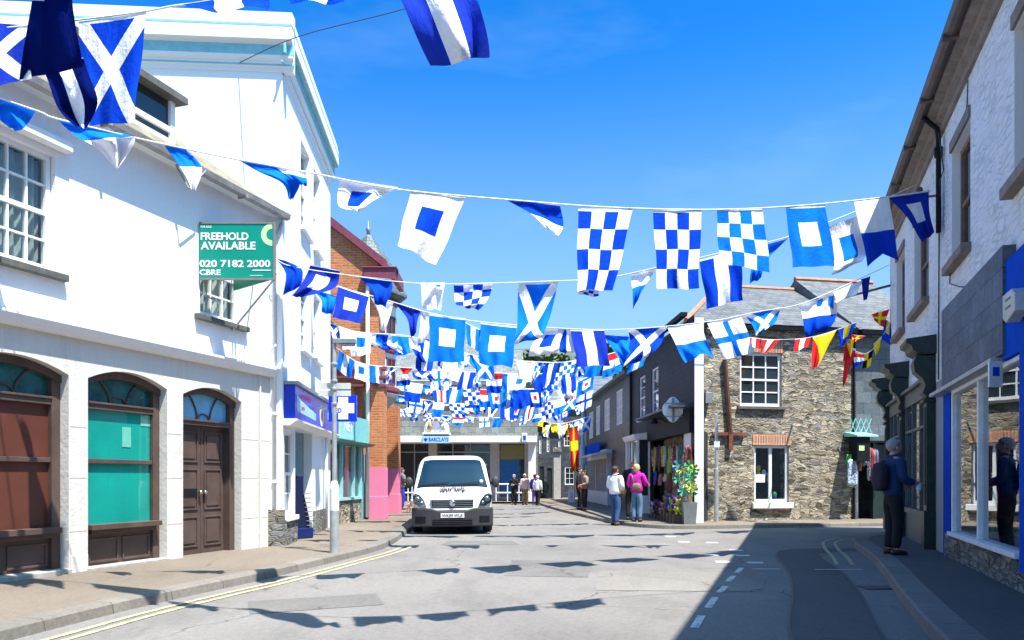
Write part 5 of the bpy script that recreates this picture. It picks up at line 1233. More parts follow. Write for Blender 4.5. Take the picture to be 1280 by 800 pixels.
# colourful goods hung outside the gift shop
random.seed(5)
names = {(.55, .03, .05): 'red', (.03, .12, .5): 'blue', (.6, .55, .04): 'yellow', (.04, .32, .10): 'green', (.16, .04, .20): 'purple', (.65, .2, .03): 'orange', (.65, .62, .6): 'white', (.03, .35, .38): 'turquoise', (.45, .10, .20): 'pink', (.12, .07, .04): 'brown'}
cols = list(names); pxs = [862, 859, 856, 853, 850, 847, 844, 840, 837, 834, 831, 828, 825, 822, 819, 816]
ordw = ['first', 'second', 'third', 'fourth', 'fifth', 'sixth', 'seventh', 'eighth', 'ninth', 'tenth', 'eleventh', 'twelfth', 'thirteenth', 'fourteenth', 'fifteenth', 'sixteenth', 'seventeenth', 'eighteenth', 'nineteenth', 'twentieth']
for row, (t0, t1, nm, cat) in enumerate(((559, 588, 'scarf', 'scarf'), (590, 612, 'bag', 'bag'))):
    for k, px in enumerate(pxs):
        c = random.choice(cols); o = .18 if row == 0 else .24
        if row == 1 and k % 2: continue
        y0 = t0 + random.uniform(-2, 3); y1 = t1 + random.uniform(-12, 8)
        cloth_item(nm, '%s %s, %s from the right in the %s row outside the black gift shop' % (names[c], nm, ordw[k if row == 0 else k // 2], 'upper' if row == 0 else 'lower'), cat, fd, px, y0, y1, o, random.uniform(.12, .34) if row == 0 else random.uniform(.2, .38), cmat(c), 'goods hanging outside the gift shop')
for k in range(9):
    px = 847 - k * 3.9; s = fd.s_(px, .55); c = random.choice(cols); b = MB(fd)
    t_ = thing('soft_toy', '%s soft toy, %s from the right along the gift shop foot' % (names[c], ordw[k]), 'toy', fd.p(s, .55, .1), 'toys at the foot of the gift shop')
    h = random.uniform(0, .25)
    b.box(s - .1, s + .1, .4, .68, .1, .18 + h); b.build('crate', M['brown_wood'], t_)
    b = MB(); q = fd.p(s, .54, .30 + h); b.ball(q, (.1, .09, .13), 10); b.ball(q + Vector((0, -.02, .19)), .075, 10)
    for e in (-1, 1): b.ball(q + Vector((e * .055, 0, .26)), .028, 8); b.ball(q + Vector((e * .09, -.06, .03)), (.035, .04, .07), 8); b.ball(q + Vector((e * .06, -.1, -.1)), (.04, .07, .035), 8)
    b.build('body', cmat(c), t_, smooth=True)
# bin of windmills on the corner
bn = thing('windmill_bin', 'grey square bin on the gift shop corner', 'bin', (P(861, 0, 20.9).x, 20.9, .1)); x, y = bn.location.x, 20.9
m_ = MB(); s0, s1 = .15, .185
vs = [(x + a * r_, y + b * r_, h) for h, r_ in ((.1, s0), (.68, s1), (.68, s1 - .02), (.14, s0 - .02)) for a, b in ((-1, -1), (1, -1), (1, 1), (-1, 1))]
m_.mesh(vs, [(0, 1, 2, 3)] + [(4 * r_ + k, 4 * r_ + (k + 1) % 4, 4 * r_ + 4 + (k + 1) % 4, 4 * r_ + 4 + k) for r_ in range(3) for k in range(4)] + [(12, 13, 14, 15)])
m_.build('tub', M['metal_grey'], bn)
wc = [(.02, .32, .08), (.60, .58, .05), (.02, .26, .12), (.25, .50, .06), (.02, .22, .28), (.03, .36, .06), (.65, .62, .30), (.02, .30, .18), (.38, .50, .05), (.02, .45, .2), (.65, .7, .1), (.02, .3, .12)]
wn = ['green', 'yellow', 'dark green', 'lime', 'blue', 'bright green', 'cream', 'teal', 'olive yellow', 'emerald', 'pale yellow', 'forest green']
for k in range(12):
    a = k * 2.4; hx, hy = x - .02 + .34 * math.cos(a) * (.3 + .7 * ((k * 7) % 5) / 4), y + math.sin(a) * .14; hz = .98 + .11 * ((k * 5) % 7); 
    t_ = thing('toy_windmill', '%s toy windmill on a stick in the grey bin' % wn[k], 'toy', (x + math.cos(a) * .05, y + math.sin(a) * .05, .2), 'toy windmills in the bin')
    m_ = MB(); m_.tube([(x + math.cos(a) * .06, y + math.sin(a) * .06, .16), (hx, hy, hz)], .010, 6); m_.build('stick', plain('cane', (.45, .28, .12), .6) if k == 0 else bpy.data.materials['cane'], t_)
    m_ = MB(); c = Vector((hx, hy - .03, hz))
    for j in range(6):
        b0 = j * math.pi / 3 + k; b1 = b0 + .55; r_ = .15
        m_.face([c, c + Vector((r_ * math.cos(b0), -.01, r_ * math.sin(b0))), c + Vector((r_ * 1.05 * math.cos(b1), -.055, r_ * 1.05 * math.sin(b1))), c + Vector((r_ * .4 * math.cos(b1), -.03, r_ * .4 * math.sin(b1)))])
    w_ = m_.build('wheel', plain('foil_%d' % k, wc[k], .5), t_); sd = w_.modifiers.new('t', 'SOLIDIFY'); sd.thickness = .006

# ================================================================== van
van = thing('delivery_van', 'white panel van with dark bumper parked facing us at left kerb', 'van', (0, 0, 0))
def lerp_tab(tab, y):
    if y <= tab[0][0]: return tab[0][1:]
    for a, b in zip(tab, tab[1:]):
        if y <= b[0]:
            t = (y - a[0]) / (b[0] - a[0]); return tuple(a[i] + (b[i] - a[i]) * t for i in range(1, len(a)))
    return tab[-1][1:]
# y from the nose back: half width, bottom, top
VT = [(0, .76, .30, .90), (.05, .82, .26, .96), (.16, .89, .24, 1.01), (.4, .935, .24, 1.07), (.78, .95, .24, 1.14), (1.1, .95, .24, 1.50), (1.36, .95, .24, 1.78), (1.55, .95, .24, 1.89), (2.0, .95, .24, 1.94), (4.4, .95, .24, 1.94), (4.7, .93, .26, 1.90), (4.78, .90, .30, 1.84)]
def van_pt(y, a):
    w, z0, z1 = lerp_tab(VT, y); c, s = math.cos(a), math.sin(a); e = .27
    x = w * math.copysign(abs(c) ** e, c); zm = (z0 + z1) / 2; z = zm + (z1 - z0) / 2 * math.copysign(abs(s) ** e, s)
    x *= 1 - .15 * max(0, (z - 1.0) / .93)
    return Vector((x, y, z))
ys = [0, .03, .05, .1, .16, .28, .4, .6, .78, .94, 1.1, 1.23, 1.36, 1.45, 1.55, 1.8, 2.0, 3, 3.7, 4.4, 4.6, 4.7, 4.78]; K = 48
b = MB(); vs = [van_pt(y, 2 * math.pi * k / K) for y in ys for k in range(K)]
b.mesh(vs, [(i * K + k, i * K + (k + 1) % K, (i + 1) * K + (k + 1) % K, (i + 1) * K + k) for i in range(len(ys) - 1) for k in range(K)] + [tuple(range(K)), tuple(range((len(ys) - 1) * K, len(ys) * K))])
def van_paint():
    t = NT('van_white'); t.bsdf((.78, .78, .77), .22, 0, None, .6, **{'Coat Weight': .5}); return t.mat
VM = van_paint(); parts = []
parts.append(b.build('body', VM, van, smooth=True))
def ztop(y, x):
    w, z0, z1 = lerp_tab(VT, y); n = 2 / .27
    zm = (z0 + z1) / 2; q = min(.999, abs(x) / w); return zm + (z1 - z0) / 2 * (1 - q ** n) ** (1 / n)
def patch_top(y0, y1, x0, x1, off, nx=16, ny=8):
    vs = []; 
    for j in range(ny + 1):
        y = y0 + (y1 - y0) * j / ny
        for i in range(nx + 1):
            t = i / nx * 2 - 1; xw = (x0 + (x1 - x0) * j / ny) * t; z = ztop(y, xw * 1.0); xx = xw * (1 - .15 * max(0, (z - 1.0) / .93)); yb = y - .05 + .05 * (1 - t * t) * -1 + .05
            vs.append(Vector((xx, y - off * .9, z + off)))
    return vs, [(j * (nx + 1) + i, j * (nx + 1) + i + 1, (j + 1) * (nx + 1) + i + 1, (j + 1) * (nx + 1) + i) for j in range(ny) for i in range(nx)]
b = MB(); b.mesh(*patch_top(.77, 1.42, .87, .80, .012)); ws_ = b.build('windscreen', glass_dark('windscreen_glass', (.004, .016, .03), .05), van, smooth=True)
b = MB(); b.mesh(*patch_top(.73, .79, .86, .86, .02, 16, 2)); b.build('wiper_panel', M['black_paint'], van, smooth=True)
b = MB(); b.tube([(-.78, .76, 1.17), (-.1, .80, 1.24)], .010); b.tube([(-.05, .76, 1.18), (.66, .80, 1.24)], .010); b.build('wiper', M['black_paint'], van)
# tax disc
b = MB(); b.ball((.70, .84, 1.26), (.045, .012, .045), 12); b.build('tax_disc', M['white_metal'], ws_, smooth=True)
# bumper
def front(x, z, off): # bowed front
    return -off + .13 * (abs(x) / .95) ** 3.6
def slab(name, pts, off, mat, par=van, thick=.05, smooth=False, bevel=0, m=10):
    """panel on the bowed nose from an outline of (x,z), subdivided across"""
    b = MB(); n = len(pts)
    b.mesh([(x, front(x, z, off), z) for x, z in pts] + [(x, front(x, z, off) + thick, z) for x, z in pts], [tuple(range(n)), tuple(range(n, 2 * n))] + [(i, (i + 1) % n, n + (i + 1) % n, n + i) for i in range(n)])
    return b.build(name, mat, par, smooth=smooth, bevel=bevel)
def band(name, x0, x1, z0, z1, off, mat, par=van, n=16, thick=.12, zf0=None, zf1=None, bev=0):
    b = MB(); vs = []
    for i in range(n + 1):
        x = x0 + (x1 - x0) * i / n; a = zf0(x) if zf0 else z0; c = zf1(x) if zf1 else z1; y = front(x, 0, off)
        vs += [(x, y, a), (x, y, c), (x, y + thick, c), (x, y + thick, a)]
    fs = [(4 * i + k, 4 * i + (k + 1) % 4, 4 * i + 4 + (k + 1) % 4, 4 * i + 4 + k) for i in range(n) for k in range(4)] + [(0, 1, 2, 3), tuple(4 * n + k for k in range(4))]
    b.mesh(vs, fs); return b.build(name, mat, par, bevel=bev)
M['bumper'] = plain('bumper', (.035, .037, .04), .6, bump=.15)
bmp = band('bumper', -.945, .945, .19, .60, .08, M['bumper'], thick=.42, bev=.03, zf1=lambda x: .57 + .07 * min(1, (abs(x) / .5) ** 4))
band('lower_grille', -.46, .46, .25, .37, .092, M['black_paint'], bmp, thick=.03)
for k in range(3): band('grille_bar', -.46, .46, 1 * .27 + k * .04, .28 + k * .04, .10, M['bumper'], bmp, thick=.02)
for sg in (-1, 1): band('fog_recess', sg * .86 if sg < 0 else .62, -.62 if sg < 0 else .86, .30, .44, .09, M['black_paint'], bmp, n=6, thick=.03)
gr = band('grille', -.48, .48, .64, .82, .05, M['black_paint'], thick=.06, zf0=lambda x: .64 + .02 * abs(x), zf1=lambda x: .83 - .03 * abs(x))
for k in range(4): band('grille_bar', -.46, .46, .66 + k * .045, .672 + k * .045, .065, M['metal_grey'], gr, thick=.02)
for q in ((.585, .63), (.83, .86)): band('nose_panel', -.5, .5, q[0], q[1], .055, VM, thick=.08)
b = MB(); b.ball((0, -.075, .745), (.075, .02, .075), 16); b.build('badge', M['chrome'], gr, smooth=True)
pt = band('number_plate', -.27, .27, .405, .515, .10, M['white_paint'], thick=.01)
fv = Frame(-.27, -.0, 1, 0, 1)
# lettering written on a frame just in front of the nearly flat middle of the bumper
tb = MB(fv); text_on(tb, fv, 'WK09 WLR', .03, .51, .425, .495, .107, .012); tb.build('lettering', M['black_paint'], pt)
fv2 = Frame(-.23, .40, 1, 0, 1)
vs_, fs__ = text_pts('GENAVTRAVES', .035); x0 = min(v.x for v in vs_); x1 = max(v.x for v in vs_)
tb = MB(); tb.mesh([(-.30 + (v.x - x0) / (x1 - x0) * .60, .12 + v.y * .55, ztop(.12 + v.y * .55, 0) + .035) for v in vs_], fs__); tb.build('lettering', M['black_paint'], van)
for sg in (-1, 1):
    pts = [(.60, .68), (.74, .655), (.90, .75), (.925, .93), (.85, .985), (.75, .95), (.65, .82)]
    if sg < 0: pts = [(-x, z) for x, z in pts]
    hl = slab('headlight', pts, .075, M['chrome'], thick=.15, bevel=.01)
    b = MB(); b.mesh([(x * .985, front(x, z, .085), z * .99 + .008) for x, z in pts], [tuple(range(len(pts)))]); b.build('lens', M['shop_glass'], hl)
    b = MB(); b.ball((sg * .80, front(.7, 0, .06), .85), (.07, .05, .07), 12); b.ball((sg * .70, front(.62, 0, .045), .76), (.045, .04, .045), 10); b.build('bulb_bowl', plain('bowl', (.25, .27, .28), .2, .8) if sg < 0 else bpy.data.materials['bowl'], hl, smooth=True)
    b = MB(); b.tube([(sg * .86, 1.25, 1.22), (sg * .98, 1.2, 1.22)], .03)
    b.build('mirror_arm', M['black_paint'], van)
    b = MB(); b.ball((sg * 1.06, 1.18, 1.24), (.10, .06, .15), 12); b.build('mirror', M['bumper'], van, smooth=True)
    for yy in (.95, 3.75):
        b = MB(); c = Vector((sg * .84, yy, .33)); n = 28; prof = [(.20, .11), (.30, .11), (.325, .08), (.325, -.08), (.30, -.11), (.20, -.11)]
        vs = [c + Vector((o * 1.0, r_ * math.cos(2 * math.pi * k / n), r_ * math.sin(2 * math.pi * k / n))) for r_, o in prof for k in range(n)]
        b.mesh(vs, [(i * n + k, i * n + (k + 1) % n, (i + 1) * n + (k + 1) % n, (i + 1) * n + k) for i in range(5) for k in range(n)])
        wh = b.build('wheel', M['rubber'], van, smooth=True)
        b = MB(); b.tube([c + Vector((-.08, 0, 0)), c + Vector((sg * .09, 0, 0))], .205, 20); b.build('rim', M['galv'], wh)
    # side windows
    b = MB(); zz = [(.95, 1.18), (1.12, 1.42), (1.42, 1.70), (2.25, 1.74), (2.25, 1.18)]
    b.mesh([(sg * (.955 * (1 - .15 * max(0, (z - 1.0) / .93)) + .004), y, z) for y, z in zz], [(0, 1, 2, 3, 4)]); b.build('side_window', bpy.data.materials['windscreen_glass'], van)
b = MB()
for sg in (-1, 1): b.tube([(sg * (.70 + .10 * k / 5), .10 + .62 * k / 5, ztop(.10 + .62 * k / 5, .70 + .1 * k / 5) + .002) for k in range(6)], .006, 5)
b.tube([(-.5 + k * .1, .025, .905) for k in range(11)], .006, 5)
b.build('shut_line', M['metal_grey'], van)
b = MB(); b.tube([(0, 1.95, 1.89), (0, 2.05, 1.97)], .012); b.build('aerial', M['black_paint'], van)
b = MB(); b.box(-.8, .8, -4.5, -.3, .2, .3); b.build('underside', M['black_paint'], van)
van.rotation_euler = (0, R(-.6), R(4.0)); van.location = (P(567, 0, 18.55).x - .02, 18.55, 0)
van.scale = (1, 1, .97)
# ================================================================== people
def skin_mesh(name, verts, edges, radii, mat, par, levels=2, root=0, xf=None):
    me = bpy.data.meshes.new(name); me.from_pydata(verts, edges, []); me.update()
    o = bpy.data.objects.new(name + '_tmp', me); COL.objects.link(o)
    sk = o.modifiers.new('s', 'SKIN'); sk.branch_smoothing = .6
    lay = me.skin_vertices[0].data
    for i, r_ in enumerate(radii):
        lay[i].radius = r_ if isinstance(r_, (tuple, list)) else (r_, r_); lay[i].use_root = (i == root)
    sb = o.modifiers.new('u', 'SUBSURF'); sb.levels = levels; sb.render_levels = levels
    dg = bpy.context.evaluated_depsgraph_get(); m2 = bpy.data.meshes.new_from_object(o.evaluated_get(dg))
    vs = [v.co.copy() for v in m2.vertices]; fs = [tuple(p_.vertices) for p_ in m2.polygons]
    bpy.data.objects.remove(o); bpy.data.meshes.remove(me); bpy.data.meshes.remove(m2)
    if len(fs) < 8: print('SKIN FAIL', name)
    return vs, fs
SK = plain('skin', (.50, .27, .19), .55, var=.06); SK2 = plain('skin_tan', (.42, .19, .13), .55, var=.06)
EYE = plain('eye_dark', (.02, .015, .012), .3); LIP = plain('lip', (.30, .09, .08), .5)
SHOE = plain('shoe', (.02, .018, .016), .5)
def person(label, loc, H, yaw, top, bottom, hair, arms=None, stride=.0, long_hair=False, coat=.50, skin=None, bag=None, shoe=None, fingers=False, bulk=1.0, group=None, lean=0, sleeves=1.0):
    """standing figure; local x = its right, y = forward. arms = ((elbow),(wrist)) for left and right"""
    root = thing('person', label, 'person', loc, group); skin = skin or SK
    rot = Matrix.Rotation(yaw, 4, 'Z'); L = Vector(loc)
    def W(v): return L + rot @ (Vector(v) * H)
    arms = arms or (((-.135, -.02, .64), (-.13, .04, .49)), ((.135, -.02, .64), (.13, .04, .49)))
    S = [(-.10, 0, .805), (.10, 0, .805)]
    legs = [[(-.048, 0, .50), (-.052, .02 + stride, .275), (-.055, stride * .6 - .01, .045), (-.06, stride * .6 + .09, .018)], [(.048, 0, .50), (.052, .02 - stride * .4, .275), (.055, -stride - .01, .045), (.06, -stride + .09, .018)]]
    ln = lambda z: lean * max(0, z - .5)
    B = lambda t: (t[0], t[1] + ln(t[2]), t[2])
    # body, one continuous skin
    v = [(0, 0, .53), (0, -.005, .62), (0, -.005, .72), (0, 0, .80), (0, 0, .845), (0, .008, .875), (0, .018, .91), (0, .012, .945), (0, .008, .975)]
    rr_ = [(.085, .06), (.075, .055), (.085, .06), (.07, .05), (.034, .034), (.036, .042), (.047, .056), (.047, .058), (.030, .038)]
    e = [(i, i + 1) for i in range(8)]
    for k in range(2):
        b0 = len(v); v += [S[k], arms[k][0], arms[k][1]]; rr_ += [.038, .028, .020]; e += [(3, b0), (b0, b0 + 1), (b0 + 1, b0 + 2)]
        el, wr_ = Vector(arms[k][0]), Vector(arms[k][1]); d = (wr_ - el).normalized(); pm = wr_ + d * .045
        v.append(tuple(pm)); rr_.append((.022, .013)); e.append((b0 + 2, b0 + 3))
        b0 = len(v); v += legs[k]; rr_ += [.05, .034, .024, .02]; e += [(0, b0), (b0, b0 + 1), (b0 + 1, b0 + 2), (b0 + 2, b0 + 3)]
    # nose and ears grow out of the head
    b0 = len(v); v += [(0, .075, .905)]; rr_ += [.008]; e += [(6, b0)]
    v = [B(t) for t in v]
    vs, fs = skin_mesh('body', v, e, rr_, skin, root)
    mb = MB(); mb.mesh([W(t) for t in vs], fs)
    for k in range(2):   # fingers: five short bent chains rooted in the palm
        el, wr_ = Vector(B(arms[k][0])), Vector(B(arms[k][1])); d = (wr_ - el).normalized(); side = d.cross(Vector((1, 0, 0)) if abs(d.x) < .8 else Vector((0, 1, 0))).normalized(); dn = d.cross(side).normalized() * (1 if k == 0 else -1)
        for j in range(5):
            if j < 4:
                a0 = wr_ + d * .045 + side * (j - 1.5) * .0105; ll = (.036, .042, .039, .030)[j]
                pts_ = [a0, a0 + d * ll * .55 + dn * .004, a0 + d * ll + dn * .016]
            else:
                a0 = wr_ + d * .018 + side * .016; pts_ = [a0, a0 + d * .02 + side * .018 + dn * .006, a0 + d * .038 + side * .020 + dn * .014]
            mb.tube([W(t) for t in pts_], [.0055 * H, .005 * H, .0038 * H], 6)
    for sg in (-1, 1): mb.ball(W(B((sg * .047, .0, .912))), (.012 * H, .012 * H, .018 * H), 8)
    mb.build('body', skin, root, smooth=True)
    mb = MB()
    for sg in (-1, 1): mb.ball(W(B((sg * .017, .064, .922))), .0052 * H, 8)
    mb.build('eyes', EYE, root, smooth=True)
    mb = MB(); mb.ball(W(B((0, .064, .884))), (.012 * H, .006 * H, .004 * H), 8); mb.build('mouth', LIP, root, smooth=True)
    # hair
    mb = MB(); c = Vector(B((0, -.006, .942))); seg, ring = 20, 12; vs = []
    for i in range(ring + 1):
        t = math.pi * i / ring
        for j in range(seg):
            a = 2 * math.pi * j / seg; y_ = math.sin(t) * math.sin(a); z_ = math.cos(t)
            lowlim = -.95 if y_ < -.15 else (-.60 if y_ < .12 else (.1 if y_ < .5 else .42))
            zz = max(z_, lowlim); wob = 1 + .035 * math.sin(7 * a + 5 * t) + .02 * math.sin(13 * a)
            wob *= 1.03 + .03 * math.sin(11 * a + 9 * t) * math.sin(5 * t)
            vs.append(c + Vector((.0505 * math.sin(t) * math.cos(a) * wob, .063 * y_ * wob, (.050 if zz > 0 else .072) * zz + (-.0 if z_ > 0 else (-.05 if long_hair and y_ < .2 else 0) * abs(z_)))))
    mb.mesh([W(t) for t in vs], [(i * seg + j, i * seg + (j + 1) % seg, (i + 1) * seg + (j + 1) % seg, (i + 1) * seg + j) for i in range(ring) for j in range(seg)])
    if hair is not None: mb.build('hair', hair, root, smooth=True)
    # top garment
    v = [(0, 0, coat - .035), (0, -.004, .60), (0, -.004, .72), (0, -.0, .80), (0, -.004, .835), (0, -.008, .862)]; rr_ = [(.105, .078), (.094, .07), (.103, .074), (.085, .06), (.048, .046), (.042, .042)]; e = [(0, 1), (1, 2), (2, 3), (3, 4), (4, 5)]
    for k in range(2):
        b0 = len(v); el, wr_ = Vector(arms[k][0]), Vector(arms[k][1]); end = el + (wr_ - el) * .92 if sleeves >= 1 else Vector(S[k]) + (el - Vector(S[k])) * .85
        v += [(S[k][0] * 1.03, 0, .803)]; rr_ += [.05]
        if sleeves >= 1: v += [tuple(el), tuple(end)]; rr_ += [.040, .032]; e += [(3, b0), (b0, b0 + 1), (b0 + 1, b0 + 2)]
        else: v += [tuple(end)]; rr_ += [.046]; e += [(3, b0), (b0, b0 + 1)]
    rr_ = [(x * 1.20 * bulk, y * 1.20 * bulk) if isinstance(x, float) and isinstance(y, float) else x for x, y in [(q if isinstance(q, tuple) else (q, q)) for q in rr_]]
    vs, fs = skin_mesh('top', [B(t) for t in v], e, rr_, top, root)
    vs = [t + Vector((0, 0, 0)) + t.normalized() * (.0025 * math.sin(t.z * 160 + t.x * 60)) for t in vs]
    mb = MB(); mb.mesh([W(t) for t in vs], fs); mb.build('jacket', top, root, smooth=True)
    # trousers
    v = [(0, 0, .60), (0, 0, .50)]; rr_ = [(.080, .060), (.105, .080)]; e = [(0, 1)]
    for k in range(2):
        b0 = len(v); v += legs[k][:3]; v[b0] = (legs[k][0][0], 0, .47); rr_ += [.062, .043, .034]; e += [(1, b0), (b0, b0 + 1), (b0 + 1, b0 + 2)]
    rr_ = [(q[0] * 1.12, q[1] * 1.12) if isinstance(q, tuple) else (q * 1.15, q * 1.15) for q in rr_]
    vs, fs = skin_mesh('trousers', [B(t) for t in v], e, rr_, bottom, root)
    mb = MB(); mb.mesh([W(t) for t in vs], fs); mb.build('trousers', bottom, root, smooth=True)
    for k in range(2):
        mb = MB(); a = Vector(legs[k][2]); q = [a + Vector((0, -.03, -.022)), a + Vector((0, .02, -.02)), a + Vector((0, .075, -.027)), a + Vector((0, .105, -.030))]
        mb.tube([W(t) for t in q], [.026 * H, .030 * H, .028 * H, .014 * H], 10)
        mb.build('shoe', shoe or SHOE, root, smooth=True)
    return root, W
fab = lambda n, c: plain(n, c, .85, var=.15, bump=.35, bscale=25)
navy = fab('navy_jacket', (.012, .045, .16)); black = fab('black_cloth', (.010, .010, .012)); jean = fab('denim', (.03, .07, .18)); white = fab('white_cloth', (.75, .75, .75)); mag = fab('magenta_cloth', (.50, .01, .30))
grey = fab('grey_cloth', (.13, .14, .15)); khaki = fab('khaki', (.26, .17, .07)); pink = fab('pink_cloth', (.60, .42, .38)); purp = fab('purple_cloth', (.12, .05, .28)); blue_t = fab('blue_trousers', (.02, .03, .25)); jean2 = fab('faded_denim', (.10, .19, .30))
hg = plain('grey_hair', (.30, .30, .31), .8, bump=.4); hb_ = plain('brown_hair', (.06, .03, .02), .7); hbl = plain('blonde_hair', (.62, .42, .20), .7, bump=.4); hw = plain('white_hair', (.6, .58, .55), .8); hk = plain('dark_hair', (.015, .012, .01), .7)
# man close to the shop window, back half turned
px_ = 1116; z_ = 12.55; q = P(px_, 0, z_)
man, WM = person('grey haired person in blue jacket with dark backpack looking into dark shopfront', (q.x, z_, .11), 1.83, R(-84), fab('dim_blue_jacket', (.008, .032, .10)), black, hg, bulk=.90, arms=(((-.13, .0, .645), (-.10, .13, .60)), ((.135, -.0, .64), (.10, .14, .61))), coat=.50, lean=.03)
# white paper in the hand of the person by the window is a thing of its own
def blob(par, W, c, r_, mat, name, rot=None):
    mb = MB(); seg, ring = 16, 10; vs = []
    for i in range(ring + 1):
        t = math.pi * i / ring
        for j in range(seg):
            a = 2 * math.pi * j / seg; e = .6
            f = lambda x: math.copysign(abs(x) ** e, x)
            vs.append(W((c[0] + r_[0] * f(math.sin(t)) * f(math.cos(a)), c[1] + r_[1] * f(math.sin(t)) * f(math.sin(a)), c[2] + r_[2] * f(math.cos(t)))))
    mb.mesh(vs, [(i * seg + j, i * seg + (j + 1) % seg, (i + 1) * seg + (j + 1) % seg, (i + 1) * seg + j) for i in range(ring) for j in range(seg)])
    return mb.build(name, mat, par, smooth=True)
def held(name, lab, cat, W, c, r_, mat, strap=None):
    t_ = thing(name, lab, cat, W(c)); blob(t_, W, c, r_, mat, 'body')
    if strap:
        mb = MB(); mb.tube([W(s_) for s_ in strap], .012, 6); mb.build('strap', mat, t_, smooth=True)
    return t_
held('backpack', 'dark backpack worn by the grey haired person', 'backpack', WM, (0, -.115, .665), (.085, .045, .125), fab('backpack_cloth', (.018, .014, .030)), [(-.06, -.07, .79), (-.075, .02, .82), (-.085, .085, .76), (-.09, .06, .64)])
held('folded_paper', 'small white paper held low by the grey haired person', 'paper', WM, (.10, .17, .575), (.012, .02, .035), white)
q = P(769, 0, 22.1)
w1, W1 = person('person in white top and jeans with yellow bag at the kerb', (q.x, 22.1, 0), 1.66, R(-40), white, jean, hb_, arms=(((-.13, .0, .645), (-.08, .12, .60)), ((.13, .0, .64), (.07, .13, .60))), stride=.05, coat=.53)
held('handbag', 'small yellow bag held by the person in white', 'bag', W1, (.04, .15, .565), (.05, .035, .04), fab('yellow_bag', (.65, .42, .05)), [(.0, .13, .6), (-.03, .12, .7), (-.09, .02, .83)])
q = P(796, 0, 22.0)
w2, W2 = person('blonde person in magenta jacket and jeans facing the gift shop', (q.x, 22.0, .11), 1.60, R(-25), mag, jean2, hbl, long_hair=True, arms=(((-.14, .0, .645), (-.10, .10, .58)), ((.15, .02, .65), (.15, .14, .64))), coat=.50)
held('handbag', 'patterned brown handbag on the back of the magenta jacket', 'bag', W2, (.03, -.12, .60), (.075, .035, .06), plain('patterned_bag', (.22, .17, .10), .7, var=.6, scale=30), [(-.02, -.1, .66), (-.07, -.06, .8), (-.09, .04, .83)])
q = P(789, 0, 22.9)
person('balding person in black jacket beside the magenta jacket', (q.x, 22.9, .11), 1.72, R(-10), black, black, None, skin=SK2)
q = P(724, 0, 30.5); person('tall dark dressed person standing in shade by the lamp column', (q.x, 30.5, .11), 1.62, R(-100), black, black, hk, coat=.45)
q = P(731, 0, 30.0); c1, WC = person('person in tan top with brown bag in the shade', (q.x, 30.0, .11), 1.52, R(110), fab('tan_cloth', (.30, .20, .15)), black, hk, coat=.54, arms=(((-.13, .0, .65), (-.05, .11, .62)), ((.13, .0, .65), (.05, .11, .60))))
held('shoulder_bag', 'brown leather bag on the person in tan top', 'bag', WC, (.0, .13, .56), (.08, .03, .05), fab('brown_bag', (.20, .06, .02)), [(.03, .12, .6), (.09, .04, .75), (.06, -.02, .83)])
zz = 39.6
q = P(642.5, 0, zz); person('person in black clothes with pale cardigan by the bank railing', (q.x, zz, 0), 1.52, R(160), black, black, hg, arms=(((-.14, .0, .65), (-.02, .12, .64)), ((.14, .0, .65), (.02, .12, .66))))
q = P(656, 0, zz - .3); person('person in pale pink shirt and khaki trousers by the bank', (q.x, zz - .3, 0), 1.54, R(200), pink, khaki, hw, skin=SK2)
q = P(672, 0, 38.4); p9, W9 = person('person in white jacket and black trousers walking from the bank', (q.x, 38.4, 0), 1.45, R(-30), white, black, hw, stride=.06)
q = P(668.5, 0, 39.5); p10, W10 = person('person in purple coat half hidden behind the white jacket', (q.x, 39.5, 0), 1.52, R(-20), purp, purp, hb_)
held('carrier_bag', 'purple carrier bag beside the walking couple', 'bag', W9, (-.17, .02, .34), (.05, .04, .08), fab('purple_bag', (.30, .08, .60)), [(-.15, .02, .41), (-.14, .03, .47)])
z_ = 30.5; q = P(502, 0, z_)
p11, W11 = person('person in grey shirt and blue trousers by the pink pillar', (q.x, z_, .11), 1.62, R(-60), grey, blue_t, hb_, sleeves=.5, skin=SK2, arms=(((-.13, .02, .66), (-.04, .14, .68)), ((.13, .02, .66), (.04, .15, .69))))
# small pale dog waiting by the van
def dog(label, x, y, z, s, yaw, mat):
    root = thing('dog', label, 'dog', (x, y, z)); rot = Matrix.Rotation(yaw, 4, 'Z'); W = lambda v: Vector((x, y, z)) + rot @ (Vector(v) * s)
    v = [(0, -.22, .38), (0, 0, .37), (0, .20, .38), (0, .30, .48), (0, .36, .57), (0, .46, .55), (0, -.30, .42), (0, -.40, .52)]
    r_ = [(.08, .085), (.08, .085), (.09, .11), .055, .06, .028, .03, .015]; e = [(0, 1), (1, 2), (2, 3), (3, 4), (4, 5), (0, 6), (6, 7)]
    for sg in (-1, 1):
        b0 = len(v); v += [(sg * .07, -.22, .30), (sg * .075, -.15, .22), (sg * .075, -.27, .12), (sg * .075, -.25, .02)]; r_ += [.055, .035, .022, .024]; e += [(0, b0), (b0, b0 + 1), (b0 + 1, b0 + 2), (b0 + 2, b0 + 3)]
        b0 = len(v); v += [(sg * .07, .19, .28), (sg * .07, .17, .17), (sg * .07, .19, .10), (sg * .07, .20, .02)]; r_ += [.042, .028, .022, .024]; e += [(2, b0), (b0, b0 + 1), (b0 + 1, b0 + 2), (b0 + 2, b0 + 3)]
        b0 = len(v); v += [(sg * .045, .34, .64)]; r_ += [.018]; e += [(4, b0)]
    vs, fs = skin_mesh('dog', v, e, r_, mat, root, root=1); mb = MB(); mb.mesh([W(t) for t in vs], fs); mb.build('body', mat, root, smooth=True)
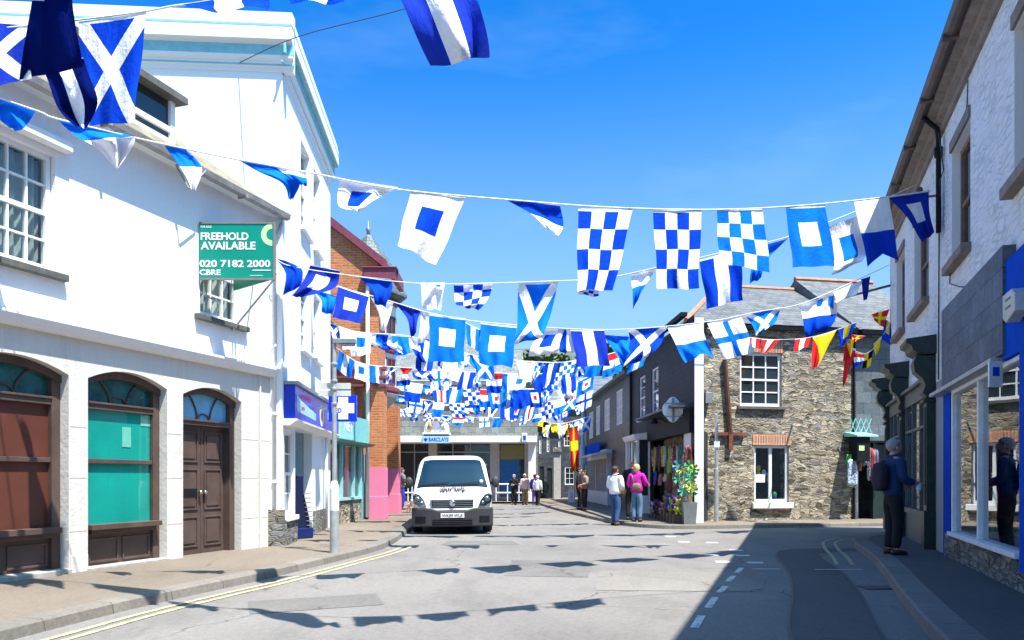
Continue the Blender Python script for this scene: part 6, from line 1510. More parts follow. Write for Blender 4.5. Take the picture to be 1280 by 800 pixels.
q = P(512.5, 0, 27.6); dog('small cream dog on the pavement beside the white van', q.x, 27.6, .108, .75, R(200), plain('cream_fur', (.62, .52, .38), .9, var=.3, scale=10, bump=.5))

# ================================================================== bunting
def flag_mat(name, fn):
    t = NT(name); uv = t.coord('UV'); sx = t.n('ShaderNodeSeparateXYZ'); t.set(sx.inputs[0], uv); u, v = sx.outputs[0], sx.outputs[1]
    c = fn(t, u, v); c = t.mix(t.math('LESS_THAN', v, .035), c, (.82, .82, .80))
    fade = t.ramp(t.noise(t.mapv(uv, (1.5, 1.2, 1)), 1.6, 4, .6), [(.3, .82), (.7, 1.12)]); c = t.mix(1.0, c, fade, 'MULTIPLY')
    cre = t.noise(t.mapv(uv, (3.5, 1.3, 1), rot=(0, 0, .25)), 2.4, 4, .65); fine = t.noise(uv, 70, 2); rid = t.math('ABSOLUTE', t.math('SUBTRACT', t.noise(t.mapv(uv, (1.2, 2.2, 1), rot=(0, 0, -.6)), 3.0, 3, .6), .5))
    nm = t.bump(t.math('ADD', t.math('SUBTRACT', cre, t.math('MULTIPLY', rid, .8)), t.math('MULTIPLY', fine, .02)), .42, .05)
    d = t.n('ShaderNodeBsdfDiffuse'); t.set(d.inputs['Color'], c); t.set(d.inputs['Normal'], nm)
    tr = t.n('ShaderNodeBsdfTranslucent'); t.set(tr.inputs['Color'], c); t.set(tr.inputs['Normal'], nm)
    mx = t.n('ShaderNodeMixShader'); mx.inputs[0].default_value = .22; t.t.links.new(d.outputs[0], mx.inputs[1]); t.t.links.new(tr.outputs[0], mx.inputs[2]); t.t.links.new(mx.outputs[0], t.out.inputs[0])
    return t.mat
WH = (.86, .86, .86); B1 = (.006, .055, .52); B2 = (.008, .17, .80); B3 = (.015, .04, .38); RD = (.65, .03, .03); YL = (.85, .60, .02); BK = (.012, .012, .012); B_SHADED = (.003, .008, .085)  # last blue: shade of the folded upper left flags put into the colour
def lt(t, a, b): return t.math('LESS_THAN', a, b)
def gt_(t, a, b): return t.math('GREATER_THAN', a, b)
def mul(t, *a):
    r_ = a[0]
    for x in a[1:]: r_ = t.math('MULTIPLY', r_, x)
    return r_
def rect(t, u, v, a0, a1, b0, b1): return mul(t, gt_(t, u, a0), lt(t, u, a1), gt_(t, v, b0), lt(t, v, b1))
def chk(t, u, v, n, m):
    a = t.math('MODULO', t.math('FLOOR', t.math('MULTIPLY', u, n * .9999)), 2.0); b = t.math('MODULO', t.math('FLOOR', t.math('MULTIPLY', v, m * .9999)), 2.0)
    return t.math('ABSOLUTE', t.math('SUBTRACT', a, b))
def diag(t, u, v, w): return t.math('MAXIMUM', lt(t, t.math('ABSOLUTE', t.math('SUBTRACT', u, v)), w), lt(t, t.math('ABSOLUTE', t.math('SUBTRACT', t.math('ADD', u, v), 1.0)), w))
FM = {}
PAT = {
 'P': lambda B: lambda t, u, v: t.mix(rect(t, u, v, .27, .73, .27, .66), B, WH),
 'S': lambda B: lambda t, u, v: t.mix(rect(t, u, v, .28, .72, .24, .64), WH, B),
 'N': lambda B: lambda t, u, v: t.mix(chk(t, u, v, 4, 4), B, WH),
 'J': lambda B: lambda t, u, v: t.mix(rect(t, u, v, .34, .67, -1, 2), B, WH),
 'M': lambda B: lambda t, u, v: t.mix(diag(t, u, v, .13), B, WH),
 'X': lambda B: lambda t, u, v: t.mix(t.math('MAXIMUM', rect(t, u, v, .42, .58, -1, 2), rect(t, u, v, -1, 2, .42, .58)), WH, B),
 'A': lambda B: lambda t, u, v: t.mix(gt_(t, v, .5), WH, B),
 'V': lambda B: lambda t, u, v: t.mix(gt_(t, v, .5), B, WH),
 'K': lambda B: lambda t, u, v: t.mix(gt_(t, u, .5), B, WH),
 'B': lambda B: lambda t, u, v: t.mix(0.0, B, B),
 'H': lambda B: lambda t, u, v: t.mix(0.0, WH, WH),
 'W': lambda B: lambda t, u, v: t.mix(rect(t, u, v, .38, .62, .38, .60), t.mix(rect(t, u, v, .22, .78, .22, .76), B, WH), RD),
 'C': lambda B: lambda t, u, v: t.mix(rect(t, u, v, .42, .58, -1, 2), t.mix(rect(t, u, v, .2, .8, -1, 2), B, WH), RD),
 'T': lambda B: lambda t, u, v: t.mix(gt_(t, v, .66), t.mix(gt_(t, v, .33), RD, WH), B),
 'R': lambda B: lambda t, u, v: t.mix(t.math('MAXIMUM', rect(t, u, v, .4, .6, -1, 2), rect(t, u, v, -1, 2, .4, .6)), RD, YL),
 'O': lambda B: lambda t, u, v: t.mix(gt_(t, t.math('SUBTRACT', v, u), 0.05), YL, RD),
 'Q': lambda B: lambda t, u, v: t.mix(0.0, RD, RD),
 'E': lambda B: lambda t, u, v: t.mix(rect(t, u, v, .3, .7, -1, .6), B, YL),
 'Y': lambda B: lambda t, u, v: t.mix(chk(t, u, v, 2, 2), YL, BK),
 'L': lambda B: lambda t, u, v: t.mix(rect(t, u, v, .33, .66, -1, 2), RD, WH),
 'D': lambda B: lambda t, u, v: t.mix(rect(t, u, v, -1, .30, -1, .42), B, (.55, .60, .62)),
 'Z': lambda B: lambda t, u, v: t.mix(0.0, YL, YL)}
def fmat(pat, blue):
    k = (pat, blue)
    if k not in FM: FM[k] = flag_mat('flag_%s_%d' % (pat, blue), PAT[pat]({1: B1, 2: B2, 3: B3, 4: B_SHADED}[blue]))
    return FM[k]
DESC = {'P': 'blue flag with a white square', 'S': 'white flag with a blue square', 'N': 'blue and white chequered flag', 'J': 'blue flag with a white upright stripe', 'M': 'blue flag with a white saltire', 'X': 'white flag with a blue cross', 'A': 'flag white above and blue below', 'V': 'flag blue above and white below', 'K': 'flag half blue and half white', 'B': 'plain blue flag', 'H': 'plain white flag', 'W': 'blue flag with white and red squares', 'C': 'blue flag with white and red stripes', 'T': 'red white and blue banded flag', 'R': 'red flag with yellow cross', 'O': 'yellow and red diagonal flag', 'Q': 'plain red pennant', 'E': 'blue pennant with yellow middle', 'Y': 'yellow and black chequered flag', 'L': 'red flag with white stripe', 'Z': 'plain yellow flag'}
def rope(name, pts, lab, r_=.009):
    pts = smooth_line([tuple(P(*q)) for q in pts], 8); mb = MB(); mb.tube(pts, r_, 6)
    return tag(mb.build(name, M['rope'], org=Vector(pts[len(pts) // 2])), lab, 'rope', None)
def z_on(pts, px):
    for a, b in zip(pts, pts[1:]):
        if px <= b[0]: t = (px - a[0]) / (b[0] - a[0]); return a[2] + (b[2] - a[2]) * t
    return pts[-1][2]
def y_on(pts, px):
    for a, b in zip(pts, pts[1:]):
        if px <= b[0]: t = (px - a[0]) / (b[0] - a[0]); return a[1] + (b[1] - a[1]) * t
    return pts[-1][1]
rnd = random.Random(99)
def flag(pat, blue, rows, rp, label, group, amp=.05, notch=0, dz=0, name='signal_flag', sway=None):
    if isinstance(rows[0], (int, float)): rows = [rows]
    k = len(rows); nu, nv = 14, 16; ph = rnd.uniform(0, 6); sway = rnd.uniform(-.55, -.2) if sway is None else sway
    vs = []; uvs = []
    size = max(.3, math.hypot(rows[0][2] - rows[0][0], rows[0][3] - rows[0][1]) * z_on(rp, rows[0][0]) / F)
    f1_, f2_ = rnd.uniform(.8, 1.5), rnd.uniform(.3, .8)
    for j in range(nv + 1):
        v_ = j / nv; t = v_ * (k - 1); i0 = min(int(t), k - 2); f = t - i0
        q0, q1, q2, q3 = rows[max(i0 - 1, 0)], rows[i0], rows[i0 + 1], rows[min(i0 + 2, k - 1)]
        r_ = [.5 * (2 * q1[d] + (-q0[d] + q2[d]) * f + (2 * q0[d] - 5 * q1[d] + 4 * q2[d] - q3[d]) * f * f + (-q0[d] + 3 * q1[d] - 3 * q2[d] + q3[d]) * f ** 3) for d in range(4)] if k > 2 else [q1[d] + (q2[d] - q1[d]) * f for d in range(4)]
        for i in range(nu + 1):
            u_ = i / nu; x = r_[0] + (r_[2] - r_[0]) * u_; y = r_[1] + (r_[3] - r_[1]) * u_
            sag = (1 - v_) * 4 * u_ * (1 - u_)
            edge = v_ ** 2 * (1.2 * math.sin(6.28 * u_ * f1_ + ph))
            y += (edge + sag * .6) * size * 14 / z_on(rp, x) if k == 2 else 0
            px_w = size * F / max(1, z_on(rp, x)); x += px_w * .022 * v_ * math.sin(8 * v_ + ph + 2 * u_) ; y += px_w * .018 * v_ * math.sin(9 * u_ + 2 * ph)
            if notch: y -= notch * max(0, (v_ - .5) * 2) * (1 - abs(2 * u_ - 1))
            w_ = v_ ** .8
            d = dz + size * (amp * (2.2 if k == 2 else 3.6)) * w_ * (math.sin(6.28 * (f1_ * u_ + .25 * v_) + ph) + .5 * math.sin(6.28 * (2.3 * u_ - f2_ * v_) + 2 * ph)) + sway * v_ * size
            if k > 2: d += .18 * size * math.sin(3.14 * v_ * (k - 1))
            vs.append(P(x, y, z_on(rp, x) + d)); uvs.append((u_, v_))
    W_ = nu + 1; fs = [(j * W_ + i, (j + 1) * W_ + i, (j + 1) * W_ + i + 1, j * W_ + i + 1) for j in range(nv) for i in range(nu)]
    me = bpy.data.meshes.new(name); me.from_pydata([tuple(q) for q in vs], [], fs); ul = me.uv_layers.new(name='UVMap').data
    for p_ in me.polygons:
        p_.use_smooth = True
        for li in p_.loop_indices: ul[li].uv = uvs[me.loops[li].vertex_index]
    o = link_mesh(name, me, fmat(pat, blue), None, Vector(vs[nu // 2]))
    return tag(o, label, 'flag', group)
ROPE0 = [(-60, 42, 8.8), (98, 25, 8.0), (182, 14, 7.6), (228, 6, 7.4), (340, -4, 6.9), (433, -16, 6.5), (520, -40, 6.2), (640, -82, 5.9), (760, -128, 5.9), (900, -180, 6.1), (1100, -235, 6.6), (1330, -262, 7.16)]
rope('bunting_rope', ROPE0, 'white bunting rope nearest overhead running from upper left')
G0 = 'signal flags on the nearest overhead rope'
flag('M', 3, [(-45, 20, 42, 30), (-60, 130, 40, 95)], ROPE0, 'blue flag with white diagonals cut by the top left corner', G0)
flag('D', 4, [(44, -30, 88, -20), (38, 10, 92, 12), (24, 100, 103, 84)], ROPE0, 'large blue flag with painted-in shade, folded over at upper left', G0, dz=-.55, sway=.5, amp=.07)
flag('J', 4, [(48, 70, 104, 72), (58, 96, 110, 92), (72, 134, 123, 128), (96, 158, 108, 160)], ROPE0, 'twisted blue flag with painted-in shade and white stripe below the folded dark flag', G0, dz=-.25, sway=-.6)
flag('M', 1, [(98, 27, 183, 15), (104, 158, 168, 152)], ROPE0, 'big blue flag with white saltire at upper left', G0, amp=.06)
flag('J', 1, [(228, 5, 342, -16), (238, 13, 334, 11)], ROPE0, 'white and blue flag blown flat along the top edge', G0, amp=.03)
flag('J', 1, [(352, -22, 440, -36), (362, 2, 432, 4)], ROPE0, 'flag just showing its lower edge at the top of the picture', G0, amp=.03)
flag('J', 3, [(463, -38, 566, -62), (501, 0, 596, -6), (536, 84, 612, 70)], ROPE0, 'large blue and white striped flag hanging in the sky at top centre', G0, dz=-.0)
for k, px in enumerate((668, 782, 905, 1020)):
    y = y_on(ROPE0, px); flag('JPNS'[k], 1, [(px, y, px + 88, y - 34), (px - 8, y + 62, px + 78, y + 24)], ROPE0, 'flag high above the picture, only its shadow falls on the road', G0)

ROPE1 = [(-60, 103, 8.6), (45, 138, 8.6), (70, 148, 8.65), (168, 172, 8.7), (285, 197, 8.8), (383, 215, 8.95), (500, 237, 9.3), (640, 250, 9.8), (760, 259, 10.4), (890, 262, 11.1), (1000, 257, 11.9), (1100, 247, 12.8), (1163, 238, 13.3)]
rope('bunting_rope', ROPE1, 'white bunting rope crossing the sky from left gutter to right wall')
G1 = 'signal flags on the long rope across the sky'
F1 = [
 ('B', 2, [(-12, 119, 45, 138), (-8, 140, 32, 158), (8, 158, 19, 163)], 'bright blue flag tip at the far left below the gutter', 0),
 ('V', 2, [(70, 148, 138, 163), (92, 168, 160, 168), (120, 184, 168, 176), (143, 210, 149, 209)], 'twisted blue flag crossing the gutter of the white building', 0),
 ('V', 2, [(204, 180, 229, 184), (224, 208, 252, 209), (239, 236, 245, 238)], 'narrow flag, blue tip and white tail, over the slate eaves', 0),
 ('B', 2, [(294, 198, 340, 207), (322, 214, 372, 219), (352, 229, 374, 233), (361, 249, 367, 249)], 'twisted blue flag against the tall white wall', 0),
 ('A', 2, [(340, 206, 383, 214), (355, 216, 383, 222), (374, 230, 384, 233)], 'small white flag with blue corner on the tall white wall', 0),
 ('S', 1, [(425, 223, 498, 234), (422, 255, 466, 252), (440, 262, 452, 265)], 'crumpled white and blue flag right of the tall cornice', 0),
 ('S', 1, [(514, 238, 582, 247), (496, 305, 546, 331)], 'white flag with blue square hanging alone against the sky', 0),
 ('V', 1, [(630, 248, 700, 256), (662, 266, 704, 284), (684, 284, 697, 297)], 'rolled blue and white flag between the square and chequered flags', 0),
 ('N', 1, [(723, 260, 791, 261), (721, 362, 767, 364)], 'leftmost of the three large blue and white chequered flags', 0),
 ('N', 1, [(816, 262, 877, 262), (822, 361, 873, 361)], 'middle one of the three large chequered flags', 0),
 ('N', 2, [(896, 262, 953, 260), (899, 328, 963, 341)], 'rightmost of the three large chequered flags', 0),
 ('P', 2, [(982, 258, 1031, 256), (991, 334, 1046, 333)], 'blue flag with white square at right of the sky rope', 0),
 ('S', 2, [(1033, 284, 1072, 270), (1042, 322, 1084, 312), (1040, 345, 1078, 326)], 'white flag with blue square overlapping its right neighbour', 0),
 ('A', 1, [(1067, 250, 1111, 246), (1085, 334, 1124, 327)], 'long flag, white top and navy swallow tail, near right wall', 14),
 ('P', 3, [(1110, 246, 1160, 239), (1134, 272, 1162, 262), (1153, 302, 1167, 291)], 'last navy flag of the sky rope beside the painted brick wall', 0)]
for pt_, bl, rws, lab, nt_ in F1: flag(pt_, bl, rws, ROPE1, lab, G1, notch=nt_, amp=.05)
flag('N', 1, [(722, 352, 750, 358), (724, 368, 748, 371)], ROPE1, 'folded hem piece under the leftmost large chequered flag', G1, dz=.25)

ROPE2 = [(343, 321, 13.9), (365, 333, 13.9), (450, 346, 14.0), (497, 352, 14.1), (560, 355, 14.1), (700, 351, 14.1), (760, 347, 14.1), (840, 330, 14), (925, 310, 13.9), (985, 296, 13.8), (1060, 268, 13.9), (1143, 232, 14.4)]
rope('bunting_rope', ROPE2, 'second white bunting rope, below and behind the sky rope', .008)
G2 = 'signal flags on the second rope'
F2 = [
 ('B', 1, [(344, 322, 357, 326), (357, 342, 378, 338), (354, 369, 375, 358)], 'dark blue wisp of flag right beside the green estate board', 0),
 ('P', 3, [(388, 331, 425, 338), (380, 350, 418, 360), (364, 370, 377, 372)], 'purple blue flag with white square on the tall white wall', 0),
 ('B', 1, [(447, 345, 489, 349), (462, 360, 490, 362), (469, 380, 482, 383)], 'crumpled royal blue flag before the brick gable', 0),
 ('H', 1, [(526, 353, 556, 353), (528, 386, 551, 388)], 'small white flag with blue corner right of the spire', 0),
 ('N', 1, [(567, 356, 616, 354), (569, 378, 612, 370), (576, 384, 598, 387)], 'small crumpled chequered flag on the second rope', 0),
 ('M', 2, [(648, 354, 698, 352), (646, 405, 686, 402), (644, 430, 678, 422)], 'blue flag with white saltire at the centre of the street', 0),
 ('A', 2, [(789, 342, 821, 335), (790, 360, 808, 355), (792, 386, 798, 372)], 'thin twisted flag between the large chequered flags', 0),
 ('J', 1, [(874, 325, 926, 310), (884, 387, 929, 374)], 'blue and white striped flag over the hipped slate roof', 0),
 ('B', 2, [(930, 312, 986, 297), (938, 330, 962, 322), (938, 354, 950, 348)], 'azure flag end showing behind rightmost large chequered flag', 0)]
for pt_, bl, rws, lab, nt_ in F2: flag(pt_, bl, rws, ROPE2, lab, G2, notch=nt_)
flag('S', 2, [(546, 354, 556, 354), (532, 360, 554, 361)], ROPE2, 'blue corner fold of the small white flag right of the spire', G2, dz=-.05)

ROPE3 = [(393, 348, 16.8), (413, 356, 16.8), (480, 374, 16.8), (537, 391, 16.8), (600, 402, 16.8), (715, 411, 16.8), (790, 411, 16.9), (885, 402, 17.2), (945, 390, 17.5), (1000, 380, 17.9), (1060, 355, 18.3), (1112, 331, 18.7)]
rope('bunting_rope', ROPE3, 'third bunting rope from chemist building to far right corner', .008)
G3 = 'signal flags on the third rope'
F3 = [
 ('B', 2, [(389, 361, 420, 370), (402, 376, 421, 373), (402, 391, 415, 393)], 'azure rag of flag left of the purple square flag', 0),
 ('P', 3, [(423, 357, 462, 370), (416, 397, 451, 404)], 'purple edged flag with large white square before brick gable', 0),
 ('H', 1, [(463, 372, 492, 378), (472, 388, 488, 392), (476, 412, 482, 414)], 'white twisted flag over the brick gable, third rope', 0),
 ('B', 3, [(493, 378, 527, 387), (509, 399, 523, 398), (514, 422, 519, 417)], 'deep blue three cornered flag right of the brick turret', 0),
 ('H', 1, [(525, 388, 535, 391), (525, 410, 538, 408), (521, 430, 531, 427)], 'white crescent of cloth beside the left blue square flag', 0),
 ('P', 2, [(537, 392, 582, 398), (536, 452, 580, 453)], 'left one of the two big blue flags with white squares', 0),
 ('J', 2, [(582, 403, 601, 412), (584, 430, 598, 440)], 'azure sliver of flag between the two big square flags', 0),
 ('P', 2, [(601, 403, 646, 408), (598, 455, 640, 459)], 'right one of the two big blue flags with white squares', 0),
 ('S', 1, [(680, 410, 706, 411), (666, 430, 700, 428), (660, 446, 698, 441)], 'white crumpled flag just right of the centre saltire', 0),
 ('K', 1, [(698, 411, 718, 411), (697, 430, 720, 434), (700, 440, 716, 442)], 'small blue and white roll left of the tall striped flag', 0),
 ('J', 3, [(713, 412, 755, 412), (722, 459, 763, 456)], 'tall blue and white striped flag on the third rope', 0),
 ('B', 2, [(754, 418, 786, 420), (764, 434, 788, 432), (780, 456, 800, 452)], 'azure crumpled flag right of the tall striped flag', 0),
 ('M', 1, [(785, 411, 834, 408), (787, 432, 826, 430), (778, 458, 806, 450)], 'crumpled blue and white flag in front of black slate gable', 0),
 ('A', 2, [(834, 409, 875, 403), (856, 455, 892, 446)], 'white and azure swallow tailed flag by the hipped roof', 8),
 ('X', 2, [(884, 404, 927, 396), (906, 450, 944, 440)], 'white flag with blue cross over the stone house', 0),
 ('M', 2, [(930, 393, 976, 384), (942, 408, 970, 402), (944, 420, 956, 414)], 'blue twisted flag against the slate roof', 0),
 ('A', 1, [(998, 381, 1046, 366), (1004, 398, 1046, 392), (1006, 422, 1036, 412)], 'large crumpled blue and white flag before the roof', 0),
 ('J', 2, [(1022, 374, 1042, 368), (1020, 395, 1042, 392), (1022, 414, 1044, 402)], 'striped flag twisted against its crumpled neighbour on the roof', 0),
 ('H', 1, [(1042, 365, 1078, 350), (1046, 378, 1072, 366)], 'white flag stretched along the rope before the roof ridge', 0),
 ('B', 3, [(1076, 349, 1088, 345), (1078, 362, 1086, 360), (1079, 376, 1084, 374)], 'little navy flag hanging near the far right corner', 0)]
for pt_, bl, rws, lab, nt_ in F3: flag(pt_, bl, rws, ROPE3, lab, G3, notch=nt_)

def auto_rope(pts, sc_, seq, where, grp, sw=22, sh_=26, jit=.35, bl=(1, 2, 2)):
    rope('bunting_rope', pts, 'white bunting rope %s' % where, .009); n = len(seq); x0, x1 = pts[0][0] + 4, pts[-1][0] - 4; step = (x1 - x0) / n
    for k, pt_ in enumerate(seq):
        a = x0 + step * k + step * rnd.uniform(-.05, .2); wd = sw * rnd.uniform(.7, 1.05); y = y_on(pts, a); y2 = y_on(pts, a + wd); hh = sh_ * rnd.uniform(.75, 1.1)
        s1 = rnd.uniform(-.45, .45) * wd; kind = rnd.random()
        if kind < .14:      # blown round its own middle
            m = a + wd * rnd.uniform(.3, .6) + s1 * .4
            rws = [(a, y, a + wd, y2), (m - wd * .16, y + hh * .38, m + wd * .2, y2 + hh * .34), (m + s1 * .4 - wd * .4, y + hh * .72, m + s1 * .4 + wd * .34, y2 + hh * .62), (m + s1 * .6 - wd * .2, y + hh * .98, m + s1 * .6 + wd * .25, y2 + hh * .92)]
        elif kind < .28:    # doubled over
            rws = [(a, y, a + wd, y2), (a - s1 * .3, y + hh * .42, a + wd - s1 * .2, y2 + hh * .30), (a + wd * .25 + s1 * .2, y + hh * .62, a + wd + s1 * .5, y2 + hh * .46), (a + wd * .45 + s1 * .4, y + hh * .5, a + wd + s1 * .6, y2 + hh * .7)]
        elif kind < .42:    # gathered to a tail
            m = rnd.uniform(.4, .7) * wd; rws = [(a, y, a + wd, y2), (a + s1 * .3 + wd * .12, y + hh * .45, a + s1 * .3 + m + wd * .2, y2 + hh * .4), (a + s1 + wd * .3, y + hh, a + s1 + wd * rnd.uniform(.5, .85), y2 + hh * .8)]
        else:
            rws = [(a, y, a + wd, y2), (a + s1 * .6, y + hh * rnd.uniform(.9, 1.1), a + s1 * .6 + wd * rnd.uniform(.8, 1), y2 + hh * rnd.uniform(.8, 1.05))]
        flag(pt_, rnd.choice(bl), rws, pts, '%s, %s from left %s' % (DESC[pt_], ordw[k] if k < 20 else 'last', where), grp, amp=.09)
auto_rope([(400, 398, 20), (440, 414, 20.4), (510, 420, 20.7), (560, 436, 21), (610, 448, 21)], 0, 'MHSJKBAJNHJM', 'beside the brick turret', 'flags beside the turret', 27, 32)
auto_rope([(640, 450, 21), (700, 453, 21), (760, 443, 21.3), (812, 424, 21.6)], 0, 'HNJNMBTAJ', 'under the striped flag', 'flags under the striped flag', 26, 30, bl=(1, 2, 2))
auto_rope([(420, 434, 19.5), (450, 455, 22), (486, 458, 24), (560, 463, 25), (650, 467, 25), (720, 466, 26)], 0, 'JSKNTMXSJNTJSBNJ', 'on the lamp head rope', 'flags on the lamp head rope', 23, 25)
auto_rope([(488, 474, 26), (540, 482, 27), (620, 487, 28), (700, 484, 28), (745, 466, 29.4)], 0, 'PAWCJNTWJBWNSCW', 'on the rope above the bank', 'flags above the bank', 22, 24, .25, (1, 2, 2))
auto_rope([(489, 492, 30), (560, 504, 31), (640, 506, 32), (700, 500, 33), (742, 488, 34)], 0, 'PXMANWJSJWCNAMX', 'just above the carved arms', 'flags above the coat of arms', 19, 21, .3, (1, 2, 2))
auto_rope([(493, 510, 33), (560, 520, 34), (640, 522, 35), (705, 513, 36), (738, 500, 37)], 0, 'XJNMTSXBCNAJWN', 'low before the bank', 'flags before the bank parapet', 15, 13, .4, (1, 2, 2))
auto_rope([(668, 524, 38), (700, 530, 39), (738, 520, 40)], 0, 'YHZHYXHM', 'before the lane houses', 'flags before the lane houses', 14, 20, .4)
ra_ = [(712, 532, 39), (722, 534, 39)]
flag('R', 1, [(711, 534, 722, 532), (712, 558, 723, 556), (714, 590, 724, 588)], [(700, 530, 38.6), (730, 530, 38.6)], 'long red flag with yellow cross hanging above the direction sign', 'flags before the lane houses')
RC = [(884, 410, 21.2), (945, 423, 21.3), (990, 424, 21.3), (1020, 420, 21.2), (1052, 410, 21), (1080, 398, 20.4), (1113, 382, 19.2)]
rope('bunting_rope', RC, 'bunting rope with red and yellow flags before stone house', .007)
GC = 'coloured flags before the stone house'
for pt_, bl, rws, lab in (
 ('L', 1, [(935, 421, 950, 423), (936, 433, 948, 436)], 'tiny orange red flag over the upper sash window'),
 ('L', 1, [(952, 424, 976, 424), (950, 441, 958, 442)], 'red flag with white stripe over the upper sash window'),
 ('L', 1, [(994, 424, 1014, 421), (992, 440, 1010, 433)], 'red and white flag left of the large yellow pennant'),
 ('O', 1, [(1016, 421, 1046, 412), (1014, 462, 1022, 458)], 'large yellow and red pennant on the stone wall'),
 ('E', 1, [(1048, 411, 1072, 402), (1050, 436, 1058, 428)], 'blue pennant with yellow middle beside the slate wall'),
 ('Q', 1, [(1057, 432, 1070, 436), (1053, 483, 1056, 480)], 'long thin red pennant hanging over the slate edge'),
 ('O', 1, [(1058, 424, 1068, 424), (1053, 452, 1064, 446)], 'small orange pennant behind the long red one'),
 ('R', 1, [(1064, 418, 1082, 420), (1066, 428, 1072, 426)], 'red and yellow scrap of flag before grey slates'),
 ('T', 1, [(1067, 440, 1084, 443), (1068, 460, 1078, 455)], 'red white and blue flag before grey slates'),
 ('Y', 1, [(1080, 443, 1092, 436), (1078, 461, 1088, 458)], 'black and yellow flag before grey slates'),
 ('Z', 1, [(1092, 430, 1102, 420), (1094, 444, 1098, 440)], 'yellow wisp of flag before grey slates'),
 ('R', 1, [(1089, 392, 1112, 386), (1094, 402, 1104, 410)], 'dark red and yellow flag by the wall corner'),
 ('E', 1, [(1106, 398, 1115, 404), (1102, 424, 1114, 432)], 'dark red, blue and yellow flag hanging at the wall corner')):
    flag(pt_, bl, rws, RC, lab, GC, amp=.04)
RC2 = [(1056, 424, 20.8), (1068, 438, 20.6), (1085, 441, 20.2), (1100, 425, 19.6), (1112, 404, 19.1)]
rope('bunting_rope', RC2, 'short slack rope of coloured flags at the right corner', .006)
# overhead wires
mb = MB(); mb.tube(smooth_line([tuple(P(300, 78, 14.0)), tuple(P(375, 45, 13)), tuple(P(510, 10, 12)), tuple(P(700, -50, 11)), tuple(P(1300, -160, 7.6))], 5), .007, 5); tag(mb.build('overhead_wire', M['cable'], org=P(500, 10, 12)), 'thin dark overhead wire from tall building cornice', 'wire')
# street pipe above ridge
mb = MB(); mb.tube([tuple(P(1055, 372, 22.0)), tuple(P(1112, 357, 18.9))], .03, 6); tag(mb.build('wall_bracket', M['cable'], org=P(1112, 357, 18.9)), 'black bar reaching from the far corner of the painted wall', 'bracket')
# gull on the parapet
g_ = P(277, 29.5, 14.2); t_ = thing('gull', 'dark bird perched on the tall white parapet', 'bird', (g_.x, 14.0, 9.45))
def gl(v): return Vector((g_.x, 14.0, 9.45)) + Vector(v)
vs, fs = skin_mesh('gull', [(0, 0, .10), (.08, 0, .09), (-.07, 0, .15), (-.09, 0, .21), (-.13, 0, .205), (.16, 0, .07), (0, .03, .02), (0, -.03, .02)], [(0, 1), (0, 2), (2, 3), (3, 4), (1, 5), (0, 6), (0, 7)], [.05, .035, .035, .028, .008, .012, .008, .008], None, None, 2)
mb = MB(); mb.mesh([gl(v) for v in vs], fs); mb.build('body', fab('feather', (.06, .06, .07)), t_, smooth=True)

# ================================================================== light, sky, camera
sun_v = Vector((.31, -.30, 1.0)).normalized()
sd = bpy.data.lights.new('sun', 'SUN'); sd.energy = 4.6; sd.angle = R(.5); sd.color = (1.0, .96, .90)
so = bpy.data.objects.new('sun', sd); COL.objects.link(so); so.rotation_euler = sun_v.to_track_quat('Z', 'Y').to_euler(); so.location = (0, 0, 40)
w = bpy.data.worlds.new('World'); sc.world = w; w.use_nodes = True; nt = w.node_tree; nt.nodes.clear()
sky = nt.nodes.new('ShaderNodeTexSky'); sky.sky_type = 'NISHITA'; sky.sun_disc = False
sky.sun_elevation = math.asin(sun_v.z); sky.sun_rotation = math.atan2(sun_v.x, sun_v.y); sky.air_density = 1.0; sky.dust_density = 1.7; sky.ozone_density = 2.6; sky.altitude = 0
hs = nt.nodes.new('ShaderNodeHueSaturation'); hs.inputs['Saturation'].default_value = 1.46
s1_ = nt.nodes.new('ShaderNodeVectorMath'); s1_.operation = 'SCALE'; s1_.inputs['Scale'].default_value = .13
gm_ = nt.nodes.new('ShaderNodeGamma'); gm_.inputs[1].default_value = 1.15
s2_ = nt.nodes.new('ShaderNodeVectorMath'); s2_.operation = 'MULTIPLY'; s2_.inputs[1].default_value = (4.2, 8.8, 9.6)
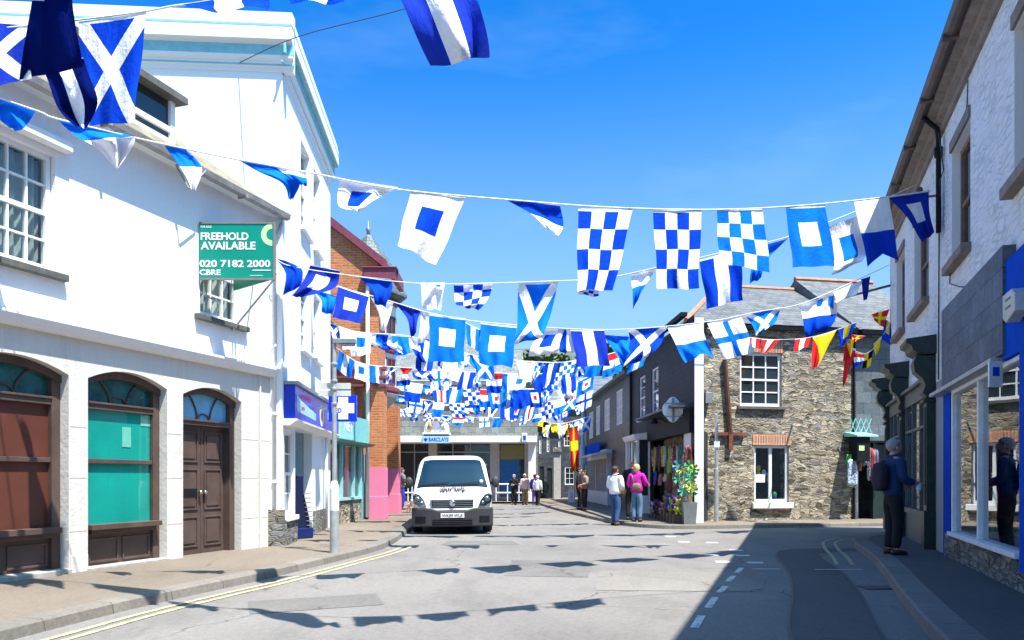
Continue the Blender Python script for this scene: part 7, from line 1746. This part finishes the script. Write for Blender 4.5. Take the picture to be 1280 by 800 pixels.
# faint high cirrus
tc_ = nt.nodes.new('ShaderNodeTexCoord'); mp_ = nt.nodes.new('ShaderNodeMapping'); mp_.inputs['Scale'].default_value = (2.2, 2.2, 7); mp_.inputs['Rotation'].default_value = (.2, .35, .3)
nz_ = nt.nodes.new('ShaderNodeTexNoise'); nz_.inputs['Scale'].default_value = 1.1; nz_.inputs['Detail'].default_value = 5; nz_.inputs['Roughness'].default_value = .6
rp_ = nt.nodes.new('ShaderNodeValToRGB'); rp_.color_ramp.elements[0].position = .54; rp_.color_ramp.elements[0].color = (0, 0, 0, 1); rp_.color_ramp.elements[1].position = .80; rp_.color_ramp.elements[1].color = (.12, .12, .12, 1)
mx_ = nt.nodes.new('ShaderNodeMix'); mx_.data_type = 'RGBA'; mx_.inputs[7].default_value = (3.6, 4.6, 6.2, 1)
bg = nt.nodes.new('ShaderNodeBackground'); bg.inputs[1].default_value = .104; ow = nt.nodes.new('ShaderNodeOutputWorld')
L_ = nt.links.new
L_(sky.outputs[0], hs.inputs['Color']); L_(hs.outputs[0], s1_.inputs[0]); L_(s1_.outputs[0], gm_.inputs[0]); L_(gm_.outputs[0], s2_.inputs[0])
L_(tc_.outputs['Generated'], mp_.inputs[0]); L_(mp_.outputs[0], nz_.inputs['Vector']); L_(nz_.outputs['Fac'], rp_.inputs[0]); L_(rp_.outputs[0], mx_.inputs['Factor']); L_(s2_.outputs[0], mx_.inputs[6])
sz_ = nt.nodes.new('ShaderNodeSeparateXYZ'); mr_ = nt.nodes.new('ShaderNodeMapRange'); mr_.interpolation_type = 'SMOOTHSTEP'
mr_.inputs['From Min'].default_value = .50; mr_.inputs['From Max'].default_value = .12; mr_.inputs['To Min'].default_value = 0; mr_.inputs['To Max'].default_value = .75
hz_ = nt.nodes.new('ShaderNodeMix'); hz_.data_type = 'RGBA'; hz_.inputs[7].default_value = (1.75, 2.7, 3.95, 1)
L_(tc_.outputs['Generated'], sz_.inputs[0]); L_(sz_.outputs[2], mr_.inputs['Value']); L_(mr_.outputs[0], hz_.inputs['Factor']); L_(mx_.outputs[2], hz_.inputs[6])
L_(hz_.outputs[2], bg.inputs[0]); L_(bg.outputs[0], ow.inputs[0])
cd = bpy.data.cameras.new('camera'); cam = bpy.data.objects.new('camera', cd); COL.objects.link(cam)
cam.location = (0, 0, CH); cam.rotation_euler = (R(90), 0, 0); cd.sensor_width = 36; cd.lens = 36 * F / 1280; cd.shift_y = (HZ - 400) / 1280; cd.clip_end = 3000; cd.clip_start = .1
sc.camera = cam
sc.view_settings.view_transform = 'Standard'; sc.view_settings.look = 'None'; sc.view_settings.gamma = 1; sc.view_settings.use_curve_mapping = False
sc.view_settings.exposure = 1.35
sc.cycles.max_bounces = 6; sc.cycles.transparent_max_bounces = 12
